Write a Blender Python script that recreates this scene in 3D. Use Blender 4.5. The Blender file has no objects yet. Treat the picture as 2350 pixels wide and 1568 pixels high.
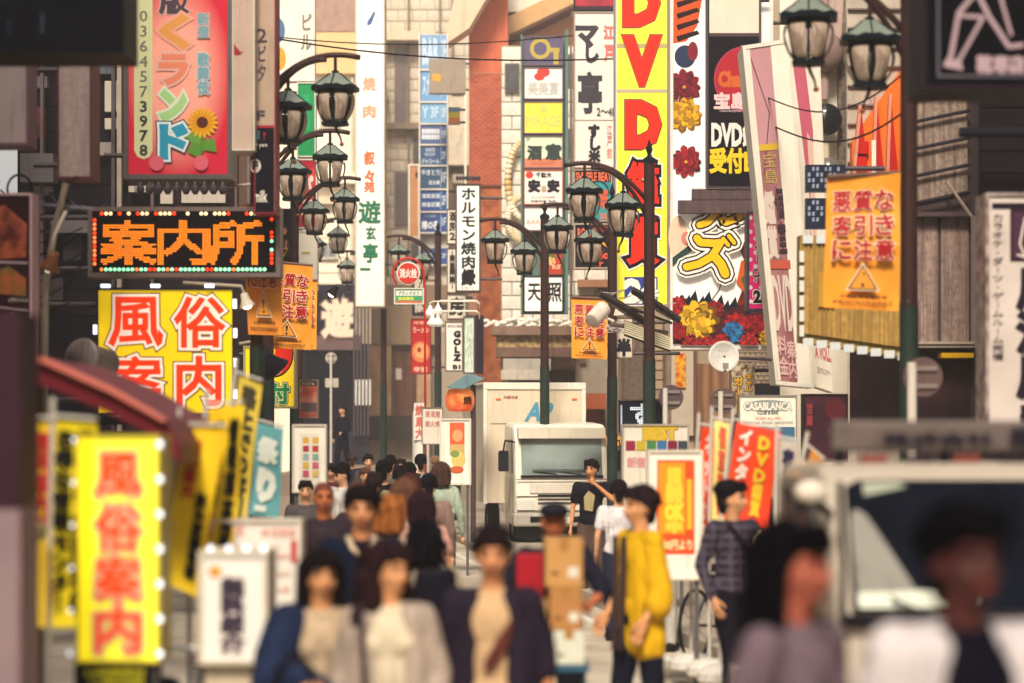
import bpy, bmesh, math, random
import numpy as np
from mathutils import Vector, Matrix
random.seed(7)
sc = bpy.context.scene
col = sc.collection
R = math.radians
# ------------------------------------------------------------------ camera, sky, sun, exposure
S = 5549.0          # focal length in the units of a 2350-wide frame (85 mm on full frame)
CX, HY, EYE = 1175.0, 990.0, 2.15
cd = bpy.data.cameras.new('camera'); cam = bpy.data.objects.new('camera', cd); col.objects.link(cam)
cd.sensor_width = 36; cd.lens = 85.0; cd.shift_y = (HY - 784) / 2350
cd.clip_end = 3000; cd.clip_start = .5
cam.location = (0, 0, EYE); cam.rotation_euler = (R(90), 0, 0)
cd.dof.use_dof = True; cd.dof.focus_distance = 38; cd.dof.aperture_fstop = 1.2; cd.dof.aperture_blades = 0
sc.camera = cam
SUN_EL, SUN_AZ = 44, 188     # azimuth measured clockwise from +Y: behind the camera, to its right
world = bpy.data.worlds.new('World'); sc.world = world; world.use_nodes = True
nt = world.node_tree; bg = nt.nodes['Background']
sky = nt.nodes.new('ShaderNodeTexSky'); sky.sky_type = 'NISHITA'; sky.sun_disc = False
sky.sun_elevation = R(SUN_EL); sky.sun_rotation = R(SUN_AZ); sky.dust_density = 4; sky.ozone_density = .5
hs = nt.nodes.new('ShaderNodeHueSaturation'); hs.inputs['Saturation'].default_value = .25
tint = nt.nodes.new('ShaderNodeMix'); tint.data_type = 'RGBA'; tint.blend_type = 'MULTIPLY'; tint.inputs[0].default_value = 1
tint.inputs[7].default_value = (1.0, .94, .90, 1)
nt.links.new(sky.outputs[0], hs.inputs['Color']); nt.links.new(hs.outputs[0], tint.inputs[6])
nt.links.new(tint.outputs[2], bg.inputs[0]); bg.inputs[1].default_value = .125
sl = bpy.data.lights.new('sun', 'SUN'); sl.energy = 3.2; sl.angle = R(12); sl.color = (1, .89, .73)
sun = bpy.data.objects.new('sun', sl); col.objects.link(sun)
el, az = R(SUN_EL), R(SUN_AZ)
sdir = Vector((math.sin(az) * math.cos(el), math.cos(az) * math.cos(el), math.sin(el)))
sun.rotation_euler = sdir.to_track_quat('Z', 'Y').to_euler(); sun.location = (10, -20, 30)
sc.view_settings.view_transform = 'Standard'; sc.view_settings.look = 'None'
sc.view_settings.exposure = .6; sc.view_settings.gamma = 1
sc.cycles.max_bounces = 6; sc.cycles.diffuse_bounces = 3; sc.cycles.glossy_bounces = 2
sc.cycles.transmission_bounces = 4; sc.cycles.transparent_max_bounces = 6; sc.cycles.sample_clamp_indirect = 4

# ------------------------------------------------------------------ helpers
def W(px, py, d):
    return Vector(((px - CX) * d / S, d, EYE + (HY - py) * d / S))
def lin(h):
    h = h.lstrip('#'); o = []
    for i in (0, 2, 4):
        c = int(h[i:i+2], 16) / 255
        o.append(c / 12.92 if c <= .04045 else ((c + .055) / 1.055) ** 2.4)
    return o
_m = {}
def mt(h, rough=.55, emit=0, metal=0, var=.12, scale=3.0, bump=0, kind='plain', h2=None, coat=0):
    key = (h, rough, emit, metal, var, scale, bump, kind, h2)
    if key in _m: return _m[key]
    m = bpy.data.materials.new(kind + '_' + h.strip('#')); m.use_nodes = True
    n = m.node_tree; N = n.nodes; L = n.links; b = N['Principled BSDF']
    c = lin(h); b.inputs['Base Color'].default_value = (*c, 1)
    b.inputs['Roughness'].default_value = rough; b.inputs['Metallic'].default_value = metal
    b.inputs['Specular IOR Level'].default_value = .5 if rough < .3 else (.16 if max(c) > .03 else .03)
    if coat: b.inputs['Coat Weight'].default_value = coat
    tc = N.new('ShaderNodeTexCoord'); out = None
    def mix(fac, a, bb, mode='MIX'):
        x = N.new('ShaderNodeMix'); x.data_type = 'RGBA'; x.blend_type = mode
        for s, v in ((0, fac), (6, a), (7, bb)):
            if hasattr(v, 'is_output'): L.new(v, x.inputs[s])
            else: x.inputs[s].default_value = v
        return x.outputs[2]
    def noise(sc_, det=4, vec=None, stretch=None):
        mp = N.new('ShaderNodeMapping'); mp.inputs['Scale'].default_value = stretch or (1, 1, 1)
        L.new(vec or tc.outputs['Object'], mp.inputs[0])
        t = N.new('ShaderNodeTexNoise'); t.inputs['Scale'].default_value = sc_; t.inputs['Detail'].default_value = det
        L.new(mp.outputs[0], t.inputs['Vector']); return t.outputs[0]
    def ramp(v, a, b_):
        r = N.new('ShaderNodeMapRange'); r.inputs[1].default_value = a; r.inputs[2].default_value = b_
        L.new(v, r.inputs[0]); return r.outputs[0]
    base = (*c, 1)
    if kind == 'plain' and var:
        f = ramp(noise(scale), .35, .7)
        dk = (*[x * (1 - var) for x in c], 1)
        base = mix(f, base, dk)
        g = ramp(noise(scale * 1.3, 5, stretch=(4, 4, .35)), .55, .8)
        base = mix(g, base, (*[x * max(.1, 1 - var * 2.6) for x in c], 1))
    elif kind == 'stain':      # streaked weathered surface of two colours
        c2 = lin(h2)
        g = ramp(noise(scale, 6, stretch=(5, 5, .3)), .38, .66)
        base = mix(g, base, (*c2, 1))
        g2 = ramp(noise(scale * 5, 3), .4, .8); base = mix(g2, base, (*[x * (1 - var) for x in c2], 1))
    elif kind == 'mottle':
        c2 = lin(h2); g = ramp(noise(scale, 6), .4, .62); base = mix(g, base, (*c2, 1))
    elif kind == 'glow_edge':  # printed fade from a pale middle to a strong edge
        c2 = lin(h2)
        gr = N.new('ShaderNodeTexGradient'); gr.gradient_type = 'SPHERICAL'
        mp = N.new('ShaderNodeMapping'); mp.inputs['Location'].default_value = (-1.0, 0, -1.0); mp.inputs['Scale'].default_value = (2, 0, 2)
        L.new(tc.outputs['Generated'], mp.inputs[0]); L.new(mp.outputs[0], gr.inputs[0])
        base = mix(ramp(gr.outputs[1], 0, .5), (*c2, 1), base)
    elif kind == 'wood':
        c2 = lin(h2)
        wv = N.new('ShaderNodeTexWave'); wv.inputs['Scale'].default_value = scale; wv.inputs['Distortion'].default_value = 9
        wv.inputs['Detail'].default_value = 3
        mp = N.new('ShaderNodeMapping'); mp.inputs['Scale'].default_value = (1, 1, .25)
        L.new(tc.outputs['Object'], mp.inputs[0]); L.new(mp.outputs[0], wv.inputs[0])
        base = mix(wv.outputs[1], base, (*c2, 1))
    elif kind == 'object':     # each piece a little different
        c2 = lin(h2 or h)
        oi = N.new('ShaderNodeObjectInfo')
        base = mix(oi.outputs['Random'], base, (*c2, 1))
        base = mix(ramp(noise(scale), .4, .7), base, (*[x * (1 - var) for x in c], 1))
    elif kind == 'plaid':
        c2 = lin(h2)
        wv = N.new('ShaderNodeTexWave'); wv.inputs['Scale'].default_value = scale; wv.bands_direction = 'Z'
        L.new(tc.outputs['Object'], wv.inputs[0])
        wx = N.new('ShaderNodeTexWave'); wx.inputs['Scale'].default_value = scale; wx.bands_direction = 'X'
        L.new(tc.outputs['Object'], wx.inputs[0])
        base = mix(ramp(wv.outputs[1], .6, .8), base, (*c2, 1)); base = mix(ramp(wx.outputs[1], .75, .9), base, (*c2, 1))
    if hasattr(base, 'is_output'): L.new(base, b.inputs['Base Color'])
    if emit:
        if hasattr(base, 'is_output'): L.new(base, b.inputs['Emission Color'])
        else: b.inputs['Emission Color'].default_value = (*c, 1)
        b.inputs['Emission Strength'].default_value = emit
    if bump:
        bp = N.new('ShaderNodeBump'); bp.inputs['Strength'].default_value = bump; bp.inputs['Distance'].default_value = .02
        L.new(noise(scale * 6, 4), bp.inputs['Height']); L.new(bp.outputs[0], b.inputs['Normal'])
    _m[key] = m; return m

class G:
    """collects faces, builds one mesh object"""
    def __init__(s): s.v = []; s.f = []
    def add(s, vs, fs):
        o = len(s.v); s.v += [tuple(v) for v in vs]; s.f += [tuple(i + o for i in f) for f in fs]; return s
    def box(s, x0, y0, z0, x1, y1, z1):
        return s.add([(x0,y0,z0),(x1,y0,z0),(x1,y1,z0),(x0,y1,z0),(x0,y0,z1),(x1,y0,z1),(x1,y1,z1),(x0,y1,z1)],
                     [(0,3,2,1),(4,5,6,7),(0,1,5,4),(1,2,6,5),(2,3,7,6),(3,0,4,7)])
    def cyl(s, p0, p1, r0, r1=None, n=12):
        r1 = r0 if r1 is None else r1
        p0, p1 = Vector(p0), Vector(p1); a = (p1 - p0).normalized()
        u = a.orthogonal().normalized(); w = a.cross(u); vs = []
        for p, r in ((p0, r0), (p1, r1)):
            for i in range(n):
                t = 2 * math.pi * i / n; vs.append(p + (u * math.cos(t) + w * math.sin(t)) * r)
        return s.add(vs, [(i, (i+1) % n, n + (i+1) % n, n + i) for i in range(n)] + [tuple(range(n))[::-1], tuple(range(n, 2*n))])
    def tube(s, pts, r, n=8):
        pts = [Vector(p) for p in pts]; rs = r if isinstance(r, (list, tuple)) else [r] * len(pts)
        vs = []; u = None
        for i, p in enumerate(pts):
            a = (pts[min(i+1, len(pts)-1)] - pts[max(i-1, 0)]).normalized()
            if u is None: u = a.orthogonal().normalized()
            u = (u - a * u.dot(a)).normalized(); w = a.cross(u)
            for k in range(n):
                t = 2 * math.pi * k / n; vs.append(p + (u * math.cos(t) + w * math.sin(t)) * rs[i])
        fs = [(i*n+k, i*n+(k+1) % n, (i+1)*n+(k+1) % n, (i+1)*n+k) for i in range(len(pts)-1) for k in range(n)]
        fs += [tuple(range(n))[::-1], tuple(range((len(pts)-1)*n, len(pts)*n))]
        return s.add(vs, fs)
    def lathe(s, c, prof, n=12, rot=0, axis='z', sq=1):
        vs = []
        for r, z in prof:
            for k in range(n):
                t = 2 * math.pi * k / n + rot
                if axis == 'z': vs.append((c[0] + r*math.cos(t), c[1] + r*math.sin(t)*sq, c[2] + z))
                else: vs.append((c[0] + r*math.cos(t), c[1] + z, c[2] + r*math.sin(t)))
        m = len(prof)
        fs = [(i*n+k, i*n+(k+1) % n, (i+1)*n+(k+1) % n, (i+1)*n+k) for i in range(m-1) for k in range(n)]
        fs += [tuple(range(n))[::-1], tuple(range((m-1)*n, m*n))]
        return s.add(vs, fs)
    def ell(s, c, r, nu=14, nv=9):
        prof = [(math.sin(math.pi*(j+.02)/(nv+.04)) , -math.cos(math.pi*(j+.02)/(nv+.04))) for j in range(nv+1)]
        vs = [(c[0] + a*r[0]*math.cos(2*math.pi*k/nu), c[1] + a*r[1]*math.sin(2*math.pi*k/nu), c[2] + z*r[2]) for a, z in prof for k in range(nu)]
        fs = [(i*nu+k, i*nu+(k+1) % nu, (i+1)*nu+(k+1) % nu, (i+1)*nu+k) for i in range(nv) for k in range(nu)]
        fs += [tuple(range(nu))[::-1], tuple(range(nv*nu, nv*nu+nu))]
        return s.add(vs, fs)
    def cap(s, p0, p1, r0, r1, n=12):
        p0, p1 = Vector(p0), Vector(p1); a = (p1 - p0); L = a.length
        if L < 1e-5: return s
        a /= L; pts = []; rs = []
        for t in (.05, .35, .7): pts.append(p0 - a*r0*math.cos(t*math.pi/2)); rs.append(r0*math.sin(t*math.pi/2))
        pts.append(p0); rs.append(r0); pts.append(p1); rs.append(r1)
        for t in (.7, .35, .05): pts.append(p1 + a*r1*math.cos(t*math.pi/2)); rs.append(r1*math.sin(t*math.pi/2))
        return s.tube(pts, rs, n)
    def prism(s, poly, a0, a1, axis='x'):
        n = len(poly)
        mk = (lambda p, a: (a, p[0], p[1])) if axis == 'x' else ((lambda p, a: (p[0], a, p[1])) if axis == 'y' else (lambda p, a: (p[0], p[1], a)))
        vs = [mk(p, a0) for p in poly] + [mk(p, a1) for p in poly]
        return s.add(vs, [tuple(range(n)), tuple(range(n, 2*n))[::-1]] + [(i, i+n, (i+1) % n + n, (i+1) % n) for i in range(n)])
    def mesh(s, name, m, smooth=False):
        me = bpy.data.meshes.new(name); me.from_pydata(s.v, [], s.f)
        me.materials.append(m)
        bm = bmesh.new(); bm.from_mesh(me); bmesh.ops.recalc_face_normals(bm, faces=bm.faces); bm.to_mesh(me); bm.free()
        if smooth: me.shade_smooth()
        return me
    def build(s, name, m, parent=None, loc=None, smooth=False, bevel=0, **kw):
        o = bpy.data.objects.new(name, s.mesh(name, m, smooth)); col.objects.link(o)
        if parent: o.parent = parent
        if loc is not None: o.location = loc
        if bevel:
            b = o.modifiers.new('bevel', 'BEVEL'); b.width = bevel; b.segments = 2; b.limit_method = 'ANGLE'
        for k, v in kw.items(): o[k] = v
        return o
def thing(name, label, cat, loc=(0,0,0), rz=0, group=None):
    o = bpy.data.objects.new(name, None); col.objects.link(o); o.location = loc; o.rotation_euler = (0, 0, rz)
    o['label'] = label; o['category'] = cat
    if group: o['group'] = group
    return o
def piece(name, me, parent, loc, rot=(0,0,0), scale=None):
    o = bpy.data.objects.new(name, me); col.objects.link(o); o.parent = parent; o.location = loc; o.rotation_euler = rot
    if scale: o.scale = scale
    return o
def struct(name, g, m, **k): return g.build(name, m, kind='structure', **k)

# ---- lettering
_g = {}
def glyph(text, bev):
    key = (text, bev)
    if key in _g: return _g[key]
    c = bpy.data.curves.new('lettering', 'FONT'); c.body = text; c.size = 1; c.resolution_u = 2; c.align_x = 'LEFT'
    if bev: c.bevel_depth = bev; c.bevel_resolution = 0
    o = bpy.data.objects.new('lettering', c); me = bpy.data.meshes.new_from_object(o)
    v = np.empty(len(me.vertices) * 3, 'f'); me.vertices.foreach_get('co', v); v = v.reshape(-1, 3)
    f = [tuple(p.vertices) for p in me.polygons]
    bpy.data.meshes.remove(me); bpy.data.objects.remove(o); bpy.data.curves.remove(c)
    _g[key] = (v, f); return _g[key]
def gbox(text):
    v, _ = glyph(text, 0)
    if len(v) == 0: return (0, 0, 1, 1)
    return (v[:,0].min(), v[:,1].min(), v[:,0].max(), v[:,1].max())
def is_cjk(ch): return ord(ch) > 0x2fff
class Board: pass
def board(name, label, cat, rect, d, face, frame=None, fw=4, thick=.18, yaw=0, quad=None, wave=0, items=(), group=None,
          grid=None, panel='panel', bracket=None, legs=None, cable=0, root=None, step=.0012):
    x0, y0, x1, y1 = rect; k = d / S; cx = (x0 + x1) / 2
    base = W(cx, y1, d)
    own = root is None
    if own: root = thing(name, label, cat, base, yaw, group); off0 = Vector((0,0,0))
    else: off0 = base - root.location
    def lp(px, py, off):
        if quad:
            u = (px - x0) / (x1 - x0); v = (py - y0) / (y1 - y0)
            a, b, c_, d_ = [Vector(q) for q in quad]
            p = (a * (1-u) + b * u) * (1-v) + (d_ * (1-u) + c_ * u) * v; px, py = p
        x = (px - cx) * k; z = (y1 - py) * k
        w_ = wave * (math.sin(z * 2.3 / max(wave*8, .3) + x * 1.7) + .5*math.sin(x * 5 + z*3)) if wave else 0
        return (x + off0.x, -off + w_ + off0.y, z + off0.z)
    nu, nv = grid or ((8, 14) if wave else (1, 1)); g = G(); vs = []
    for off in (0, -thick):
        for j in range(nv + 1):
            for i in range(nu + 1): vs.append(lp(x0 + (x1-x0)*i/nu, y0 + (y1-y0)*j/nv, off))
    n1 = (nu+1)*(nv+1); fs = []
    for j in range(nv):
        for i in range(nu):
            a = j*(nu+1)+i; fs.append((a, a+nu+1, a+nu+2, a+1)); fs.append(tuple(q+n1 for q in (a, a+1, a+nu+2, a+nu+1)))
    rim = [i for i in range(nu+1)] + [j*(nu+1)+nu for j in range(1, nv+1)] + [nv*(nu+1)+i for i in range(nu-1, -1, -1)] + [j*(nu+1) for j in range(nv-1, 0, -1)]
    for i in range(len(rim)):
        a, b = rim[i], rim[(i+1) % len(rim)]; fs.append((a, b, b+n1, a+n1))
    g.add(vs, fs); g.build(panel, face, root, smooth=False)
    if frame:
        g = G(); o = .02; ring = [(x0-fw*.3, y0-fw*.3), (x1+fw*.3, y0-fw*.3), (x1+fw*.3, y1+fw*.3), (x0-fw*.3, y1+fw*.3)]
        inn = [(x0+fw*.7, y0+fw*.7), (x1-fw*.7, y0+fw*.7), (x1-fw*.7, y1-fw*.7), (x0+fw*.7, y1-fw*.7)]
        vs = [lp(*p, o) for p in ring] + [lp(*p, o) for p in inn] + [lp(*p, -thick-.01) for p in ring] + [lp(*p, .001) for p in inn]
        fs = []
        for i in range(4):
            j = (i+1) % 4; fs += [(i, j, j+4, i+4), (i, i+8, j+8, j), (i+4, j+4, j+12, i+12)]
        g.add(vs, fs); g.build('frame', frame, root)
    if wave: step = .0035
    off = .012 if wave else .004
    for it in items:
        t = it[0]; nm = 'emblem'
        if t in ('h', 'v'):
            _, text, a0, b0, a1, b1, colr, bev = it[:8]; outl = it[8] if len(it) > 8 else []
            for (cc, bb) in list(outl) + [(colr, bev)]:
                g = G()
                if t == 'h':
                    v, f = glyph(text, bb); q = gbox(text)
                    sx = (a1-a0)/(q[2]-q[0]); sy = (b1-b0)/(q[3]-q[1])
                    vv = [lp(a0 + (p[0]-q[0])*sx, b1 - (p[1]-q[1])*sy, off + p[2]/(bb or 1)*step*.38 + step*.4) for p in v]
                    g.add(vv, f)
                else:
                    n = len(text); ch = (b1-b0)/n
                    for i, c1 in enumerate(text):
                        if c1 in ' 　': continue
                        v, f = glyph(c1, bb); cw = a1 - a0; mx, my = (a0+a1)/2, b0 + ch*(i+.5)
                        if c1 in 'ー〜~-・' :
                            q = gbox(c1); s_ = min(cw, ch)*.95; ccx, ccy = (q[0]+q[2])/2, (q[1]+q[3])/2
                            vv = [lp(mx - (p[1]-ccy)*s_*-1, my + (p[0]-ccx)*ch*.95, off + p[2]/(bb or 1)*step*.38 + step*.4) for p in v]
                        elif is_cjk(c1):
                            vv = [lp(mx + (p[0]-.5)*cw*1.02, my - (p[1]-.36)*ch*.97, off + p[2]/(bb or 1)*step*.38 + step*.4) for p in v]
                        else:
                            q = gbox(c1); hh = .72*ch; s_ = hh/max(q[3]-q[1], .3); sxx = min(s_*1.1, cw/max(q[2]-q[0], .01))
                            vv = [lp(mx + (p[0]-(q[0]+q[2])/2)*sxx, my - (p[1]-(q[1]+q[3])/2)*s_, off + p[2]/(bb or 1)*step*.38 + step*.4) for p in v]
                        g.add(vv, f)
                if g.v: g.build('lettering', cc if not isinstance(cc, str) else mt(cc, var=0), root)
                off += step
            continue
        colr = it[-1] if not isinstance(it[-1], str) else mt(it[-1], var=.06)
        g = G(); polys = []
        if t == 'rect': polys = [[(it[1], it[2]), (it[3], it[2]), (it[3], it[4]), (it[1], it[4])]]; nm = 'print'
        elif t == 'disc': polys = [[(it[1] + it[3]*math.cos(2*math.pi*i/28), it[2] + it[4]*math.sin(2*math.pi*i/28)) for i in range(28)]]
        elif t == 'discs':
            for (a, b, r) in it[1]: polys.append([(a + r*math.cos(2*math.pi*i/14), b + r*math.sin(2*math.pi*i/14)) for i in range(14)])
        elif t == 'poly': polys = [it[1]]
        elif t == 'polys': polys = it[1]
        elif t == 'ring':
            _, a, b, r, w_ = it[:5]; n = 32
            for i in range(n):
                t0, t1 = 2*math.pi*i/n, 2*math.pi*(i+1)/n
                polys.append([(a+r*math.cos(t0), b+r*math.sin(t0)), (a+r*math.cos(t1), b+r*math.sin(t1)), (a+(r-w_)*math.cos(t1), b+(r-w_)*math.sin(t1)), (a+(r-w_)*math.cos(t0), b+(r-w_)*math.sin(t0))])
        elif t == 'line':
            pts, w_ = it[1], it[2]
            for (a, b), (c_, e) in zip(pts, pts[1:]):
                L_ = math.hypot(c_-a, e-b) or 1; nx, ny = -(e-b)/L_*w_/2, (c_-a)/L_*w_/2
                polys.append([(a+nx, b+ny), (c_+nx, e+ny), (c_-nx, e-ny), (a-nx, b-ny)])
            for (a, b) in pts: polys.append([(a + w_/2*math.cos(.7854*i), b + w_/2*math.sin(.7854*i)) for i in range(8)])
        elif t == 'petals':   # cx, cy, r, n, phase: pointed petals
            _, a, b, r, n, ph = it[:6]
            for i in range(n):
                th = 2*math.pi*(i + ph)/n; c_, s_ = math.cos(th), math.sin(th); w_ = r*1.6/n
                polys.append([(a + c_*u*r - s_*v*w_, b + s_*u*r + c_*v*w_) for u, v in ((.3, -.7), (.6, -1.1), (.85, -.8), (1, 0), (.85, .8), (.6, 1.1), (.3, .7))])
        elif t == 'flower':   # cx, cy, r, petals: one ring of petals
            _, a, b, r, n, ph = it[:6]
            rs = random.Random(int(a*7+b*3+r)); md = it[6] if len(it) > 7 else 0
            for i in range(n):
                if md == 1 and i % 2: continue
                if md == 2 and not i % 2: continue
                th = 2*math.pi*(i + ph + rs.uniform(-.12, .12))/n; k_ = rs.uniform(.86, 1.1); hw_ = 1.45*math.pi/n*k_; pt = [(a, b)]
                for z in range(13):
                    u = -1 + z/6; t_ = th + hw_*u*.62; ro = r*k_*(.80 + .2*math.cos(u*1.5) - .07*abs(math.sin(u*7.5))); pt.append((min(max(a + ro*math.cos(t_), x0+3), x1-3), min(max(b + ro*math.sin(t_), y0+3), y1-7)))
                polys.append(pt)
        for i, P in enumerate(polys):
            dz = off + (.13*step*(i % 5))
            g.add([lp(*p, dz) for p in P], [tuple(range(len(P)))])
        g.build(nm, colr, root); off += step
    # carriers
    if bracket:      # 'l' or 'r': steel arms reaching to the building on that side
        s_ = -1 if bracket[0] == 'l' else 1; L_ = bracket[1]; xe = s_*(x1-x0)/2*k
        H = (y1-y0)*k
        for zz in (H*.12, H*.88):
            G().cyl((xe, thick*.5, zz), (xe + s_*L_, thick*.5, zz), .03, n=8).build('bracket', mt('#4a4244', .5, metal=.4), root)
    if legs:
        g = G()
        for xx in (x0 + (x1-x0)*.1, x0 + (x1-x0)*.9):
            p = lp(xx, y1, 0); g.box(p[0]-.02, p[1]+.02, -base.z if own else -root.location.z, p[0]+.02, p[1]+.06, p[2]+.1)
        g.build('stand', mt('#5a5654', .5), root)
    b = Board(); b.root = root; b.lp = lp; b.k = k; b.w = (x1-x0)*k; b.h = (y1-y0)*k
    return b
def lib_end(): pass
BLACK = '#0c0a12'; WHITE = '#f2eee4'; RED = '#c9181e'; NAVY = '#16203c'
# ------------------------------------------------------------------ ground
g = G(); g.add([(-160,-20,-.02),(160,-20,-.02),(160,400,-.02),(-160,400,-.02)], [(0,1,2,3)])
struct('ground', g, mt('#8b8178', .9, var=.25, scale=.4, bump=.2))
SL = -.125      # the street bends away to the left
def st(off, y): return (off + SL * (y - 12), y)
g = G(); q = []
L0, L1, R0, R1 = st(-3.6, 2), st(-3.6, 130), st(3.3, 2), st(3.3, 130)
g.add([(*L0, 0), (*R0, 0), (*R1, 0), (*L1, 0)], [(0,1,2,3)])
struct('road', g, mt('#c4b8a5', .8, kind='mottle', h2='#a99c8a', scale=.9, var=.15, bump=.35))
for a, b, in ((3.3, 6.5), (-8, -3.6)):
    g = G(); p = [st(a, 2), st(b, 2), st(b, 130), st(a, 130)]
    g.prism(p, -.01, .12, 'z'); struct('pavement', g, mt('#a89b8b', .8, var=.2, scale=2, bump=.3))
g = G()                       # white line near the right edge of the road
g.add([(*st(2.75, 4), .005), (*st(2.87, 4), .005), (*st(2.87, 60), .005), (*st(2.75, 60), .005)], [(0,1,2,3)])
g.build('road_line', mt('#e3ddd0', .7, var=.3, scale=6), kind='structure')
# kerb stones, each a piece
kbm = G().box(-.075, -.29, 0, .075, .29, .135).mesh('kerb_stone', mt('#b0a595', .8, kind='object', h2='#988c7d', scale=4))
for o_ in bpy.data.objects:
    if o_.name == 'pavement': PVR = o_
    if o_.name == 'pavement.001': PVL = o_
for k_ in range(60):
    y = 9 + k_ * .6
    for off, P in ((3.3, PVR), (-3.6, PVL)):
        x, yy = st(off, y); piece('kerb_stone', kbm, P, (x, yy, 0), (0, 0, -math.atan(SL)))

# ------------------------------------------------------------------ buildings
PANE = mt('#3c4650', .12, metal=.3, var=.3)
PANE_L = mt('#8d9896', .15, metal=.2, var=.3)
def bld(name, label, x0, y0, x1, d, depth, m, wins=(), cat='building', z0=0, wm=None, pane=PANE, extras=None):
    k = d / S; cx = (x0+x1)/2; X = (cx-CX)*k; top = EYE + (HY-y0)*k; hw = (x1-x0)/2*k
    root = thing(name, label, cat, (X, d, 0))
    f_ = (d+depth)/d; bl = -hw + (max(0, (x0-CX)*k*(f_-1)) * 1.03); br = hw + (min(0, (x1-CX)*k*(f_-1)) * 1.03)
    G().prism([(-hw, 0), (hw, 0), (max(br, bl+.5), depth), (bl, depth)], z0, top, 'z').build('wall', m, root)
    def lp(px, py, off=0): return ((px-cx)*k, -off, EYE + (HY-py)*k)
    if len(wins):
        a = wins[0]
    for (wx0, wy0, wx1, wy1) in wins:
        p = lp((wx0+wx1)/2, wy1); w_, h_ = (wx1-wx0)*k, (wy1-wy0)*k; t = .05
        fr = G()
        for (a, b, c, e) in ((-w_/2-t, -t, -w_/2, h_+t), (w_/2, -t, w_/2+t, h_+t), (-w_/2, -t, w_/2, 0), (-w_/2, h_, w_/2, h_+t), (-.02, 0, .02, h_)):
            fr.box(a, -.07, b, c, 0.02, e)
        f = fr.build('window', wm or mt('#b9b0a2', .5), root, loc=p)
        G().box(-w_/2, -.015, 0, w_/2, .02, h_).build('pane', pane, f)
        G().box(-w_/2-.1, -.13, -.1, w_/2+.1, -.0, -t-.001).build('sill', wm or mt('#b9b0a2', .5), f)
    return root, lp, k
def bx(root, lp, name, x0, y0, x1, y1, a, b, m, **kw):
    """a box on a facade, between distances b (back) and a (front) out of the wall"""
    p, q = lp(x0, y1), lp(x1, y0)
    return G().box(p[0], -a, p[2], q[0], -b, q[2]).build(name, m, root, **kw)
def tiles(root, lp, name, x0, y0, x1, y1, nx, ny, m, off=.012, gap=.012, half=False, limit=300, skip=None):
    """courses of separate blocks on a facade; alike pieces share one mesh"""
    p, q = lp(x0, y1), lp(x1, y0); w_, h_ = (q[0]-p[0])/nx, (q[2]-p[2])/ny
    me = G().box(-w_/2+gap/2, -off, -h_/2+gap/2, w_/2-gap/2, .02, h_/2-gap/2).mesh(name, m)
    meh = G().box(-w_/4+gap/2, -off, -h_/2+gap/2, w_/4-gap/2, .02, h_/2-gap/2).mesh(name, m)
    n = 0; rest = G()
    for j in range(ny):
        sh = half and j % 2
        for i in range(nx + (1 if sh else 0)):
            x = p[0] + (i + .5 - (.5 if sh else 0))*w_; z = q[2] - (j+.5)*h_; mm = me; hw = w_/2
            if sh and i == 0: x += w_/4; mm = meh; hw = w_/4
            if sh and i == nx: x -= w_/4; mm = meh; hw = w_/4
            if skip and skip(x/ (q[0]-p[0]), z): continue
            dy = random.uniform(-.004, .004)
            if n < limit:
                piece(name, mm, root, (x, dy, z))
            else:
                rest.box(x-hw+gap/2, -off+dy, z-h_/2+gap/2, x+hw-gap/2, .02, z+h_/2-gap/2)
            n += 1
    if rest.v:
        rest.build(name, m, root, kind='stuff')

# far end of the street -----------------------------------------------------------------
r, lp, k = bld('office_building', 'cream building at the street end above the dark storefront with white calligraphy', 560, -120, 842, 88, 14,
    mt('#ece2ca', .7, var=.1, scale=.5), [(738, 205, 775, 290), (738, 560, 770, 590)], pane=PANE_L)
bx(r, lp, 'wall_panel', 722, -60, 818, 75, .3, 0, mt('#a8897a', .8, var=.2))
bx(r, lp, 'wall_panel', 722, 78, 818, 172, .35, 0, mt('#e8bd86', .7))
bx(r, lp, 'cornice', 724, 402, 830, 424, .5, 0, mt('#efe5cd', .7))
bx(r, lp, 'cornice', 724, 455, 830, 470, .35, 0, mt('#cfc2a4', .7))
bx(r, lp, 'pipe', 806, -60, 812, 640, .2, .08, mt('#cbbfa5', .5))
for yy in (500, 545, 590, 625): bx(r, lp, 'groove', 724, yy, 830, yy+2, .02, 0, mt('#b9aa8a', .8))
# storefront
r, lp, k = bld('storefront', 'dark storefront with large pale calligraphy letters above a black opening', 690, 652, 846, 84, 3.5, mt('#262330', .6, var=.2))
bx(r, lp, 'fascia', 690, 770, 832, 804, .25, 0, mt('#6a5350', .7, var=.25))
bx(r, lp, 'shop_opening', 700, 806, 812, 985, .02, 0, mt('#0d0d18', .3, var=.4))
for i in range(5):
    x = 812 + i*8; bx(r, lp, 'column', x, 640, x+3.5, 1000, .32, .02, mt('#4a3f47', .6))
    bx(r, lp, 'louvre', x+3.6, 708, x+7.8, 790, .2, .02, mt('#bfae96', .6))
    bx(r, lp, 'lamp_panel', x+4, 872, x+7, 930, .22, .02, mt('#e6dfd2', .5, emit=.3))
def on_facade(items, face, rect, d, root, name='panel'): return board(None, None, None, rect, d, face, root=root, items=items, thick=.1, panel=name)
on_facade([('h', '遊', 655, 700, 722, 775, '#d9c6ae', .03), ('h', '遊', 742, 690, 808, 770, '#d9c6ae', .05, [('#8d7468', .09)])], mt('#1d1b28', .5), (692, 672, 808, 768), 83.7, r, 'sign_panel')
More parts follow.
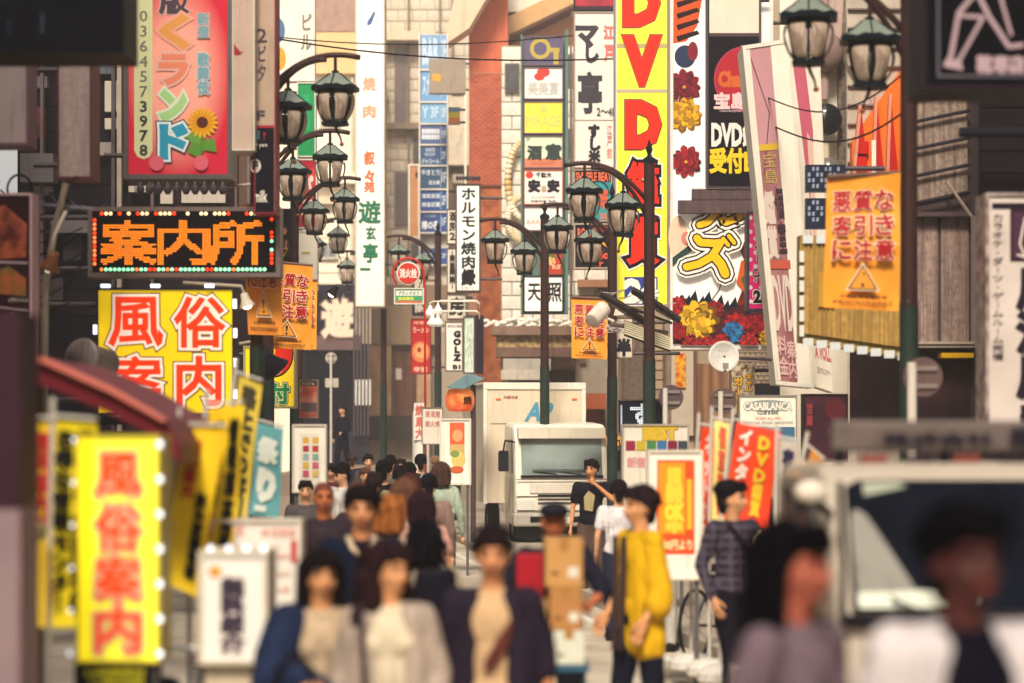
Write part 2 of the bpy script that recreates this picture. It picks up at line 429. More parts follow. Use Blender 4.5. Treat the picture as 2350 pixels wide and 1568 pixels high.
# stone office block
STO = mt('#c9bca6', .8, kind='object', h2='#d8cdb8', scale=2, var=.14)
r, lp, k = bld('stone_building', 'grey beige stone clad building filling the middle distance behind the blue floor signs', 842, -260, 1085, 96, 16,
    mt('#b0a28e', .85, var=.15, scale=.6))
tiles(r, lp, 'stone_panel', 846, -30, 1082, 765, 7, 30, STO, off=.03, gap=.05, half=True, limit=230)
for (a, b, c, e) in ((905, 110, 935, 290), (905, 395, 940, 520)):
    o = bx(r, lp, 'window', a, b, c, e, .09, .0, mt('#8a7b6c', .6)); 
    bx(r, lp, 'pane', a+3, b+4, c-3, e-4, .11, .02, mt('#6f5f5c', .2, var=.3))
bx(r, lp, 'ledge', 846, 286, 1030, 300, .6, 0, mt('#8c7d69', .8, var=.25)); bx(r, lp, 'ledge', 846, 80, 1000, 100, .9, 0, mt('#d6c7ab', .8))
bx(r, lp, 'beam', 1000, 395, 1085, 440, .5, .02, mt('#75634f', .8)); bx(r, lp, 'shutter', 1028, 445, 1080, 760, .4, .05, mt('#80705e', .6, kind='stain', h2='#4e4038', scale=2))
for i in range(7): bx(r, lp, 'balcony_bar', 1030+i*7, 450, 1033+i*7, 640, .46, .41, mt('#5b4a42', .6))
bx(r, lp, 'balcony', 1022, 230, 1085, 385, 1.0, .02, mt('#d2c5ad', .7, var=.2))
bx(r, lp, 'fascia', 842, 655, 1040, 700, .35, .04, mt('#8c735f', .7)); bx(r, lp, 'fascia', 842, 702, 1000, 792, .5, .04, mt('#a69073', .7, kind='stain', h2='#8b7560', scale=2))
for (a, b) in ((846, 900), (958, 990)): bx(r, lp, 'pillar', a, 795, b, 1010, .7, .0, mt('#bd9e7c', .8, kind='mottle', h2='#a88668', scale=1.4))
bx(r, lp, 'door', 902, 800, 957, 1010, .2, .05, mt('#80553f', .5, kind='stain', h2='#5c3d33', scale=1.5))
bx(r, lp, 'notice', 909, 846, 922, 872, .24, .21, mt('#e9e2d2', .7))
bx(r, lp, 'plinth', 846, 955, 990, 1010, .8, .71, mt('#3c342f', .7))
for (a, b, c, e) in ((858, 130, 884, 190), (858, 330, 882, 380), (950, 320, 962, 370), (945, 560, 1000, 640), (860, 560, 890, 630)):
    bx(r, lp, 'window_frame', a-2, b-3, c+2, e+3, .10, .0, mt('#6e6052', .6)); bx(r, lp, 'pane', a, b, c, e, .12, .1005, mt('#4c4a4c', .2, var=.3))
for (a, w_) in ((936, 4), (1008, 3), (1036, 5)): bx(r, lp, 'conduit', a, -60, a+w_, 640, .3, .14, mt('#7f705f', .5, var=.3))
for (a, b) in ((868, 215), (868, 455), (1038, 198), (1040, 405)): bx(r, lp, 'ac_unit', a, b, a+24, b+20, .8, .14, mt('#b9ac98', .6, var=.3))
# brick column building ----------------------------------------------------------------
BR = mt('#a3452f', .85, kind='object', h2='#c25f3c', scale=3, var=.2)
r, lp, k = bld('brick_building', 'tall narrow red brick building in the centre with a stepped pale eave', 1076, -160, 1166, 72, 14, mt('#b98a73', .9))
tiles(r, lp, 'brick', 1077, 168, 1165, 425, 6, 44, BR, off=.012, gap=.018, half=True, limit=290)
bx(r, lp, 'cladding', 1077, -150, 1165, 166, .012, 0, mt('#c66a4c', .85, kind='stain', h2='#b85b3d', scale=1.2, var=.1))
tiles(r, lp, 'brick', 1094, 428, 1165, 905, 6, 80, mt('#9c4429', .85, kind='object', h2='#d07a45', scale=3, var=.3), off=.03, gap=.02, half=True, limit=0)
bx(r, lp, 'band', 1076, 425, 1170, 429, .1, 0, mt('#6b4336', .8)); bx(r, lp, 'drainpipe', 1066, 210, 1071, 440, .2, .05, mt('#e0d5c2', .5))
bx(r, lp, 'base_course', 1094, 906, 1165, 1000, .05, 0, mt('#54403c', .8))
# pale awning/eave running diagonally off its corner
g = G(); p = [lp(*q) for q in ((1022, 118), (1078, 80), (1160, -60), (1060, -60))]
g.prism([(a[0], a[2]) for a in p], -1.2, -.05, 'y'); g.build('eave', mt('#d9b99c', .7, var=.1, scale=1), r)
# green brown sign box
# peach block and stone-white corner building
r, lp, k = bld('peach_building', 'peach rendered building seen high between the red brick column and the floor signs', 1166, -260, 1420, 76, 16, mt('#e0a588', .8, var=.12, scale=.6))
bx(r, lp, 'parapet', 1150, -30, 1330, 40, 1.0, .1, mt('#d8d6c4', .7))
g = G(); p = [lp(*q) for q in ((1168, 100), (1330, 22), (1330, -22), (1168, 58))]
g.prism([(a[0], a[2]) for a in p], -1.6, -.3, 'y'); g.build('cornice', mt('#c9a06e', .7), r)
g = G(); p = [lp(*q) for q in ((1168, 108), (1330, 30), (1330, 22), (1168, 100))]
g.prism([(a[0], a[2]) for a in p], -1.7, -.3, 'y'); g.build('gutter', mt('#5c4038', .7), r)
WS = mt('#dcd4c4', .85, kind='object', h2='#e8e1d2', scale=2.5, var=.2)
r, lp, k = bld('white_stone_building', 'white stone block corner building with a ledge over its ground floor shops', 1150, 105, 1440, 62, 14, mt('#a69c8a', .9, var=.25))
tiles(r, lp, 'stone_block', 1151, 108, 1438, 742, 6, 20, WS, off=.05, gap=.03, half=True)
bx(r, lp, 'column', 1400, 640, 1440, 1000, .5, .06, mt('#c9bca4', .8, kind='stain', h2='#a99a83', scale=2))
bx(r, lp, 'ledge', 1128, 752, 1320, 772, .9, 0, mt('#8b6f5e', .8, var=.3)); bx(r, lp, 'frieze', 1138, 772, 1320, 800, .7, 0, mt('#b7a06a', .8, kind='mottle', h2='#7a5a44', scale=9))
bx(r, lp, 'ledge', 1138, 800, 1320, 822, .95, 0, mt('#7a5c50', .8, var=.3))
g = G()
for i in range(26):
    a = lp(1118 + i*8 + random.uniform(-3, 3), 744 + random.uniform(-8, 6)); g.ell((a[0], -.75 + random.uniform(-.1, .1), a[2]), (.09, .06, .055), 7, 5)
for i in range(9):
    a = lp(1115 + i*24, 752); g.cap((a[0], -.8, a[2]), (a[0] + .22, -.72, a[2] + .12), .035, .05, 6)
g.build('ornament', mt('#efe8da', .7, var=.2), r)
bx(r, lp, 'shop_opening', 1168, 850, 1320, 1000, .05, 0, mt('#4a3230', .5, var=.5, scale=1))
bx(r, lp, 'fascia', 1155, 826, 1262, 852, 1.1, .1, mt('#b3aba0', .6, var=.25)); bx(r, lp, 'awning', 1150, 852, 1240, 874, 1.3, .1, mt('#cbbfae', .6, var=.25))
bx(r, lp, 'awning', 1268, 905, 1386, 940, 1.3, .1, mt('#c2683c', .6, var=.2)); bx(r, lp, 'shopfront', 1268, 942, 1386, 1000, .2, .0, mt('#8d4a35', .5, var=.4))
for (a, b, c, e) in ((1372, 650, 1392, 740), (1330, 790, 1345, 835)):
    bx(r, lp, 'window', a, b, c, e, .1, 0, mt('#7b6050', .5))
bx(r, lp, 'awning', 1325, 645, 1400, 662, .6, .05, mt('#9a6c50', .6))
for (a, b, c, e) in ((1302, 130, 1312, 190), (1302, 300, 1312, 360), (1160, 150, 1190, 210), (1296, 560, 1312, 620)):
    bx(r, lp, 'window_frame', a-2, b-3, c+2, e+3, .16, .06, mt('#8b7c6a', .6)); bx(r, lp, 'pane', a, b, c, e, .18, .161, mt('#4c4a4c', .2, var=.3))
for (a, w_, c) in ((1307, 5, '#6c5a50'), (1196, 3, '#8f8272'), (1403, 4, '#6c5a50')): bx(r, lp, 'drainpipe', a, 110, a+w_, 745, .3, .2, mt(c, .5, var=.3))
# golden arch ornament on its corner
g = G()
for i, (yy, h) in enumerate(((330, 175), (455, 100))):
    a = lp(1178, yy + h/2)
    for s_ in range(22):
        t0, t1 = [math.pi*(.5 + q/22) for q in (s_, s_+1)]
        p0 = (a[0] + .28 + .42*math.cos(t0), -.3, a[2] + h/2*k*math.sin(t0)); p1 = (a[0] + .28 + .42*math.cos(t1), -.3, a[2] + h/2*k*math.sin(t1))
        g.cyl(p0, p1, .09, n=8)
g.build('arch_ornament', mt('#c9a568', .5, kind='mottle', h2='#e8dcc0', scale=1.5), r, smooth=True)
# building that carries the flower sign -----------------------------------------------
r, lp, k = bld('corner_shop_building', 'shop building with a brown wood clad ground floor under the flower sign', 1418, -160, 1790, 52, 12, mt('#a3907c', .85, var=.3, scale=.8))
bx(r, lp, 'wood_panel', 1598, 835, 1668, 1000, .12, 0, mt('#6d4a37', .5, kind='wood', h2='#8f6a4c', scale=1.2))
bx(r, lp, 'shopfront', 1425, 800, 1545, 1000, .1, 0, mt('#8f7e6e', .5, kind='stain', h2='#6c584c', scale=2))
bx(r, lp, 'poster', 1549, 812, 1572, 890, .2, .14, mt('#d8a428', .5, kind='mottle', h2='#b33a22', scale=9)); bx(r, lp, 'window', 1540, 805, 1592, 1000, .14, .02, mt('#bcae9a', .4))
for (a, b) in ((1474, 4), (1520, 3), (1590, 6), (1672, 6)): bx(r, lp, 'pipe', a, 735, a+b, 1000, .3, .15, mt('#6a4a3c', .5))
for i in range(10): bx(r, lp, 'siding', 1482, 742 + i*22, 1522, 761 + i*22, .13, .02, mt('#b39b82', .7, kind='object', h2='#937a66'))
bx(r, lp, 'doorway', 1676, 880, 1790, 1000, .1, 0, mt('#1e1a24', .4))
tiles(r, lp, 'wall_tile', 1690, 800, 1790, 905, 8, 10, mt('#9b8672', .6, kind='object', h2='#7c685a'), off=.05, gap=.02, half=True)
# white column building with ball lamps --------------------------------------------------
r, lp, k = bld('white_tower', 'cream white tower wall with a black ball and long hanging stems on its face', 1790, -160, 1945, 40, 9, mt('#e6ddca', .6, var=.08, scale=.7))
for (px, py, rr, m_) in ((1888, 282, 37, '#0b1016'), (1885, 128, 45, '#8a726c'), (1896, 400, 33, '#6d6560')):
    a = lp(px, py); G().ell((a[0], -.42, a[2]), (rr*k, rr*k*.7, rr*k), 24, 14).build('ball_ornament', mt(m_, .18, coat=.6), r, smooth=True)
a = lp(1890, 330); b = lp(1890, 560); G().cyl((a[0], -.3, a[2]), (b[0], -.3, b[2]), .06).build('stem', mt('#cfc2a8', .4), r)
a = lp(1886, -40); b = lp(1886, 235); G().cyl((a[0], -.3, a[2]), (b[0], -.3, b[2]), .08).build('stem', mt('#a08880', .4), r)
g = G(); p = [lp(*q) for q in ((1830, -60), (1935, -60), (1925, 110), (1905, 175), (1870, 175), (1845, 110))]; g.prism([(a[0], a[2]) for a in p], -.25, -.1, 'y'); g.build('relief', mt('#b39a90', .6, var=.2), r)
bx(r, lp, 'pilaster', 1921, -60, 1937, 560, .2, .0, mt('#8d7c6e', .8, kind='mottle', h2='#5e504a', scale=12))
# orange glazed building -------------------------------------------------------------------
r, lp, k = bld('glass_fronted_building', 'grey panelled building with a bright orange front and pink stripes above the orange banner', 1945, -160, 2100, 36, 8, mt('#b9ab9c', .7, var=.25))
g = G(); p = [lp(*q) for q in ((1950, 420), (1950, 330), (2010, 240), (2075, 150), (2075, 420))]; g.prism([(a[0], a[2]) for a in p], -.3, -.02, 'y'); g.build('orange_front', mt('#f2701c', .5, var=.1), r)
for i, (xa, ya, xb) in enumerate(((1962, 250, 1942), (1998, 230, 1990), (2030, 225, 2022))):
    g = G(); p = [lp(*q) for q in ((xa, ya), (xa+7, ya), (xb+7, 470), (xb, 470))]; g.prism([(a[0], a[2]) for a in p], -.42, -.31, 'y'); g.build('stripe', mt('#d98a70', .5), r)
    g = G(); p = [lp(*q) for q in ((xa+7, ya+10), (xa+22, 400), (xb+8, 400))]; g.prism([(a[0], a[2]) for a in p], -.36, -.31, 'y'); g.build('red_wedge', mt('#c2140f', .5), r)
bx(r, lp, 'white_wedge', 1990, 330, 2000, 420, .46, .43, mt('#e8e2d8', .5)); bx(r, lp, 'red_block', 1960, 332, 1985, 360, .4, .37, mt('#c2140f', .5))
for i in range(9): bx(r, lp, 'ledge', 1945, 20 + i*44, 2098, 24 + i*44, .06, 0, mt('#7c6a62', .7))
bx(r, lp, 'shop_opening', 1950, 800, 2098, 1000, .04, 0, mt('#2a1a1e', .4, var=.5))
# corrugated building
r, lp, k = bld('corrugated_building', 'weathered building of cream corrugated sheets with dark pipes beside the thick lamp post', 2090, -160, 2250, 29, 7, mt('#4a3c3c', .8, var=.3))
CS = mt('#b09a8e', .6, kind='stain', h2='#7c6660', scale=3, var=.2)  # sheets darkened to hold the side shade, plus weather stains
def corr(root, lp, x0, y0, x1, y1, m, n, amp=.02, y1b=None, name='corrugated_sheet', off=.03, y0b=None):
    g = G(); vs = []; fs = []
    for i in range(n*4+1):
        u = i/(n*4); ya = y0 + ((y0b if y0b is not None else y0)-y0)*u; yb = y1 + ((y1b if y1b is not None else y1)-y1)*u
        dz = amp*math.sin(2*math.pi*i/4 + .4)
        a = lp(x0+(x1-x0)*u, ya); b = lp(x0+(x1-x0)*u, yb)
        vs += [(a[0], a[1]-off-dz, a[2]), (b[0], b[1]-off-dz, b[2])]
    for i in range(n*4): fs.append((2*i, 2*i+1, 2*i+3, 2*i+2))
    g.add(vs, fs); return g.build(name, m, root, smooth=True)
corr(r, lp, 2104, 500, 2152, 785, CS, 8); corr(r, lp, 2158, 500, 2222, 785, CS, 11)
for i in range(6):
    g = G(); a = lp(2096, 470 - i*62 + 6); b = lp(2222, 445 - i*62)
    y0_ = 445 - i*62
    q = [lp(2100, y0_ - 36), lp(2218, y0_ - 60), lp(2218, y0_ - 6), lp(2100, y0_ + 20)]
    g.prism([(t[0], t[2]) for t in q], -.06, -.02, 'y'); g.build('clapboard', mt('#a49080', .8, kind='stain', h2='#6a5850', scale=4), r)  # clapboards darkened likewise, side shade in their colour
    a = lp(2096, y0_ + 24); b = lp(2222, y0_ - 2); G().cyl((a[0], -.14, a[2]), (b[0], -.14, b[2]), .022, n=8).build('pipe', mt('#2c2630', .5), r)
a = lp(2165, 420); b = lp(2180, 520); G().tube([(a[0], -.2, a[2]), (a[0]+.3, -.2, b[2]+.1), (b[0]+.5, -.2, b[2]-.2)], .02).build('cable', mt('#a89486', .6), r)
bx(r, lp, 'beam', 2098, 490, 2225, 500, .2, .0, mt('#4d3d40', .6)); bx(r, lp, 'rail', 2098, 786, 2226, 792, .3, .0, mt('#b6a696', .4)); bx(r, lp, 'rail', 2098, 796, 2226, 800, .3, .0, mt('#9a8a7c', .4))
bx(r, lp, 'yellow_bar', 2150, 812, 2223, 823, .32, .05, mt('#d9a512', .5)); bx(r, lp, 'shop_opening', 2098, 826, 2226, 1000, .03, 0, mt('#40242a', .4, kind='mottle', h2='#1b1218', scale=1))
a = lp(2232, 500); b = lp(2232, 800); G().cyl((a[0], -.2, a[2]), (b[0], -.2, b[2]), .06).build('drainpipe', mt('#8f7d78', .5, var=.3), r)
# near right block, side shade darkened into its wall colours
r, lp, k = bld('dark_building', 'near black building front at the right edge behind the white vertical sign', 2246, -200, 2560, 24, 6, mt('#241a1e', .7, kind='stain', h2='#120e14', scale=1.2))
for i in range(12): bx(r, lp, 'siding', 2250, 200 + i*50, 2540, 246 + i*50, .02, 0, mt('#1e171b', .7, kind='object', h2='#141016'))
bx(r, lp, 'drainpipe', 2247, 560, 2258, 1000, .2, .08, mt('#8c7a72', .6, var=.3))
a = lp(2180, 318); b = lp(2345, 318); G().cyl((a[0], -.5, a[2]), (b[0], -.5, b[2]), .05, n=10).build('pipe', mt('#1a1c24', .4), r)
# left: near block along the street, its shade put into dark wall colours
g = G(); A = (-6.6, 17.5); B = (-8.6, 34)
root = thing('dark_building', 'dark cluttered building front at the left edge behind the hanging signs', 'building', (A[0], A[1], 0))
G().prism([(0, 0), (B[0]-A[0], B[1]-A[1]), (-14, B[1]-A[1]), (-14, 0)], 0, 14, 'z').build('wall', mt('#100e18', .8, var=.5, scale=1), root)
for i in range(16):
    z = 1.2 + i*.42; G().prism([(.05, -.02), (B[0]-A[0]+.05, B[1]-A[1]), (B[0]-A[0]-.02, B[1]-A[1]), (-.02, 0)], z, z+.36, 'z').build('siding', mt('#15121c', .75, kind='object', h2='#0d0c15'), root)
r, lp, k = bld('side_building', 'dark brown building wall behind the left hand neon signs', 40, -160, 590, 40, 10, mt('#19131a', .75, kind='stain', h2='#261c22', scale=1))  # wall and siding colours darkened to carry the left side shade
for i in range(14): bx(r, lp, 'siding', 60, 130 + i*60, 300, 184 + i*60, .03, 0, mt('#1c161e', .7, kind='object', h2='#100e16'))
for (x, w_, c) in ((262, 8, '#4d4246'), (275, 10, '#a09384'), (352, 6, '#6a5b58'), (100, 7, '#6c5d62')): bx(r, lp, 'pipe', x, -50, x+w_, 990, .3, .12, mt(c, .5, var=.3))
for (a, b, c, e) in ((245, 190, 280, 260), (245, 275, 280, 300), (372, 440, 400, 470), (420, 440, 520, 468)): bx(r, lp, 'notice', a, b, c, e, .2, .04, mt('#b9ada0', .6))
for (a, b, c, e) in ((0, 360, 45, 425), (70, 500, 130, 540)): bx(r, lp, 'ac_unit', a+60, b, c+90, e, .5, .05, mt('#6a6262', .6))

G_ = G().prism([(-6.6, 17.3), (-5.4, -25), (-16, -25), (-16, 17.3)], 0, 21, 'z'); r_ = thing('side_building', 'tall dark building running beside the viewer on the left, outside the view', 'building', (0,0,0)); G_.build('wall', mt('#4a4044', .85, var=.3, scale=.5), r_)  # unseen street wall added to cut sky light on the near left
G_ = G().prism([(5.2, 12), (7.6, -25), (18, -25), (18, 23), (6.2, 23)], 0, 21, 'z'); r_ = thing('side_building', 'tall building running beside the viewer on the right, outside the view', 'building', (0,0,0)); G_.build('wall', mt('#5a4c4a', .85, var=.3, scale=.5), r_)  # its unseen partner, added to darken the near right side

# fittings on the dark left wall
r_ = [o for o in bpy.data.objects if o.name.startswith('side_building') and o.get('label', '').startswith('dark brown')][0]; kq = 40/S; cxq = 315
def lq(px, py): return ((px-cxq)*kq, 0, EYE + (HY-py)*kq)
for (x, y, w_, h_, c) in ((20, 150, 26, 60, '#8c7f7c'), (80, 180, 34, 26, '#6e6468'), (86, 250, 22, 70, '#7c3a34'), (84, 430, 40, 22, '#a39690'), (225, 330, 36, 30, '#8f8480'), (232, 130, 30, 44, '#5c6470'), (300, 430, 50, 14, '#c2b6a8'), (150, 540, 40, 60, '#3a3440'), (90, 640, 60, 50, '#4a4046'), (540, 120, 20, 80, '#7a6e68')):
    a, b = lq(x, y+h_), lq(x+w_, y); G().box(a[0], -.22, a[2], b[0], -.05, b[2]).build('wall_box', mt(c, .6, var=.35), r_)
for i in range(9):
    a, b = lq(10 + i*22, 440 + (i*37) % 60), lq(70 + i*26, 430 + (i*53) % 110); G().tube([(a[0] + (b[0]-a[0])*t, -.3, a[2] + (b[2]-a[2])*t - .18*math.sin(math.pi*t)) for t in [q/8 for q in range(9)]], .015, 5).build('wire', mt('#3a343c', .6), r_)
# ------------------------------------------------------------------ hanging signs, left
GREYF = mt('#6d6462', .4, metal=.5, var=.2); WF = mt('#d9d0c4', .5, var=.12); DKF = mt('#2b2730', .5)
def wb(h, e=.25, **k): return mt(h, .5, emit=e, **k)
b = board('pink_sign', 'tall backlit pink sign with a sunflower and a phone number column', 'sign', (287, -60, 530, 408), 29.5,
    mt('#f0a08c', .35, emit=.1, kind='glow_edge', h2='#c9203a', var=0), GREYF, 11, .5, bracket=('l', .3), items=[
    ('poly', [(308, -30), (314, -50), (340, -50), (350, -30), (350, 345), (344, 360), (330, 366), (315, 360), (308, 345)], '#d9dba6'),
    ('v', '036457', 318, 20, 341, 228, '#6c6a60', .01), ('v', '3978', 318, 228, 341, 362, '#3a3d3c', .03),
    ('h', '版', 368, -24, 430, 30, '#4a3a46', .05, [('#d8b0a8', .09)]),
    ('h', 'く', 372, 38, 428, 108, '#e39a4e', .06, [('#e8a68a', .13)]), ('h', 'ラ', 368, 128, 428, 192, '#e88668', .05, [('#b7a898', .10), ('#e9b0a0', .12)]),
    ('h', 'ン', 372, 212, 424, 272, '#a6d48c', .08, [('#dfe4cb', .15)]),
    ('h', 'ド', 372, 290, 426, 362, '#2497b8', .06, [('#23324e', .15), ('#dfe9e4', .12)]),
    ('rect', 452, 30, 482, 88, '#d3a8a0'), ('v', '新宿', 454, 30, 480, 90, '#7aa3ae', .04), ('v', '歌舞伎', 454, 122, 480, 218, '#7aa3ae', .05, [('#c4c9c6', .12)]),
    ('poly', [(430, 350), (445, 318), (470, 322), (492, 318), (498, 350), (470, 345), (455, 362)], '#5c9436'),
    ('poly', [(428, 315), (440, 305), (470, 312), (462, 330), (440, 330)], '#6aa23e'), ('line', [(462, 300), (464, 340), (458, 372)], 4, '#4b8a2e'),
    ('petals', 465, 282, 38, 18, 0, '#efb41d'), ('petals', 465, 282, 31, 18, .5, '#e0950f'), ('disc', 465, 282, 13, 13, '#5a1f12'),
    ('disc', 360, 375, 17, 17, '#dd6474'), ('disc', 462, 375, 17, 17, '#dd6474')])
LB = G().lathe((0,0,0), [(.012, 0), (.02, -.02), (.05, -.07), (.05, -.11), (.025, -.15)], 10).mesh('bulb', mt('#4a3d42', .3)); 
for i in range(10):
    p = W(322 + i*21, 418, 29.4) - b.root.location; piece('bulb', LB, b.root, p)
board('blank_panel_sign', 'plain cream sign box edge hanging right beside the pink sunflower sign', 'sign', (534, -60, 584, 345), 26.8, mt('#c4ab9a', .6, var=.15), WF, 3, .5,
    items=[('poly', [(536, 100), (552, 120), (560, 118), (548, 128), (538, 126)], '#9c2030')])
board('sign_post_panel', 'narrow cream panel posts hanging below the blank sign box', 'sign', (540, 352, 582, 505), 31.5, mt('#bba593', .6), WF, 4, .25, items=[('rect', 545, 352, 548, 505, '#4b4045'), ('rect', 568, 352, 571, 505, '#efe7d8')])
board('tall_tenant_sign', 'tall beige and black tenant sign with dark red edge showing F and milk', 'sign', (584, -60, 633, 490), 27, mt('#b59c88', .6, var=.15), mt('#7a2230', .5), 4, .4, items=[
    ('v', '2ビ夕', 590, 60, 612, 190, '#4a4046', .02), ('h', 'F', 589, 255, 606, 276, '#4a4046', .04), ('rect', 584, 294, 629, 490, '#15141f'),
    ('rect', 584, 288, 629, 294, '#a02434'), ('h', '0 yen', 585, 328, 613, 340, '#e6dfd0', 0), ('disc', 586, 381, 13, 16, '#e2d8ca'), ('h', 'F', 581, 372, 591, 390, '#15141f', .04),
    ('h', 'milk', 584, 438, 613, 464, '#e6dfd0', .02), ('polys', [[(603, 305), (611, 305), (607, 314)], [(606, 314), (608, 314), (608, 322), (606, 322)]], '#a02434'), ('rect', 590, 300, 596, 320, '#46708c')])
board('black_billboard', 'huge near black billboard across the top left corner', 'sign', (-60, -60, 284, 122), 17, mt('#080a14', .6), mt('#0e1018', .5), 5, .6,
    items=[('rect', 14, 45, 26, 80, '#12202e'), ('rect', 92, 30, 102, 78, '#152837')], bracket=('l', 1))
board('blank_white_sign', 'plain pinkish white sign box at the far left edge under the black billboard', 'sign', (-60, 105, 64, 332), 23, mt('#9c8b8a', .5, var=.15), mt('#6a4c56', .5), 6, .4, bracket=('l', 1))  # white face greyed, side shade put into its colour
board('narrow_white_sign', 'narrow streaked white sign box between the black billboard and the pink sign', 'sign', (133, 118, 209, 408), 25, mt('#a8958e', .5, kind='stain', h2='#8c7a78', scale=3), mt('#5f2a36', .5), 4, .5, bracket=('l', .3))  # shade darkened into the white face here too, plus streaks
MEAT = mt('#9c4a30', .4, kind='mottle', h2='#4c1a18', scale=7)
b = board('food_photo_sign', 'framed board of grilled meat photographs at the far left edge', 'sign', (-60, 445, 73, 850), 22, mt('#2a1018', .5), mt('#b08f94', .5), 6, .3, bracket=('l', 1), items=[
    ('poly', [(-55, 500), (10, 470), (62, 515), (60, 590), (-55, 600)], MEAT), ('poly', [(-55, 640), (20, 610), (60, 640), (60, 680), (-55, 670)], mt('#a0522c', .4, kind='mottle', h2='#5c5a26', scale=9)),
    ('poly', [(-50, 740), (30, 715), (62, 770), (60, 830), (-50, 830)], MEAT), ('line', [(-50, 600), (62, 604)], 5, '#a08a90'), ('line', [(-50, 700), (62, 712)], 4, '#a08a90'),
    ('h', '(税込)', 20, 684, 64, 694, '#c9bdb4', 0)])
# LED sign ------------------------------------------------------------------------------------
LD = 27.4
b = board('led_message_sign', 'black electronic sign with orange dotted characters inside a ring of small coloured lamps', 'sign', (205, 478, 640, 633), LD, mt('#100c12', .35), mt('#7d6c68', .4, metal=.4), 10, .35, bracket=('l', .8))
OR = mt('#ff8a1e', .4, emit=.85, var=0); k = LD / S
def raster(text, X0, Y0, X1, Y1, step):
    v, f = glyph(text, .027); q = gbox(text)
    pts = np.array([[X0 + (p[0]-q[0])*(X1-X0)/(q[2]-q[0]), Y1 - (p[1]-q[1])*(Y1-Y0)/(q[3]-q[1])] for p in v])
    nx = int((X1-X0)/step)+2; ny = int((Y1-Y0)/step)+2; hit = np.zeros((ny, nx), bool)
    gx = X0 + np.arange(nx)*step; gy = Y0 + np.arange(ny)*step; GX, GY = np.meshgrid(gx, gy)
    for t in f:
        for a in range(1, len(t)-1):
            A, B_, C_ = pts[t[0]], pts[t[a]], pts[t[a+1]]
            d = (B_[0]-A[0])*(C_[1]-A[1]) - (C_[0]-A[0])*(B_[1]-A[1])
            if abs(d) < 1e-3: continue
            u = ((GX-A[0])*(C_[1]-A[1]) - (C_[0]-A[0])*(GY-A[1]))/d; w = ((B_[0]-A[0])*(GY-A[1]) - (GX-A[0])*(B_[1]-A[1]))/d
            hit |= (u >= 0) & (w >= 0) & (u+w <= 1)
    return [(gx[i], gy[j]) for j in range(ny) for i in range(nx) if hit[j, i]]
g = G(); rr = 2.2
for (x0, x1, t) in ((234, 357, '案'), (364, 478, '内'), (482, 604, '所')):
    for (x, y) in raster(t, x0, 508, x1, 606, 4.9):
        p = b.lp(x, y, .012); r_ = rr*k; g.add([(p[0]+r_*math.cos(q), p[1], p[2]+r_*math.sin(q)) for q in [math.pi*i/3 for i in range(6)]] + [(p[0], p[1]-.008, p[2])], [(i, (i+1) % 6, 6) for i in range(6)])
g.build('lamp_dots', OR, b.root, kind='stuff')
G_, R_, Y_, O_ = [G().ell((0,0,0), (4.2*k, 3*k, 4.2*k), 8, 5).mesh('bulb', mt(c, .3, emit=e, var=0)) for c, e in (('#9fffc0', 1.0), ('#ff3a14', 1.1), ('#ffe0a0', 1.2), ('#ff7a3c', 1.1))]
for i in range(38):
    p = b.lp(234 + i*10.1, 619, .03); piece('bulb', R_ if i in (11, 12, 17, 24, 25) else (O_ if i in (0, 8, 15, 30) else G_), b.root, p)
for i in range(37):
    if i in (3, 5, 7, 11, 17, 18, 20, 21, 24, 29, 30, 31): continue
    p = b.lp(234 + i*10.4, 491, .03); piece('bulb', Y_ if i % 4 else R_, b.root, p)
for i in range(11):
    p = b.lp(218, 506 + i*10, .03); piece('bulb', O_ if i % 3 else R_, b.root, p)
    if i not in (1, 2, 6): p = b.lp(624, 504 + i*10, .03); piece('bulb', G_ if i in (5, 6, 7) else R_, b.root, p)
# yellow square sign ---------------------------------------------------------------------------
YE = mt('#f0c80e', .4, emit=.35, var=.05); RO = mt('#f0380c', .4, emit=.35, var=0); PW = mt('#efd8c6', .5, emit=.3, var=0)
OL = [(mt('#5a2210', var=0), .095), (PW, .075)]
b = board('yellow_square_sign', 'square backlit yellow sign with four big red characters and white lamps round its edge', 'sign', (222, 662, 537, 952), 26.5, YE, DKF, 6, .4, bracket=('l', .8), items=[
    ('h', '風', 252, 684, 372, 792, RO, .022, OL), ('h', '俗', 402, 684, 515, 796, RO, .022, OL),
    ('h', '案', 256, 820, 370, 930, RO, .022, OL), ('h', '内', 408, 820, 506, 930, RO, .025, OL)])
board(None, None, None, (222, 958, 537, 975), 26.5, mt('#161520', .5), root=b.root, items=[('h', '案内はすべて無料になっております', 330, 960, 530, 973, '#cfc4b4', .0)], thick=.2)
LM = G().box(-.05, -.02, -.018, .05, .02, .018).mesh('led_lamp', mt('#e8f0ff', .3, emit=1.6, var=0))
LMV = G().box(-.018, -.02, -.05, .018, .02, .05).mesh('led_lamp', mt('#e8f0ff', .3, emit=1.6, var=0))
for x in (244, 358, 482): piece('led_lamp', LM, b.root, b.lp(x, 657, .05))
for (x, y) in ((220, 757), (540, 698), (541, 765), (541, 833), (541, 905), (541, 950)): piece('led_lamp', LMV, b.root, b.lp(x, y, .05))
for x in (370, 440, 500): piece('led_lamp', LM, b.root, b.lp(x, 980, .05))
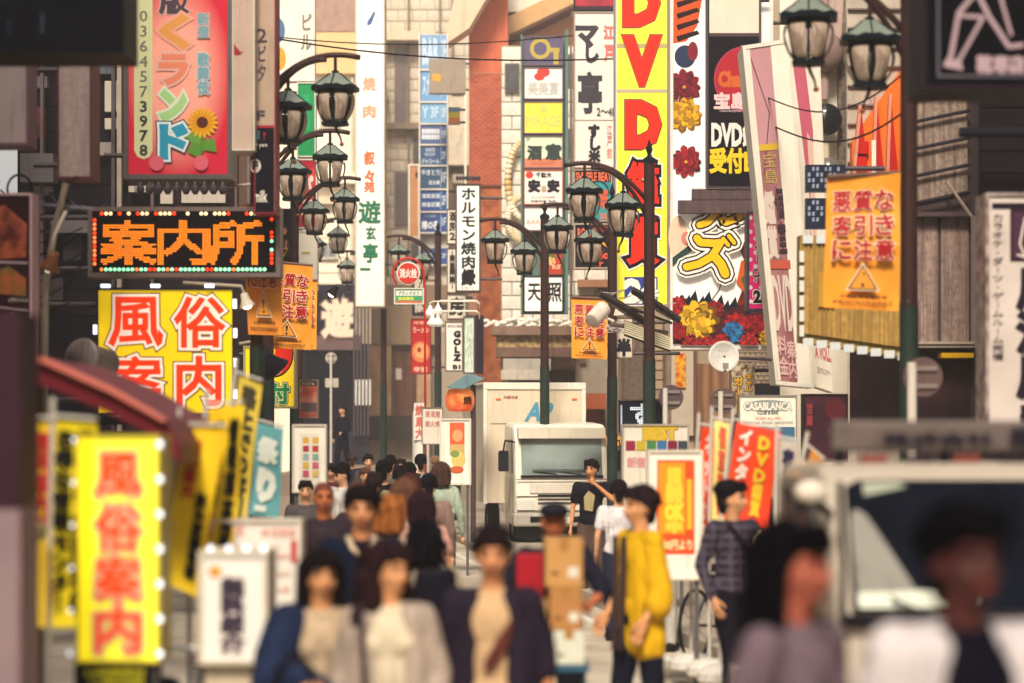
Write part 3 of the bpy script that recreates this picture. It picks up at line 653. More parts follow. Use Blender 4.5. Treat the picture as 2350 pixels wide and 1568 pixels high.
# warning banners, orange cloth on the lamp posts -------------------------------------------------
def warning(label, rect, d, quad=None, wave=.01, clip='full', group='orange warning banners hung along the street', tone='#ee9428'):
    x0, y0, x1, y1 = rect; w_, h_ = x1-x0, y1-y0
    X = lambda u: x0+u*w_; Y = lambda v: y0+v*h_
    RD = '#a80c16'; o = [('#efdcc0', .06)]
    its = []
    for r_, tx in enumerate(('悪質な', '客引き', 'に注意')):
        for c_, ch in enumerate(tx):
            its.append(('h', ch, X(.09+.285*c_), Y(.12+.185*r_), X(.09+.285*c_+.24), Y(.12+.185*r_+.145), RD, .028, o))
    its += [('poly', [(X(.5), Y(.655)), (X(.73), Y(.865)), (X(.27), Y(.865))], '#f0dcc0'), ('poly', [(X(.5), Y(.672)), (X(.705), Y(.857)), (X(.295), Y(.857))], '#6a3a1c'),
            ('poly', [(X(.5), Y(.69)), (X(.67), Y(.848)), (X(.33), Y(.848))], '#e59a3a'), ('poly', [(X(.475), Y(.73)), (X(.525), Y(.73)), (X(.51), Y(.80)), (X(.49), Y(.80))], '#201418'), ('disc', X(.5), Y(.822), w_*.022, h_*.012, '#201418'),
            ('h', '新宿区 新宿警察署', X(.2), Y(.895), X(.82), Y(.925), '#3a2018', .01), ('h', '歌舞伎町商店街振興組合', X(.1), Y(.94), X(.9), Y(.972), '#3a2018', .01)]
    b = board('warning_banner', label, 'banner', rect, d, mt(tone, .75, kind='mottle', h2='#e8a23c', scale=3), None, thick=.01, quad=quad, wave=wave, items=its, grid=(10, 18), group=group)
    g = G(); a = b.lp(x0, y0, .0); c = b.lp(x1, y0, .0); g.cyl((a[0], .0, a[2]), (c[0], .0, c[2]), .02, n=8); g.build('rod', mt('#6b4a40', .5), b.root)
    return b
warning('large orange banner with red warning characters hung on the thick right hand post', (1898, 398, 2066, 712), 21.6, quad=[(1899, 406), (2066, 396), (2064, 714), (1889, 706)], wave=.02)
warning('small orange warning banner on the slim post above the box truck', (1312, 682, 1396, 825), 39.6, quad=[(1311, 682), (1396, 686), (1393, 825), (1312, 822)])
warning('orange warning banner half hidden below the right end of the electronic sign', (548, 470, 646, 770), 27.8, quad=[(552, 470), (642, 475), (648, 770), (570, 768)], tone='#e58a34')
warning('orange warning banner facing us behind the electronic sign, before the white panel', (602, 603, 718, 803), 36, quad=[(620, 600), (718, 610), (714, 803), (598, 798)])
warning('farthest left orange warning banner peeping out behind the other two', (660, 640, 730, 800), 41, quad=[(668, 640), (728, 644), (726, 802), (662, 800)])
# yellow and green reception sign
b = board('reception_sign', 'yellow sign with a red circle and green characters below the left orange banners', 'sign', (560, 795, 678, 936), 37.5, mt('#f2c81a', .5, emit=.3, var=.05), mt('#a99a6c', .5), 5, .3, bracket=('l', .4), items=[
    ('disc', 628, 812, 46, 55, '#2c1a12'), ('disc', 628, 812, 43, 51, '#e8281a'), ('disc', 612, 805, 20, 24, '#f2c81a'), ('h', 'B', 604, 800, 625, 826, '#1c1418', .07),
    ('h', '受', 585, 882, 612, 926, '#2b7a3c', .05, [('#1c1f1a', .12), ('#e4e2bc', .09)]), ('h', '付', 620, 882, 662, 926, '#1f8446', .05, [('#1c1f1a', .12), ('#e4e2bc', .09)])])
# green and red banners, white column
b = board('green_sign', 'upright green sign panel above the red one on the left side', 'sign', (682, 190, 724, 360), 50, mt('#108f52', .55, var=.08), WF, 3, .3, bracket=('l', .3), items=[('v', '酒場', 690, 215, 712, 300, '#2ba36a', .02)])
b = board('red_sign', 'upright red sign panel with pale brush strokes under the green one', 'sign', (682, 366, 727, 524), 50, mt('#c23a3e', .55, var=.08), WF, 3, .3, bracket=('l', .3), items=[
    ('rect', 682, 366, 727, 386, '#a5102a'), ('rect', 682, 500, 727, 524, '#a5102a'), ('h', 'パ', 690, 405, 718, 445, '#e8cbbd', .05), ('h', 'ス', 690, 460, 718, 492, '#e8cbbd', .05)])
b = board('white_banner_sign', 'white sign column with faint grey characters at the top left beside the lanterns', 'sign', (632, -60, 722, 186), 52, mt('#e4dccb', .6, var=.05), WF, 3, .3, bracket=('l', .3), items=[
    ('v', 'ピル', 690, 30, 716, 120, '#7d7468', .03), ('disc', 642, 70, 12, 26, '#4c6c94'), ('disc', 642, 135, 14, 26, '#d39a2a')])
board('white_side_panel', 'blank cream panel below the red sign on the left', 'sign', (682, 530, 728, 665), 50, mt('#e2dac8', .6, var=.05), WF, 3, .3, bracket=('l', .3), items=[('rect', 692, 578, 712, 584, '#b8a855')])
b = board('portrait_sign', 'small black sign with a seated figure above the orange banners', 'sign', (634, 480, 676, 610), 46, mt('#181420', .5), DKF, 3, .2, bracket=('l', .3), items=[
    ('disc', 652, 528, 8, 11, '#2a1416'), ('disc', 653, 531, 5.5, 8, '#d0906c'), ('poly', [(642, 548), (662, 548), (668, 590), (640, 590)], '#3a1a22'), ('poly', [(655, 552), (660, 552), (657, 572), (653, 572)], '#c88a68'),
    ('poly', [(640, 570), (662, 568), (652, 590)], '#e0b030'), ('poly', [(644, 573), (658, 572), (652, 585)], '#2c1420')])
# tall white restaurant column
b = board('white_column_sign', 'very tall white sign column with orange and green vertical characters', 'sign', (816, -120, 882, 703), 60, mt('#f0ead9', .5, emit=.06, var=.04), mt('#c9bda6', .5), 3, .9, items=[
    ('poly', [(842, 52), (858, 26), (862, 30), (852, 55), (844, 60)], '#3b5f96'), ('h', '焼', 834, 178, 861, 208, '#e8977a', .04), ('h', '肉', 834, 242, 861, 270, '#e8977a', .04),
    ('h', '叙', 836, 348, 859, 378, '#e0603a', .04), ('h', '々', 838, 392, 858, 416, '#e0603a', .05), ('h', '苑', 836, 418, 859, 441, '#e0603a', .04),
    ('h', '遊', 824, 462, 872, 512, '#1f6a4c', .03), ('h', '玄', 840, 520, 862, 550, '#1f6a4c', .03), ('h', '亭', 834, 560, 866, 602, '#1f6a4c', .03), ('rect', 826, 615, 850, 621, '#1f6a4c')], bracket=('r', .6))
# blue floor signs --------------------------------------------------------------------------------
root = thing('floor_sign_column', 'column of small blue floor signs in white frames on the stone building', 'sign', W(995, 640, 66))
fl = [(80, 158, '#7d9fc2', ('BAR', 6)), (162, 232, '#6f9cc6', ('スナック', 5)), (236, 282, '#79a9cc', ('Y 3F', 4)), (288, 330, '#4f648e', ('3F', 2)), (336, 378, '#3c5c88', ('WHITE', 2)), (384, 432, '#3a5674', ('やきとり2F', 2)), (437, 484, '#31538c', ('檜原 1F', 2)), (488, 532, '#34508a', ('庵の店', 2)), (570, 606, '#3a548e', ('サウナ', 2))]
for i, (ya, yb, c, tx) in enumerate(fl):
    its = [('rect', 1011, ya+2, 1012.5, yb-2, '#9db0c4'), ('h', '1F' if i % 2 else '2F', 1014, ya+12, 1023, yb-14, '#cdd6dc', .02)]
    if i == 3: its += [('polys', [[(968+q % 6*7, ya+8+q//6*13), (974+q % 6*7, ya+8+q//6*13), (974+q % 6*7, ya+19+q//6*13), (968+q % 6*7, ya+19+q//6*13)] for q in range(12)], '#d8dade')]
    elif i == 4: its += [('h', 'WHITE', 976, ya+4, 998, ya+13, '#cdd6dc', .01), ('h', 'MACKAY', 975, ya+15, 999, ya+22, '#cdd6dc', .01), ('h', 'ジャコール', 967, ya+29, 1008, ya+40, '#cdd6dc', .03)]
    elif i == 5: its += [('h', 'やきとり', 967, ya+6, 1009, ya+18, '#cdd6dc', .03), ('h', '庄太郎', 984, ya+30, 1009, ya+40, '#cdd6dc', .03)]
    elif i == 6: its += [('h', '個室居酒', 968, ya+8, 1009, ya+18, '#cdd6dc', .03), ('h', '麻雀荘閣', 968, ya+27, 1009, ya+38, '#cdd6dc', .03)]
    elif i == 7: its += [('h', '八丁味噌', 974, ya+5, 1000, ya+12, '#aebac8', .0), ('h', '椿の夜', 968, ya+19, 1007, ya+38, '#e2e6e8', .04)]
    else: its += [('h', tx[0], 970, ya+10, 1006, yb-12, '#b9cbdb', .04)]
    o = board(None, None, None, (966, ya, 1026, yb), 66, mt(c, .5, var=.1), None, root=root, items=its, thick=.25, panel='floor_panel')
g = G(); kk = 66/S
for x in (963, 1027): p = (x-995)*kk; g.box(p-.02, -.05, -2.2*0, p+.02, .3, (640-75)*kk)
for (ya, yb, _, _) in fl: g.box(-.38, -.04, (640-yb)*kk-.055, .38, .28, (640-yb)*kk-.01)
g.build('frame', WF, root); G().box(-.36, .251, 0, .36, .3, (640-75)*kk).build('backing', mt('#d8cdb9', .6), root)
# signs on the brick corner -----------------------------------------------------------------------
board('framed_brown_sign', 'rounded brown sign in a pale frame left of the blue floor signs', 'sign', (938, 378, 962, 546), 68, mt('#b9835a', .6, var=.2), WF, 4, .25, items=[('disc', 957, 402, 4, 7, '#3a2420')])
board('grey_board_with_star', 'grey square board with a faded yellow star high before the brick column', 'sign', (985, 135, 1068, 214), 64, mt('#9a8b7a', .7, var=.15), None, 2, .3, items=[('flower', 1002, 178, 12, 7, 0, '#d9a03a')], bracket=('r', .1))
board('rainbow_cube_sign', 'small striped blue yellow and orange sign box beside the blue floor signs', 'sign', (1029, 246, 1055, 284), 65, mt('#7f9ec0', .6), None, 2, .3, items=[('rect', 1029, 257, 1055, 270, '#e6cf4e'), ('rect', 1029, 270, 1055, 284, '#e08448')], bracket=('r', .15))
b = board('grill_sign', 'white vertical sign with black brush characters on the brick corner', 'sign', (1046, 423, 1102, 669), 55, mt('#f0ecdf', .5, emit=.1, var=.03), mt('#54433f', .5), 4, .55, bracket=('r', .5), items=[
    ('v', 'ホルモン焼肉', 1058, 430, 1092, 618, '#1d2b2c', .035), ('disc', 1074, 636, 15, 15, '#c96a4c'), ('h', '縁', 1060, 619, 1090, 654, '#1a1a20', .05), ('h', '炭火焼ホルモン', 1058, 658, 1090, 664, '#7a5a50', 0)])
for i in range(8):
    piece('bulb', LB, b.root, b.lp(1050 + i*7, 417, .1), scale=(.8, .8, -.8))
for (yy0, yy1, tx, nm, lb) in ((480, 560, '酒房2', 'white_bar_sign', 'narrow white bar sign tucked behind the grill sign'), (570, 672, '串', 'white_skewer_sign', 'white sign with black strokes behind the lower part of the grill sign'), (676, 732, '房', 'white_small_sign', 'small white sign with one brush character above the striped street lamps')):
    board(nm, lb, 'sign', (1026, yy0, 1052 if yy0 < 600 else 1070, yy1), 57, mt('#ded4c2', .6), mt('#5b4742', .5), 2, .25, items=[('v', tx, 1031, yy0+6, 1045 if yy0 < 600 else 1066, yy1-6, '#2a2428', .04)], bracket=('r', .15))
b = board('music_bar_sign', 'white sign reading GOLZ sideways with B1 at its foot', 'sign', (1022, 738, 1062, 852), 53, mt('#e9e3d4', .5, emit=.05), mt('#7a6a60', .5), 3, .3, bracket=('r', .15), items=[
    ('h', 'ROCK BAR', 1028, 746, 1060, 752, '#2a2428', .02), ('v', 'GOLZ', 1036, 758, 1062, 830, '#241f26', .09), ('h', 'B1', 1040, 838, 1056, 847, '#241f26', .05)])
b = board('narrow_lit_sign', 'narrow greenish white sign box with a dark side under the white globe lamps', 'sign', (1064, 727, 1090, 857), 50, mt('#c9d4c2', .4, emit=.1, kind='mottle', h2='#a8b8a4', scale=5), mt('#5c4a48', .4), 3, .2, bracket=('r', .15), items=[('v', 'バスバ', 1071, 740, 1084, 840, '#8fa090', 0)])
p = W(1098, 857, 50) - b.root.location; G().box(p.x-.1, .0, p.z, p.x+.1, .5, p.z+1.2).build('side_box', mt('#2a2230', .6), b.root)
board('kanji_dark_sign', 'small dark signs with pale characters behind the hydrant sign', 'sign', (946, 620, 976, 724), 68, mt('#37262c', .6), DKF, 2, .2, items=[('v', '桂ぽ', 952, 625, 972, 720, '#d8cdbd', .06), ('rect', 946, 662, 976, 692, '#8a5a4a')])
b = board('noodle_sign', 'red ramen sign with a bowl picture behind the red pole', 'sign', (943, 732, 988, 858), 62, mt('#b52322', .5, emit=.05), mt('#7c1c1c', .5), 2, .25, bracket=('r', 1.2), items=[
    ('h', 'ラーメン', 948, 752, 984, 764, '#e8b8a0', .04), ('h', '味噌', 950, 737, 972, 745, '#e8b8a0', .01), ('disc', 966, 808, 21, 24, '#d9794a'), ('disc', 966, 806, 15, 17, '#e8a06a'), ('disc', 962, 803, 5, 6, '#a02a18'), ('h', '辛旨', 950, 842, 980, 854, '#e8b8a0', .04)])
# right hand signs -----------------------------------------------------------------------------------
root = thing('tenant_sign_column', 'column of six stacked sign boxes in a green edged frame on the white stone wall', 'sign', W(1248, 720, 54), 0)
def cell(r, c, items=(), fr='#6b5a62', e=.05): board(None, None, None, r, 54, mt(c, .5, emit=e, var=.06), mt(fr, .5), 3, .3, root=root, items=items, panel='sign_box')
cell((1202, 84, 1292, 150), '#5d5470', [('ring', 1240, 112, 24, 9, '#b3a04a'), ('rect', 1258, 110, 1284, 120, '#b3a04a'), ('rect', 1270, 118, 1282, 148, '#b3a04a')])
cell((1202, 155, 1292, 228), '#e8e0d6', [('disc', 1247, 166, 15, 11, '#dc3d38'), ('disc', 1238, 176, 12, 9, '#dc3d38'), ('h', '美美宴', 1212, 188, 1282, 218, '#b9b6ae', .02)])
cell((1202, 233, 1292, 307), '#ebd84c', [('h', 'MIRAGE', 1208, 266, 1286, 290, '#c9c06a', .02), ('disc', 1247, 250, 7, 9, '#c9c070'), ('h', 'club', 1234, 292, 1262, 301, '#d6c860', 0)])
cell((1202, 312, 1292, 386), '#cdd9b8', [('rect', 1204, 364, 1290, 384, '#cf7a5c'), ('h', '酒', 1212, 336, 1242, 366, '#2d3a34', .06), ('h', '意', 1254, 332, 1286, 366, '#2d3a34', .06), ('h', '03-3202-9337', 1222, 371, 1274, 379, '#8b4a3c', .0), ('h', '3F', 1208, 316, 1216, 324, '#4a5a4c', 0)])
cell((1202, 390, 1292, 470), '#eee6d8', [('disc', 1215, 402, 9, 8, '#d2412f'), ('h', '千駄木', 1230, 396, 1266, 408, '#2a2428', .04), ('h', '安', 1214, 414, 1238, 440, '#241e28', .08), ('h', '安', 1258, 414, 1282, 440, '#241e28', .08), ('disc', 1248, 434, 6, 8, '#b9a08a'), ('h', 'みんなの居酒屋', 1220, 450, 1274, 456, '#6a5a58', 0), ('h', '営業時間 無休', 1218, 459, 1276, 465, '#4a4044', .01)], '#a9553a')
cell((1202, 475, 1292, 530), '#ece6da', [('h', 'BAR', 1210, 505, 1240, 515, '#c98a70', .0)], '#6b5a62')
cell((1240, 575, 1290, 630), '#b03a26', [('h', 'RIF', 1268, 608, 1288, 618, '#e0c8a0', .01), ('flower', 1256, 590, 18, 6, 0, '#4a6a34'), ('flower', 1266, 600, 12, 5, .3, '#e0b070')], '#8a4a36')
cell((1202, 634, 1292, 716), '#efebe1', [('h', '天', 1212, 652, 1240, 690, '#26232a', .025), ('h', '照', 1258, 650, 1288, 692, '#26232a', .025)], '#2a2230', .12)
kk = 54/S; g = G(); g.box(-53*kk, -.06, 0, -49*kk, .3, 640*kk); g.box(49*kk, -.06, 0, 56*kk, .3, 650*kk); g.box(-49*kk, .301, 0, 49*kk, .36, 640*kk); g.build('frame', mt('#5d7a70', .5), root)
b = board('sushi_sign', 'tall white sushi restaurant sign with black brush characters left of the yellow sign', 'sign', (1318, 28, 1412, 385), 47, mt('#dcd2c8', .55, emit=.04, var=.05), mt('#a39184', .5), 3, .5, bracket=('r', .3), items=[
    ('h', 'マ', 1324, 62, 1370, 106, '#37333c', .06), ('h', 'し', 1346, 94, 1372, 142, '#37333c', .06), ('h', '江', 1386, 60, 1410, 90, '#cf6a64', .05), ('h', '戸', 1388, 105, 1410, 140, '#cf6a64', .05),
    ('h', '亭', 1328, 168, 1380, 258, '#37333c', .035), ('h', '2〜4F', 1370, 248, 1412, 266, '#4c484e', .03), ('rect', 1318, 275, 1412, 277, '#a89a90'),
    ('h', 'す', 1352, 288, 1374, 316, '#2a2630', .07), ('h', 'し', 1356, 320, 1376, 344, '#2a2630', .07), ('h', '米', 1352, 346, 1376, 372, '#2a2630', .07), ('h', '江', 1393, 288, 1404, 308, '#d98a7c', .02), ('h', '戸', 1393, 312, 1404, 334, '#d98a7c', .02), ('h', '前', 1393, 340, 1404, 362, '#d98a7c', .02)])
board('dark_red_sign', 'dark red sign box at the top above the sushi sign', 'sign', (1318, -60, 1412, 24), 47, mt('#a8303a', .5, kind='mottle', h2='#4a2030', scale=2), DKF, 3, .4, bracket=('r', .3), items=[('rect', 1320, 14, 1410, 22, '#3a2430')])
b = board('beat_bar_sign', 'teal and black bar sign reading SHUFFLE BEAT under the sushi sign', 'sign', (1318, 390, 1404, 508), 46.6, mt('#2e8f95', .5, var=.1), mt('#b8a898', .5), 2, .4, bracket=('r', .5), items=[
    ('rect', 1320, 392, 1402, 418, '#241820'), ('h', 'SHUFFLE BEAT', 1322, 396, 1402, 416, '#e06a4a', .03), ('ring', 1372, 440, 26, 4, '#183c44'), ('h', 'E', 1374, 440, 1392, 470, '#c9543c', .08), ('disc', 1362, 455, 14, 20, '#1c3038'), ('h', 'AT', 1384, 466, 1400, 480, '#e06a4a', .05), ('h', 'SOUL', 1378, 490, 1401, 504, '#e06a4a', .04)])
b = board('rock_bar_sign', 'black bar sign reading ROCKIN with orange lettering above the small banner', 'sign', (1318, 514, 1398, 616), 46.6, mt('#231a26', .5), mt('#b0a090', .5), 3, .4, bracket=('r', .5), items=[
    ('h', "ROCKIN'", 1326, 524, 1376, 545, '#dc6444', .04), ('h', 'ON', 1378, 518, 1395, 532, '#c04a3c', .04), ('disc', 1350, 560, 16, 14, '#3a5a60'), ('h', '★', 1376, 545, 1396, 566, '#dba23a', .05), ('h', 'Bo', 1374, 576, 1396, 594, '#d0553e', .05), ('h', 'Bar', 1350, 598, 1384, 611, '#d0553e', .05)])
YD = mt('#e8e23a', .45, emit=.22, var=.06); RD2 = mt('#f0200c', .45, emit=.2, var=.03)
OD = [(mt('#efe9dc', var=0), .15), (mt('#17111a', var=0), .115)]
b = board('yellow_vertical_sign', 'very tall yellow sign with huge red outlined letters down its face', 'sign', (1414, -60, 1537, 702), 41, YD, mt('#d6ccb8', .5), 4, .9, bracket=('r', .5), items=[
    ('rect', 1416, 100, 1535, 111, '#b0a06a'), ('rect', 1416, 205, 1535, 213, '#b5a488'),
    ('h', 'D', 1436, -40, 1508, 54, RD2, .06, [(mt('#7a4038', var=0), .08)]), ('h', 'V', 1438, 90, 1508, 190, RD2, .06, [(mt('#7a4038', var=0), .08)]),
    ('h', 'D', 1442, 240, 1510, 333, RD2, .07, [(mt('#4a2428', var=0), .09)]),
    ('h', '鑑', 1442, 374, 1510, 464, RD2, .035, OD), ('h', '賞', 1442, 502, 1508, 604, RD2, .035, OD),
    ('rect', 1433, 636, 1509, 700, '#2b3a8c'), ('h', '24', 1436, 644, 1506, 692, '#f0ecda', .07)])
# flower sign
FW = mt('#f4eee4', .5, emit=.1, var=.03)
def shade_(c, f): 
    c = c.lstrip('#'); return '#' + ''.join('%02x' % max(0, min(255, int(int(c[i:i+2], 16)*f))) for i in (0, 2, 4))
def flower_items(cx, cy, r, c1, c2, c3):
    o = []; c1b = shade_(c1, .78); c1c = shade_(c1, 1.12)
    for s_, n, ph in ((1, 11, 0), (.82, 9, .35), (.62, 8, .1), (.44, 7, .6), (.27, 5, .2)):
        o += [('flower', cx, cy, r*s_, n, ph, 0, c2), ('flower', cx, cy, r*s_*.94, n, ph, 1, c1 if s_ != .62 else c1c), ('flower', cx, cy, r*s_*.94, n, ph, 2, c1b if s_ < .9 else c1)]
    return o + [('disc', cx, cy, r*.09, r*.09, c3)]
its = []
its += [('poly', [(1546, -50), (1620, -50), (1600, 60), (1575, 95), (1545, 100)], '#c9501c'), ('polys', [[(1552, -20+i*26), (1600, -34+i*26), (1606, -26+i*26), (1556, -8+i*26)] for i in range(5)], '#2c1a1e')]
its += [('disc', 1572, 130, 24, 26, '#22304e'), ('disc', 1590, 118, 12, 22, '#7c1c2e')]
its += flower_items(1570, 200, 42, '#7c1428', '#35101e', '#c98a2a') + flower_items(1572, 262, 44, '#d89e1e', '#7c5410', '#a07020')
its += flower_items(1574, 372, 38, '#9c1222', '#3c0c16', '#d0a030')
its += [('disc', 1556, 545, 22, 50, '#e8c4a8'), ('disc', 1575, 548, 12, 16, '#c97a70'), ('poly', [(1543, 592), (1585, 560), (1592, 572), (1543, 612)], '#1e4038'),
        ('line', [(1610, 720), (1650, 665), (1672, 600)], 2, '#2a2024'), ('poly', [(1690, 560), (1762, 540), (1762, 760), (1690, 700), (1720, 620)], '#5c1a16'), ('poly', [(1700, 600), (1720, 590), (1735, 640), (1715, 680), (1690, 650)], '#c2541c'),
        ('poly', [(1700, 640), (1716, 625), (1712, 670)], '#3d5a2c'), ('poly', [(1700, 690), (1762, 670), (1762, 760), (1640, 740)], '#7d2018')]
its += [('poly', [(1544, 690), (1600, 710), (1700, 700), (1766, 690), (1766, 790), (1544, 790)], '#471019')]
its += [('polys', [[(x, y), (x+16, y-24), (x+22, y+2)] for (x, y) in ((1566, 700), (1580, 690), (1598, 702), (1612, 692), (1640, 700), (1655, 712), (1672, 705), (1700, 720), (1722, 705), (1690, 745), (1745, 720), (1660, 740))], '#14202a')]
its += flower_items(1690, 745, 34, '#a8141e', '#480c14', '#300808') + flower_items(1640, 712, 24, '#8e1220', '#360a12', '#300808') + flower_items(1556, 700, 24, '#b01a24', '#4c0c14', '#400a0a')
its += flower_items(1600, 738, 52, '#e0ae20', '#6d480e', '#c98a18') + flower_items(1684, 762, 28, '#2a72a8', '#12304e', '#0e2438') + flower_items(1584, 790, 26, '#a01820', '#420c12', '#300808') + flower_items(1622, 792, 24, '#b01c24', '#4c0e14', '#300808') + flower_items(1735, 745, 28, '#98121e', '#400a12', '#300808') + flower_items(1718, 788, 24, '#b8202a', '#4c0c14', '#300808') + flower_items(1655, 786, 22, '#a8141e', '#480c14', '#300808') + flower_items(1552, 762, 24, '#a01622', '#400a12', '#300808') + flower_items(1758, 775, 22, '#dca61e', '#6a460c', '#906010')
KB = [(mt('#eae3d6', var=0), .15), (mt('#181420', var=0), .115), (mt('#eee7da', var=0), .095), (mt('#181420', var=0), .065)]
ST = [([(1598, 548), (1606, 558), (1640, 560), (1652, 558), (1643, 574), (1632, 590), (1603, 607), (1574, 614)], 17), ([(1640, 592), (1654, 608), (1663, 630)], 20), ([(1658, 549), (1670, 564)], 9), ([(1671, 543), (1684, 559)], 9),
      ([(1640, 490), (1634, 500), (1622, 512), (1604, 518)], 15), ([(1650, 470), (1654, 500), (1664, 512), (1690, 502), (1712, 486)], 16)]
for add, cc in ((34, '#eee7da'), (26, '#181420'), (19, '#f0eadd'), (7, '#181420'), (0, '#f2bd0c')):
    for P_, w_ in ST: its += [('line', P_, w_ + add, cc)]
b = board('flower_poster_sign', 'huge white sign with painted peonies and one big yellow outlined character', 'sign', (1540, -60, 1772, 800), 38, FW, mt('#e2dace', .5), 7, .8, bracket=('r', .3), items=its, step=.0004)
b = board('black_dvd_sign', 'black sign with a red disc, white DVD and yellow characters over the grey ledges', 'sign', (1622, -60, 1745, 432), 37.8, mt('#121018', .45), mt('#4c4046', .5), 5, .15, bracket=('r', .15), items=[
    ('rect', 1628, -50, 1745, 76, '#d9d0bb'), ('rect', 1628, 76, 1745, 84, '#4c3a3c'),
    ('disc', 1710, 182, 72, 76, '#a03048'), ('disc', 1710, 182, 68, 72, '#a8182a'), ('poly', [(1700, 105), (1745, 110), (1745, 150), (1715, 135)], '#d8c4b8'), ('h', 'Cham', 1650, 166, 1720, 198, '#c05a24', .07), ('h', '宝島', 1640, 214, 1712, 250, '#d9b8b8', .05), ('h', 'TAKARAJIMA TWENTY', 1650, 252, 1740, 259, '#b8a8ae', .01),
    ('h', 'DVD', 1634, 286, 1702, 334, '#ddd6cc', .05), ('h', '鑑', 1706, 284, 1742, 334, '#ddd6cc', .05), ('h', '受付B', 1630, 342, 1728, 396, '#e6bd1a', .05)])
root = thing('grey_ledge', 'two stepped grey metal ledges between the black sign and the flower sign', 'ledge', W(1650, 490, 37.85))
for (a, b_, c, e, dd) in ((1588, 435, 1740, 459, .7), (1556, 461, 1745, 490, 1.0)):
    p, q = W(a, e, 37.85)-root.location, W(c, b_, 37.85)-root.location
    G().box(p.x, -.05 if dd < 1 else -.09, p.z, q.x, .1 if dd < 1 else .095, q.z).build('ledge_step', mt('#5f4c4c', .6, kind='stain', h2='#4a3a3e', scale=3), root)
p, q = W(1588, 435, 37.85)-root.location, W(1740, 435, 37.85)-root.location
LSP = G().box(0, -.01, 0, .03, .01, .02).mesh('clip', mt('#c9bfb2', .5))
for i in range(20): piece('clip', LSP, root, (p.x + i*.05, -.06, p.z+.002))
b = board('pink_dotted_sign', 'narrow hot pink sign with white dots reading 2F and Cafe', 'sign', (1716, 488, 1782, 712), 35.5, mt('#dc1c6c', .5, emit=.12, var=.04), mt('#35324a', .5), 5, .4, bracket=('r', .15), items=[
    ('discs', [(1722 + (i % 3)*25 + (12 if (i//3) % 2 else 0), 500 + (i//3)*16, 5) for i in range(39)], '#efe0dc'),
    ('v', 'QTAL', 1728, 490, 1762, 600, '#1a1420', .07, [('#eee4de', .11)]), ('h', '12:00~2', 1730, 606, 1752, 614, '#efe4da', .03), ('h', 'Cafe', 1728, 618, 1756, 636, '#1a1420', .04, [('#f0e0dc', .09)]), ('h', 'JKスペシャル', 1730, 640, 1768, 648, '#1a1420', .03), ('h', '2F', 1730, 668, 1760, 694, '#17131c', .06, [('#f2ece2', .11)])])
# leaning white sign towers, seen edge on
LT = [(1706, 108), (1812, 92), (1866, 888), (1782, 880)]
b = board('leaning_white_sign', 'tall white and dark red sign tower leaning right with stretched white letters', 'sign', (1706, 100, 1830, 888), 33, mt('#a87a76', .5, kind='stain', h2='#8c5458', scale=1), mt('#ded6c6', .5), 9, .7, quad=LT, grid=(2, 8), items=[
    ('rect', 1722, 106, 1778, 330, '#b8868a'), ('line', [(1720, 120), (1760, 260), (1730, 400)], 3, '#6a3038'), ('rect', 1716, 330, 1790, 345, '#c9a22e'), ('v', '宝島', 1728, 350, 1770, 425, '#b09a4c', .0), ('rect', 1778, 100, 1830, 888, '#e4dccb'), ('rect', 1712, 100, 1722, 880, '#ddd3c2'),
    ('v', '鑑賞', 1722, 440, 1752, 600, '#c9b8ac', .05), ('v', '個室', 1754, 430, 1780, 590, '#3a2430', .03), ('rect', 1722, 600, 1785, 620, '#b8503c'), ('h', 'DVD', 1722, 640, 1782, 760, '#cdbdb2', .03), ('v', '料金', 1722, 775, 1752, 870, '#c9a09a', .03), ('v', '案内', 1752, 785, 1782, 875, '#c9a09a', .03)], bracket=None)
LT2 = [(1812, 130), (1880, 120), (1912, 900), (1868, 886)]
b = board('leaning_pale_sign', 'second leaning sign tower, cream with pink shapes, behind the leaning red and white one', 'sign', (1812, 120, 1900, 900), 34.5, mt('#e0d6c4', .5, var=.06), mt('#d9cfbd', .5), 4, .5, quad=LT2, grid=(2, 8), items=[
    ('poly', [(1820, 140), (1855, 130), (1870, 300), (1850, 500), (1838, 380), (1828, 240)], '#b9566a'), ('poly', [(1850, 300), (1868, 330), (1862, 600), (1852, 700), (1848, 520)], '#d6b3a2'), ('poly', [(1840, 520), (1850, 560), (1846, 720)], '#c05a68'),
    ('h', 'A VOLL', 1828, 800, 1895, 830, '#c06a70', .05), ('h', '店内は3Fへ', 1832, 850, 1895, 866, '#8a7a72', .0)])
# blue black digital panels
for (ya, yb, lb) in ((378, 440, 'upper blue black slatted panel beside the large orange banner'), (455, 525, 'lower blue black slatted panel beside the large orange banner')):
    its = []
    for i in range(9):
        for j in range(4):
            if (i*7 + j*5) % 3: its.append([(1854+i*9.6, ya+6+j*13), (1860+i*9.6, ya+5+j*13), (1860+i*9.6, ya+14+j*13), (1854+i*9.6, ya+15+j*13)])
    board('slatted_panel_sign', lb, 'sign', (1850, ya, 1940 if ya < 400 else 1902, yb), 30, mt('#1d2438', .4), None, 2, .15, items=[('polys', [q for q in its if q[1][0] < (1936 if ya < 400 else 1898)], '#8d97ac')], bracket=('r', .5))
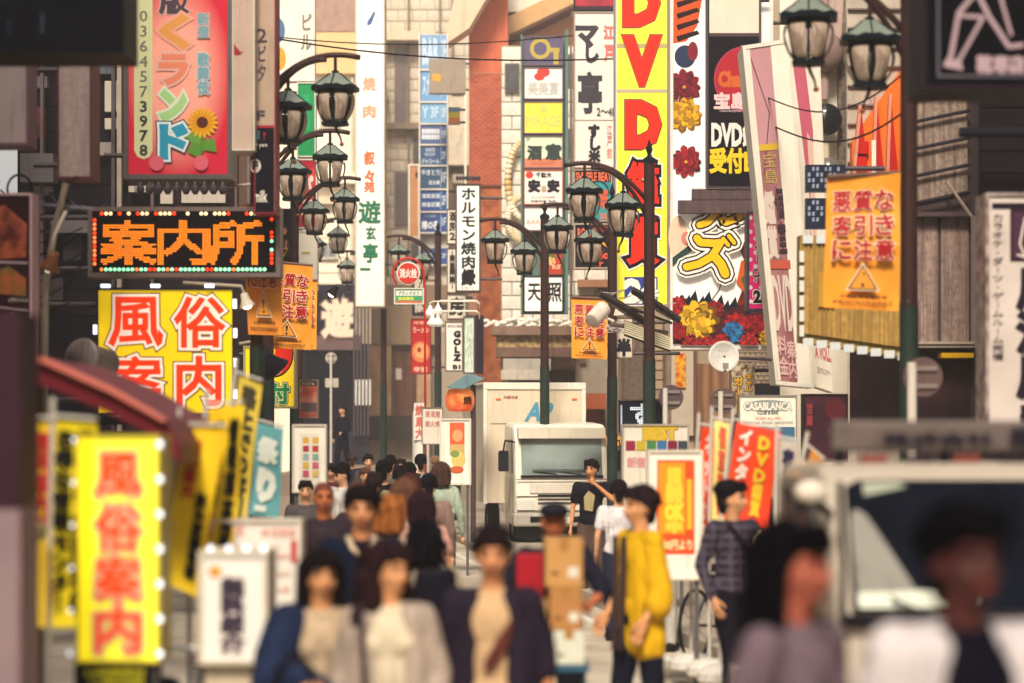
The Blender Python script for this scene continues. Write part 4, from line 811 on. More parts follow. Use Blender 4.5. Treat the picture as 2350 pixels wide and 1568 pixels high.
# corrugated yellow sign with lamps
root = thing('yellow_corrugated_sign', 'yellow corrugated sheet sign edged with square white lamps behind the large orange banner', 'sign', W(1955, 800, 26))
kk = 26/S
def lpy(px, py, off=0): return ((px-1955)*kk, -off, (800-py)*kk)
corr(root, lpy, 1842, 545, 2085, 765, mt('#c09a55', .5, kind='stain', h2='#94753f', scale=3, var=.1), 24, .015, y1b=800, off=.05, y0b=548)
g = G(); q = [lpy(1836, 540), lpy(2090, 545), lpy(2090, 822), lpy(1836, 785)]; g.prism([(t[0], t[2]) for t in q], .0, .3, 'y'); g.build('box', mt('#a98a3c', .6, var=.3), root)
LQ = G().box(-.055, -.03, -.042, .055, .0, .042).mesh('lamp', mt('#c4c8c6', .4, emit=.12, var=0)); LQ2 = G().box(-.025, -.03, -.06, .025, .0, .06).mesh('lamp', mt('#cfccc0', .4, emit=.1, var=0))
for i in range(8): piece('lamp', LQ, root, lpy(1853 + i*31, 786 + i*4.6, .04)); 
for i in range(8): piece('lamp', LQ, root, lpy(1852 + i*31, 551, .06))
for i in range(6): piece('lamp', LQ2, root, lpy(1838, 590 + i*34, .06))
board(None, None, None, (1876, 625, 1912, 705), 26, mt('#b98f34', .5), root=root, thick=.01, items=[('rect', 1880, 628, 1886, 700, '#2c3450'), ('rect', 1890, 628, 1896, 700, '#2c3450'), ('rect', 1886, 640, 1890, 660, '#5c6a8c'), ('rect', 1900, 634, 1906, 700, '#3c4460')], panel='notice')
for o in root.children:
    if o.name.startswith('notice'): o.location.y = -.085
# near right signs
LEG = '#a78f96'
b = board('black_legs_sign', 'big black framed sign with outlined pale running legs in the top right corner', 'sign', (2118, -80, 2440, 205), 14.5, mt('#06070e', .4), mt('#231a22', .5), 14, .5, bracket=('r', .5), items=[
    ('polys', [[(2150, -60), (2156, -60), (2156, 178), (2150, 178)], [(2150, 172), (2440, 172), (2440, 178), (2150, 178)]], '#56525c'),
    ('line', [(2250, -30), (2200, 30), (2182, 130), (2170, 150)], 11, LEG), ('line', [(2255, 42), (2200, 140), (2205, 158)], 9, LEG), ('line', [(2200, 36), (2255, 40)], 9, LEG), ('poly', [(2165, 142), (2200, 135), (2208, 162), (2170, 155)], LEG),
    ('line', [(2240, -20), (2270, 40), (2315, 108), (2345, 104)], 11, LEG), ('line', [(2290, -30), (2300, 10), (2320, 80)], 8, LEG),
    ('h', '靴専店', 2242, 130, 2350, 168, LEG, .06)])
b = board('white_vertical_sign', 'weathered white vertical sign at the right edge with dark columns of characters', 'sign', (2264, 445, 2470, 985), 19.5, mt('#cfc3ba', .6, kind='mottle', h2='#bfb1a8', scale=1.5), mt('#b3a49c', .6, kind='mottle', h2='#6a5656', scale=8), 8, .4, bracket=('r', .3), items=[
    ('rect', 2276, 466, 2470, 480, '#241c26'), ('v', 'カラオケ・ダーツ・ゲームルーム完備', 2276, 490, 2304, 830, '#3a3038', .01),
    ('rect', 2318, 480, 2470, 600, '#2e1a28'), ('rect', 2324, 486, 2470, 594, '#45253a'), ('line', [(2352, 500), (2340, 560), (2352, 590)], 4, '#e0d6cc'), ('line', [(2335, 585), (2352, 590)], 4, '#e0d6cc'),
    ('v', '居酒屋ぎん', 2335, 612, 2430, 1120, '#261b2c', .06)])
b = board('casablanca_sign', 'white club sign reading CASABLANCA standing above the red flags', 'sign', (1696, 908, 1828, 1035), 31, mt('#e6dfcd', .5, emit=.08, var=.05), mt('#8d8276', .5), 3, .2, legs=True, items=[
    ('disc', 1762, 932, 52, 14, '#8c9a94'), ('h', 'CASABLANCA', 1708, 924, 1816, 941, '#e2dccf', .06, [('#2c3434', .10)]), ('h', 'CLUB & BAR', 1738, 943, 1786, 951, '#56605c', .03),
    ('h', 'MUSIC: ALL MIX', 1734, 957, 1792, 963, '#c98a72', .02), ('h', 'HIPHOP  R&B  REGGAE  DANCE MUSIC', 1706, 967, 1820, 973, '#7a6e68', .01), ('rect', 1700, 980, 1824, 1006, '#3f6a86'), ('rect', 1700, 1006, 1824, 1030, '#7ea0a6')])
b = board('golden_katakana_sign', 'narrow floral sign with yellow outlined characters under the flower sign', 'sign', (1680, 836, 1732, 952), 36.8, mt('#c9bca0', .5, kind='mottle', h2='#6a4a30', scale=12), None, 2, .15, items=[
    ('v', 'ガールズ', 1684, 866, 1706, 950, '#d9a41c', .05, [('#2c2024', .1)]), ('v', 'ギャル', 1710, 858, 1728, 900, '#d9a41c', .05, [('#2c2024', .1)])], bracket=('r', .5))
b = board('dotted_black_sign', 'dark display board with white dotted character between the posts', 'sign', (1418, 918, 1522, 995), 36, mt('#1b2030', .4), mt('#6c5c54', .5), 3, .3, legs=True, items=[('rect', 1424, 930, 1428, 990, '#aebbd0')])
g = G(); kk = b.k
for (x, y) in raster('す', 1448, 928, 1494, 982, 4): p = b.lp(x, y, .012); g.box(p[0]-.011, p[1]-.004, p[2]-.011, p[0]+.011, p[1], p[2]+.011)
g.build('lamp_dots', mt('#cfd8e0', .4, emit=.5, var=0), b.root, kind='stuff')
board('small_brush_sign', 'pale sign with one black brush character behind the slim post', 'sign', (1382, 728, 1452, 822), 40.6, mt('#cfc4b3', .6), mt('#7a6458', .5), 3, .25, bracket=('r', .8), items=[('h', '半', 1418, 780, 1446, 815, '#26222c', .08), ('h', 'ミ', 1386, 752, 1400, 800, '#26222c', .05)])
# ------------------------------------------------------------------ standing signs and flags, lower left
LEDC = G().ell((0,0,0), (.013, .01, .018), 8, 5).mesh('lamp', mt('#eef2ff', .3, emit=1.1, var=0))
YB = mt('#f4ea3c', .4, emit=.42, var=.02); OR3 = mt('#f8480c', .4, emit=.25, var=0); OLc = [(mt('#a88f68', var=0), .085), (mt('#e8c8ac', .4, emit=.2, var=0), .06)]
b = board('tall_yellow_standing_sign', 'tall glowing yellow standing sign with four orange red characters and white edge lamps', 'sign', (178, 1000, 366, 1520), 11, YB, mt('#c9b43c', .4), 6, .35, legs=True, items=[
    ('rect', 182, 1004, 214, 1516, mt('#f0dc18', .4, emit=.5, var=0)),
    ('h', '風', 222, 1042, 322, 1138, OR3, .03, OLc), ('h', '俗', 222, 1160, 322, 1262, OR3, .03, OLc), ('h', '案', 222, 1278, 322, 1376, OR3, .03, OLc), ('h', '内', 222, 1390, 322, 1496, OR3, .03, OLc)])
for i in range(7): piece('lamp', LEDC, b.root, b.lp(369, 1020 + i*80, .03))
for i in range(6): piece('lamp', LEDC, b.root, b.lp(170 - i*2, 1010 + i*98, .0), scale=(.6, .6, .6))
board(None, None, None, (170, 1522, 350, 1600), 11, mt('#14141a', .5), root=b.root, thick=.3, items=[('h', '24時間受付', 196, 1536, 332, 1552, '#c9c420', .04), ('h', 'ご案内所', 206, 1558, 330, 1574, '#c9c420', .04)])
NB = mt('#f2cc1c', .7, kind='mottle', h2='#e0b414', scale=3)
def nobori(label, rect, d, quad, face, items, name='vertical_flag', wave=.03, group='upright cloth flags along the pavements'):
    b = board(name, label, 'flag', rect, d, face, None, thick=.006, quad=quad, wave=wave, items=items, grid=(8, 24), group=group)
    g = G(); a = b.lp(rect[0], rect[1], .0); c = b.lp(rect[0], rect[3], 0); dirv = Vector(c)-Vector(a)
    zb = -b.root.location.z; t = (zb - a[2])/dirv.z if dirv.z else 1
    t2 = max(t, 1); e = (a[0]+dirv.x*min(t2, 1.3), .03, a[2]+dirv.z*t2)
    g.tube([(a[0]-.02, .03, a[2]+.12), (c[0]-.02, .03, c[2]), (c[0]-.02, .03, zb)], .014, 8); g.build('pole', mt('#c9c2b8', .4), b.root)
    a2 = b.lp(rect[2], rect[1], 0); G().cyl((a[0]-.03, .03, a[2]+.03), (a2[0], .0, a2[2]+.02), .01, n=6).build('cross_rod', mt('#c9c2b8', .4), b.root)
    G().lathe((c[0]-.02, .03, zb), [(.17, .12), (.19, .14), (.19, .2), (.12, .26), (.03, .27)], 14).build('base', mt('#d8d2c8', .5), b.root)
    return b
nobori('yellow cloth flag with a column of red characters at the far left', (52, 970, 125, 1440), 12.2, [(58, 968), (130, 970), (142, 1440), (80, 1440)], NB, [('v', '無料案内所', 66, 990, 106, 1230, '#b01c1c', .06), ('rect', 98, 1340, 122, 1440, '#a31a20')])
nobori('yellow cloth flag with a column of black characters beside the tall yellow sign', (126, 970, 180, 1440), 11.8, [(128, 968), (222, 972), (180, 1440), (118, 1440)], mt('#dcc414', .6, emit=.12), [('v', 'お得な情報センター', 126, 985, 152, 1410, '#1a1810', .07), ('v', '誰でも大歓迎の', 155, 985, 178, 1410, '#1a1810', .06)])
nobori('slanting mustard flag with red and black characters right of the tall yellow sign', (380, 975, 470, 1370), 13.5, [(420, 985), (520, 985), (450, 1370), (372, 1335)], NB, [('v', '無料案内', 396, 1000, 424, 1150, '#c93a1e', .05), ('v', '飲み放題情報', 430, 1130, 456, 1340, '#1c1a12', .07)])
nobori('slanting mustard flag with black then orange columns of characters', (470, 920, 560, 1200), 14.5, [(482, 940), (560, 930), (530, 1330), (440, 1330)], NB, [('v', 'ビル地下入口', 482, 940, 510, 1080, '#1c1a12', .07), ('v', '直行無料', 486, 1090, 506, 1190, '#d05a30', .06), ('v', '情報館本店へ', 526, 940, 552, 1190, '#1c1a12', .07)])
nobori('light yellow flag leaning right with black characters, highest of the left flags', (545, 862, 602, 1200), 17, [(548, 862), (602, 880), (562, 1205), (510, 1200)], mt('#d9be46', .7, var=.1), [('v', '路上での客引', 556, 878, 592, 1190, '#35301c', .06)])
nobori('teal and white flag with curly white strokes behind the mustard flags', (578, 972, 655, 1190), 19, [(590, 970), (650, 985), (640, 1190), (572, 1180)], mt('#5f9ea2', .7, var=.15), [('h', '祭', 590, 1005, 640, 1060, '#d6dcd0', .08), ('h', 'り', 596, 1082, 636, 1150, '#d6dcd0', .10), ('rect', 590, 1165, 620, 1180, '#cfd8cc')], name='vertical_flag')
b = board('white_light_box_sign', 'white standing light box with a column of dark characters and small lamps on top', 'sign', (458, 1268, 612, 1522), 11.5, mt('#e6e1d8', .5, emit=.12, var=.05), mt('#d9cdb8', .5), 10, .4, items=[
    ('disc', 494, 1312, 15, 14, '#d68a3c'), ('disc', 496, 1310, 10, 8, '#e0b040'), ('rect', 510, 1322, 558, 1500, '#ead9d4'), ('v', '無料紹介', 508, 1325, 560, 1500, '#3a2f40', .08)])
G().box(-.14, .05, -b.root.location.z, .14, .3, 0).build('base', mt('#d9c9ae', .6), b.root)
for x in (483, 525, 565, 605): piece('lamp', LEDC, b.root, b.lp(x, 1260, .0))
b = board('white_menu_sign', 'white standing board with faint red writing and lamps behind the light box', 'sign', (488, 1195, 690, 1420), 14.5, mt('#e9e0d2', .5, emit=.1), mt('#ded2c0', .5), 6, .3, legs=True, items=[
    ('h', '大人気', 500, 1205, 560, 1230, '#e8b0a0', .05), ('h', '本日限定', 600, 1212, 680, 1232, '#e2a898', .05), ('h', '60分 4000円', 612, 1270, 664, 1284, '#e0a898', .03), ('h', '90分 6000円', 612, 1310, 664, 1324, '#d8b8a0', .03), ('h', 'お一人様', 612, 1345, 664, 1360, '#e0a898', .03), ('rect', 668, 1240, 682, 1290, '#c94a44')])
for i in range(3): piece('lamp', LEDC, b.root, b.lp(612, 1262 + i*60, .06))
b = board('dotted_menu_sign', 'white standing board printed with coloured squares behind the walking men', 'sign', (672, 975, 748, 1130), 26, mt('#e9e2d2', .5, emit=.05), mt('#d6ccba', .5), 4, .15, legs=True, items=[
    ('rect', 688, 996, 732, 1125, '#ddd4c2')] + [('rect', 695+(i % 2)*22, 1004+i//2*19, 709+(i % 2)*22, 1018+i//2*19, c) for i, c in enumerate(('#d0a040', '#d0a848', '#a83048', '#b04034', '#8fa4a8', '#7ea090', '#c9a850', '#c25a70', '#b44a64', '#cfb060'))])
b = board('pavement_poster', 'framed food poster with a red band before the dark storefront', 'sign', (686, 872, 730, 960), 45, mt('#c0523c', .5, kind='mottle', h2='#e0a080', scale=3), mt('#8a7a72', .5), 3, .15, legs=True, items=[('rect', 690, 876, 727, 886, '#3a2c30'), ('h', 'PASTA', 694, 878, 722, 884, '#d8c8b8', .02), ('rect', 690, 924, 727, 945, '#6a5a5c')])
b = board('white_poster_board', 'white board with orange picture panel left of the box truck', 'sign', (1010, 962, 1080, 1112), 36, mt('#ece4d4', .5, emit=.05), mt('#dcd2c0', .5), 4, .15, legs=True, items=[
    ('rect', 1032, 970, 1066, 1020, '#d9643c'), ('disc', 1050, 1000, 12, 14, '#e6a070'), ('rect', 1032, 1020, 1066, 1045, '#c9a86a'), ('disc', 1052, 1055, 16, 18, '#dcc06a'), ('disc', 1044, 1042, 10, 8, '#7d9450'), ('disc', 1048, 1078, 16, 8, '#c9603a')])
board('pale_notice_board', 'pale board of faint red kanji behind the white poster board', 'sign', (968, 935, 1016, 1020), 42, mt('#dccfc0', .6), mt('#7a6a60', .5), 2, .1, legs=True, items=[('h', '居酒屋', 976, 944, 1010, 958, '#b8706a', .02), ('h', '炭火焼', 976, 966, 1010, 980, '#b8706a', .02)])
# white inflatable tube sign
root = thing('white_inflatable_sign', 'round topped white upright sign with red brush characters near the red pole', 'sign', (W(966, 990, 48).x, 48, 0))
kk = 48/S; G().lathe((0,0,0), [(.16, 0), (.17, .1), (.17, 2.35), (.165, 2.5), (.13, 2.62), (.06, 2.68), (.01, 2.7)], 20).build('tube', mt('#efe7da', .5, emit=.05), root, smooth=True)
board(None, None, None, (950, 925, 976, 1010), 47.8, mt('#efe7da', .5, emit=.05), root=root, thick=.01, items=[('v', '焼鳥大', 953, 930, 973, 1008, '#cf6a58', .04)], panel='print_panel')
# right side standing signs and flags
b = board('orange_poster_sign', 'white standing board with a bright orange and yellow poster', 'sign', (1488, 1035, 1612, 1330), 20, mt('#e9e0d0', .5, emit=.08), mt('#ddd2c0', .5), 5, .2, legs=True, items=[
    ('rect', 1508, 1056, 1594, 1272, mt('#ee4a1c', .5, emit=.2)), ('rect', 1512, 1062, 1572, 1225, mt('#f08a20', .5, emit=.2)), ('h', '居酒屋', 1532, 1075, 1562, 1110, '#f0c83c', .08), ('h', '昼呑', 1528, 1115, 1566, 1152, '#f0c83c', .09), ('h', 'OK', 1528, 1160, 1566, 1192, '#f0d23c', .1), ('h', '中', 1532, 1198, 1562, 1222, '#f0c83c', .1),
    ('rect', 1576, 1100, 1588, 1215, '#f0b42c'), ('h', '980円より', 1514, 1240, 1588, 1262, '#f0d8a0', .04)])
b = board('pale_club_board', 'pale standing board with yellow lettering and coloured tiles between the posts', 'sign', (1428, 975, 1580, 1200), 27, mt('#d8cfbd', .5, emit=.04), mt('#a99c8c', .5), 4, .2, legs=True, items=[
    ('h', 'BEST', 1478, 978, 1552, 1008, '#c9a82e', .09, [('#6a5a30', .12)]), ('h', '新宿', 1440, 1050, 1480, 1072, '#c98a8c', .04)] + [('rect', 1436+i*24, 1012, 1458+i*24, 1034, c) for i, c in enumerate(('#8c2440', '#b8a030', '#4a7a44', '#3c6a9a', '#7a2038', '#39424a'))])
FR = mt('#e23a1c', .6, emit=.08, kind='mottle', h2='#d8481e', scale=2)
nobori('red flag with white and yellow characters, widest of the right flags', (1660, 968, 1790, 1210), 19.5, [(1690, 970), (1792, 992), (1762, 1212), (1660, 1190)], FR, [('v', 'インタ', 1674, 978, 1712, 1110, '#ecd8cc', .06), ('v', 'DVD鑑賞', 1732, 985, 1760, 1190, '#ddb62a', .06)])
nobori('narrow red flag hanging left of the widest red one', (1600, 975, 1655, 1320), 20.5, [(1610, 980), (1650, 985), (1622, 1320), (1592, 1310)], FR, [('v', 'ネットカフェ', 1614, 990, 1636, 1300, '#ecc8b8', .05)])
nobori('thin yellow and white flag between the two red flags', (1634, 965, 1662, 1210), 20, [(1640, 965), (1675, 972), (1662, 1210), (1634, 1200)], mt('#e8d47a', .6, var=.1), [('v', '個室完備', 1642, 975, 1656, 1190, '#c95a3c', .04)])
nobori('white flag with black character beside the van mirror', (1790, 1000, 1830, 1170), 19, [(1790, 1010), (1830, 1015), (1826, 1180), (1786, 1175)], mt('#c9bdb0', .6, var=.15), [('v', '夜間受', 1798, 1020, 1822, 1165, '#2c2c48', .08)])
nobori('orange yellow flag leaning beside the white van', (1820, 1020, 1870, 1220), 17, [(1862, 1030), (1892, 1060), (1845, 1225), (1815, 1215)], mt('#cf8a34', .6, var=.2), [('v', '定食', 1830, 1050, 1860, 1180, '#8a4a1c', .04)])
b = board('dark_shop_sign', 'dim dark red and black shop front boards below the leaning white signs', 'sign', (1845, 905, 1945, 1060), 32, mt('#4a2030', .5, kind='mottle', h2='#141018', scale=1.6), mt('#2a2024', .5), 3, .3, legs=True, items=[('v', '営業', 1850, 925, 1866, 980, '#9a3a3c', .02), ('disc', 1918, 940, 24, 26, '#5a1c28'), ('h', 'DVD', 1900, 984, 1936, 1000, '#5a3038', .03)])
# ------------------------------------------------------------------ street lamps
DG = mt('#141d24', .45, var=.1); BRN = mt('#3c2624', .42, var=.25, scale=5); GRN = mt('#27352f', .5, var=.25, scale=5); ROOF = mt('#7d877c', .45, var=.2)
GLS = mt('#b3a08e', .3, kind='mottle', h2='#8f7b6b', scale=9, var=.15); COP = mt('#8c4a2c', .35, metal=.5)
def lantern_meshes():
    o = {}
    n = 6; rt = math.pi/6
    def hexr(r, z): return [(r*math.cos(2*math.pi*i/n), r*math.sin(2*math.pi*i/n), z) for i in range(n)]
    g = G(); vs = hexr(.07, 0) + hexr(.17, -.08) + hexr(.295, -.165)       # light roof panels with dark ridges
    for i in range(n):
        j = (i+1) % n; g.add([vs[i], vs[j], vs[6+j], vs[6+i]], [(0,1,2,3)]); g.add([vs[6+i], vs[6+j], vs[12+j], vs[12+i]], [(0,1,2,3)])
    g.add(hexr(.07, .0), [tuple(range(6))]); o['roof'] = g.mesh('roof', ROOF)
    g = G()
    for i in range(n):
        j = (i+1) % n
        for a, b in ((vs[i], vs[6+i]), (vs[6+i], vs[12+i])): g.cyl(a, b, .009, n=5)
        # scalloped dark eave
        A, B_ = Vector(vs[12+i]), Vector(vs[12+j]); C_ = (A+B_)/2
        pts = [A + Vector((0,0,.012)), A.lerp(B_, .25) + Vector((0,0,.025)), C_ + Vector((0,0,.012))*.5, A.lerp(B_, .75) + Vector((0,0,.025)), B_ + Vector((0,0,.012))]
        for q in range(4): g.add([pts[q]*1.012, pts[q+1]*1.012, Vector((pts[q+1].x, pts[q+1].y, -.20))*1.0, Vector((pts[q].x, pts[q].y, -.20))], [(0,1,2,3)])
    g.lathe((0,0,0), [(.296, -.20), (.296, -.185), (.22, -.19), (.22, -.235), (.20, -.235)], 6)
    # uprights and bottom ring
    for i in range(n):
        t = 2*math.pi*i/n; g.cyl((.205*math.cos(t), .205*math.sin(t), -.23), (.135*math.cos(t), .135*math.sin(t), -.57), .015, n=5)
    g.lathe((0,0,0), [(.155, -.56), (.17, -.565), (.165, -.6), (.05, -.605)], 6)
    g.lathe((0,0,0), [(.02, .0), (.05, .0), (.045, .03), (.02, .04)], 8)
    o['frame'] = g.mesh('frame', DG)
    # one ribbed glass pane, bowed outwards
    g = G(); vv = []; R_ = 13
    for j in range(R_*2+1):
        u = j/(R_*2); z = -.24 - .31*u; wd = (.086*(1-u) + .056*u)*(1 - .25*max(0, abs(u-.5)*2-.85)/.15*.6); r = (.20*(1-u) + .125*u) + .050*math.sin(math.pi*u)**.6 + (.005 if j % 2 else 0)
        for q in range(7):
            s_ = (q-3)/3; vv.append((r - .010*s_*s_*2 + (.003 if q % 2 else 0), wd*s_, z))
    fs = [(j*7+q, j*7+q+1, (j+1)*7+q+1, (j+1)*7+q) for j in range(R_*2) for q in range(6)]
    g.add(vv, fs); o['pane'] = g.mesh('pane', GLS)
    g = G(); g.tube([(0,0,-.6), (.02,0,-.66), (.06,0,-.73), (.075,0,-.79)], [.018, .016, .012, .01], 8); o['tail'] = g.mesh('tail', DG)
    o['finial'] = G().ell((.078,0,-.81), (.026,.026,.026), 10, 7).add([], []).mesh('finial', COP, True)
    return o
LM_ = lantern_meshes()
def spikes(pts, h=.045, st_=.022):
    g = G()
    for a, b in zip(pts, pts[1:]):
        a, b = Vector(a), Vector(b); n = max(1, int((b-a).length/st_))
        for i in range(n):
            p = a.lerp(b, i/n) + Vector((0, random.uniform(-.012, .012), .02)); t = p + Vector((random.uniform(-.008, .008), random.uniform(-.008, .008), h*random.uniform(.7, 1.1)))
            g.add([p + Vector((-.004,0,0)), p + Vector((.004,0,0)), p + Vector((0,.006,0)), t], [(0,1,3), (1,2,3), (2,0,3)])
    return g
def lamp(px, d, apex, side, label, green_from=3.0, spk=True, only1=False):
    X = (px-CX)*d/S; za = EYE + (HY-apex)*d/S      # apex of the outer lantern's roof
    root = thing('street_lamp', label, 'street lamp', (X, d, .12), 0, 'green and brown street lamps with twin lanterns')
    za -= .12; top = za + .28
    g = G(); g.cyl((0,0,green_from), (0,0,top), .078, n=16); g.lathe((0,0,0), [(.085, green_from), (.085, green_from+.04), (.08, green_from+.05)], 16); g.build('pole', BRN, root, smooth=False)
    g = G(); g.cyl((0,0,.3), (0,0,green_from), .088, n=16); g.lathe((0,0,0), [(.16, 0), (.16, .25), (.11, .32), (.09, .4)], 16); g.build('lower_pole', GRN, root)
    g = G(); g.lathe((0,0,top), [(.09, -.05), (.09, .01), (.05, .035), (.025, .06), (.03, .09), (.05, .14), (.012, .27), (.002, .29)], 8); g.build('spear_finial', DG, root)
    s = side
    def arc(p0, p1, h, n=12):
        return [(s*(p0[0]+(p1[0]-p0[0])*t), p0[2]*(1-t)+p1[2]*t, p0[1]+(p1[1]-p0[1])*t + h*4*t*(1-t)*(1.15-.3*t)) for t in [i/n for i in range(n+1)]]
    a1 = arc((.05, za-.28, 0), (1.2, za+.18, -.12), .22); a2 = arc((.05, za-.5, 0), (.82, za+.13, -.3), .20)
    for i, a in enumerate((a1, a2)):
        G().tube(a, .032 if i == 0 else .03, 8).build('arm', BRN, root, smooth=True)
        if spk: spikes(a[1:]).build('bird_spikes', BRN, root, kind='stuff')
    def at(a, x):
        return min(a, key=lambda p: abs(abs(p[0]) - x))
    for n_, (a, x, dz) in enumerate(((a1, .90, 0), (a2, .40, -.21))):
        p = at(a, x); zt = za + dz
        r = thing('lantern', 'x', 'x'); del r['label']; del r['category']; r.parent = root; r.location = (p[0], p[1], zt)
        o = bpy.data.objects.new('roof', LM_['roof'])
        rot = random.uniform(-.12, .12) + math.pi/2*0
        r.rotation_euler = (0, 0, R(30) + rot)
        for nm in ('roof', 'frame', 'tail', 'finial'): piece(nm, LM_[nm], r, (0,0,0), (0,0,math.pi if (nm in ('tail', 'finial') and s < 0 and n_ % 2) else 0))
        for i in range(6): piece('pane', LM_['pane'], r, (0,0,0), (0,0,math.pi*(2*i+1)/6))
        G().cyl((p[0], p[1], zt), (p[0], p[1], p[2]), .02, n=8).build('hanger', BRN, root)
    return root
lamp(2086, 21.7, 75-75, -1, 'nearest street lamp, thick dark pole carrying the large orange banner on the right', 3.15)
lamp(1490, 34, 412, -1, 'street lamp with its spear tip in front of the yellow vertical sign')
lamp(1405, 40.3, 500, -1, 'street lamp carrying the small orange banner, just left of the spear tipped one', 2.9)
lamp(1250, 44.5, 531, -1, 'street lamp standing before the tenant sign column above the box truck', 3.2)
lamp(1005, 57, 563, -1, 'street lamp behind the red hydrant sign', 3.4)
lamp(880, 61, 597, -1, 'far street lamp whose arms cross the foot of the white column sign', 3.2)
lamp(590, 28, 172, 1, 'left street lamp, highest lanterns, in front of the white column sign', 3.0)
lamp(616, 35.5, 336, 1, 'left street lamp second from the front with lanterns beside the red sign', 3.0)
lamp(676, 43.5, 437, 1, 'left street lamp third from the front, half hidden by sign panels', 3.0)
lamp(688, 57, 524, 1, 'farthest left street lamp with a small lantern before the cream wall', 3.0)

# ------------------------------------------------------------------ small street things
def round_sign(px, py, r, d, label, face='#6c5a56', post=(0, 9), front=None, pc='#cfc6ba', name='road_sign', side=None):
    k = d/S; X = (px-CX)*k; zc = EYE + (HY-py)*k; root = thing(name, label, 'road sign', (X, d, .1)); zc -= .1
    g = G(); g.lathe((0,0,zc), [(.001, -.012), (r*k, -.012), (r*k*1.03, 0), (r*k, .012), (.001, .012)], 28, axis='y'); g.build('disc', mt(face, .5, metal=.2, var=.15), root)
    g = G(); g.cyl((post[0]*k, -.06, 0), (post[0]*k + 0, -.06, zc + r*k*.75), post[1]*k/2, n=12); g.build('post', mt(pc, .4, var=.1), root)
    g = G()
    for dz in (.45, -.45): g.box(-r*k*.7, -.035, zc+dz*r*k-.02, r*k*.7, -.013, zc+dz*r*k+.02)
    g.build('clamp', mt('#8d807a', .4, metal=.4), root)
    return root, k, zc
round_sign(2118, 866, 45, 20.5, 'back of a round brown road sign on a white post before the thick lamp post', '#64504e', (-28, 22))
round_sign(1540, 912, 28, 30, 'back of a round grey road sign just right of the spear tipped lamp post', '#594a4c', (-14, 12))
round_sign(1661, 920, 29, 32, 'back of a round brown road sign below the white satellite dish', '#64504a', (-8, 12))
r, k, zc = round_sign(760, 822, 13, 66, 'grey round and triangular road signs on a white post before the storefront', '#b3a798', (0, 5), pc='#c9c2b4')
G().prism([(-.16, zc-.55), (.2, zc-.55), (.2, zc-.75+.02), (.02+.18, zc-.8), (-.16, zc-.8)], -.03, -.01, 'y').build('plate', mt('#b0a596', .5), r)
# hydrant sign
d = 46; k = d/S; X = (972-CX)*k
root = thing('hydrant_sign', 'round red fire hydrant sign inside a hooped red pole with a green plate below', 'road sign', (X, d, .1))
zc = EYE + (HY-628)*k - .1; rr = 33*k; xc = -35*k
g = G(); pts = [(6*k, 0, 0), (0.02, 0, zc-.5)] + [(xc + rr*1.07*math.cos(t), 0, zc + rr*1.07*math.sin(t)) for t in [math.pi*2*i/24*.62 for i in range(25)]]
g.tube(pts, .022, 8).build('pole', mt('#c42a20', .4), root, smooth=True)
def rel(r): return None
board(None, None, None, (912, 604, 962, 654), d, mt('#d23a2a', .5, emit=.03), root=root, thick=.02, items=[('h', '消火栓', 917, 616, 957, 640, '#f0e6d8', .06), ('h', 'FIRE HYDRANT', 922, 609, 952, 614, '#f0e6d8', 0)], panel='x') if False else None
G().lathe((xc, -.03, zc), [(.001, -.012), (rr*.80, -.012), (rr*.82, 0), (.001, .012)], 28, axis='y').build('disc', mt('#efe4d6', .5), root)
G().lathe((xc, -.05, zc), [(.001, -.006), (rr*.72, -.006), (rr*.72, .006), (.001, .006)], 28, axis='y').build('red_disc', mt('#cf3526', .5), root)
board(None, None, None, (905, 662, 972, 698), d, mt('#4fa088', .5), mt('#cfd6c4', .5), 3, .03, root=root, items=[('rect', 909, 667, 968, 679, '#e6e4d4'), ('h', 'ブランドオフ', 914, 669, 962, 677, '#3f7a66', .03), ('rect', 911, 680, 968, 691, '#3f9a68'), ('h', '高価買取', 914, 682, 950, 689, '#e3d84a', .03), ('rect', 909, 691, 968, 696, '#d2604a')], panel='green_plate')
# lettering on the red disc
v_, f_ = glyph('消火栓', .03); q = gbox('消火栓'); sx = rr*1.2/(q[2]-q[0]); sz = rr*.62/(q[3]-q[1])
G().add([(xc - rr*.6 + (p[0]-q[0])*sx, -.060 - p[2]*.02, zc - rr*.31 + (p[1]-q[1])*sz) for p in v_], f_).build('lettering', mt('#f3e8da', .5, var=0), root)
# white globe sign lamps
d = 49; k = d/S; root = thing('sign_lamps', 'four white globe lamps on bent white tubes beside the grill sign', 'lamp', W(1100, 712, d))
WT = mt('#e6dccb', .4, var=.1)
for (x, y, yt) in ((987, 712, 692), (1005, 708, 690), (993, 735, 715), (1006, 735, 716)):
    p = Vector(((x-1100)*k, (0 if y < 720 else -.25), (712-y)*k)); zt = (712-yt)*k
    G().tube([(0, .3, zt-.12), (0, p.y, zt-.05), (-.06, p.y, zt), (p.x+.06, p.y, zt), (p.x, p.y, zt-.03), (p.x, p.y, p.z+.06)], .014, 8).build('tube', WT, root, smooth=True)
    G().lathe((p.x, p.y, p.z), [(.02, .1), (.035, .05), (.07, -.01), (.11, -.06), (.105, -.11), (.05, -.14), (.01, -.145)], 14).build('globe', mt('#f0e8dc', .3, emit=.15), root, smooth=True)
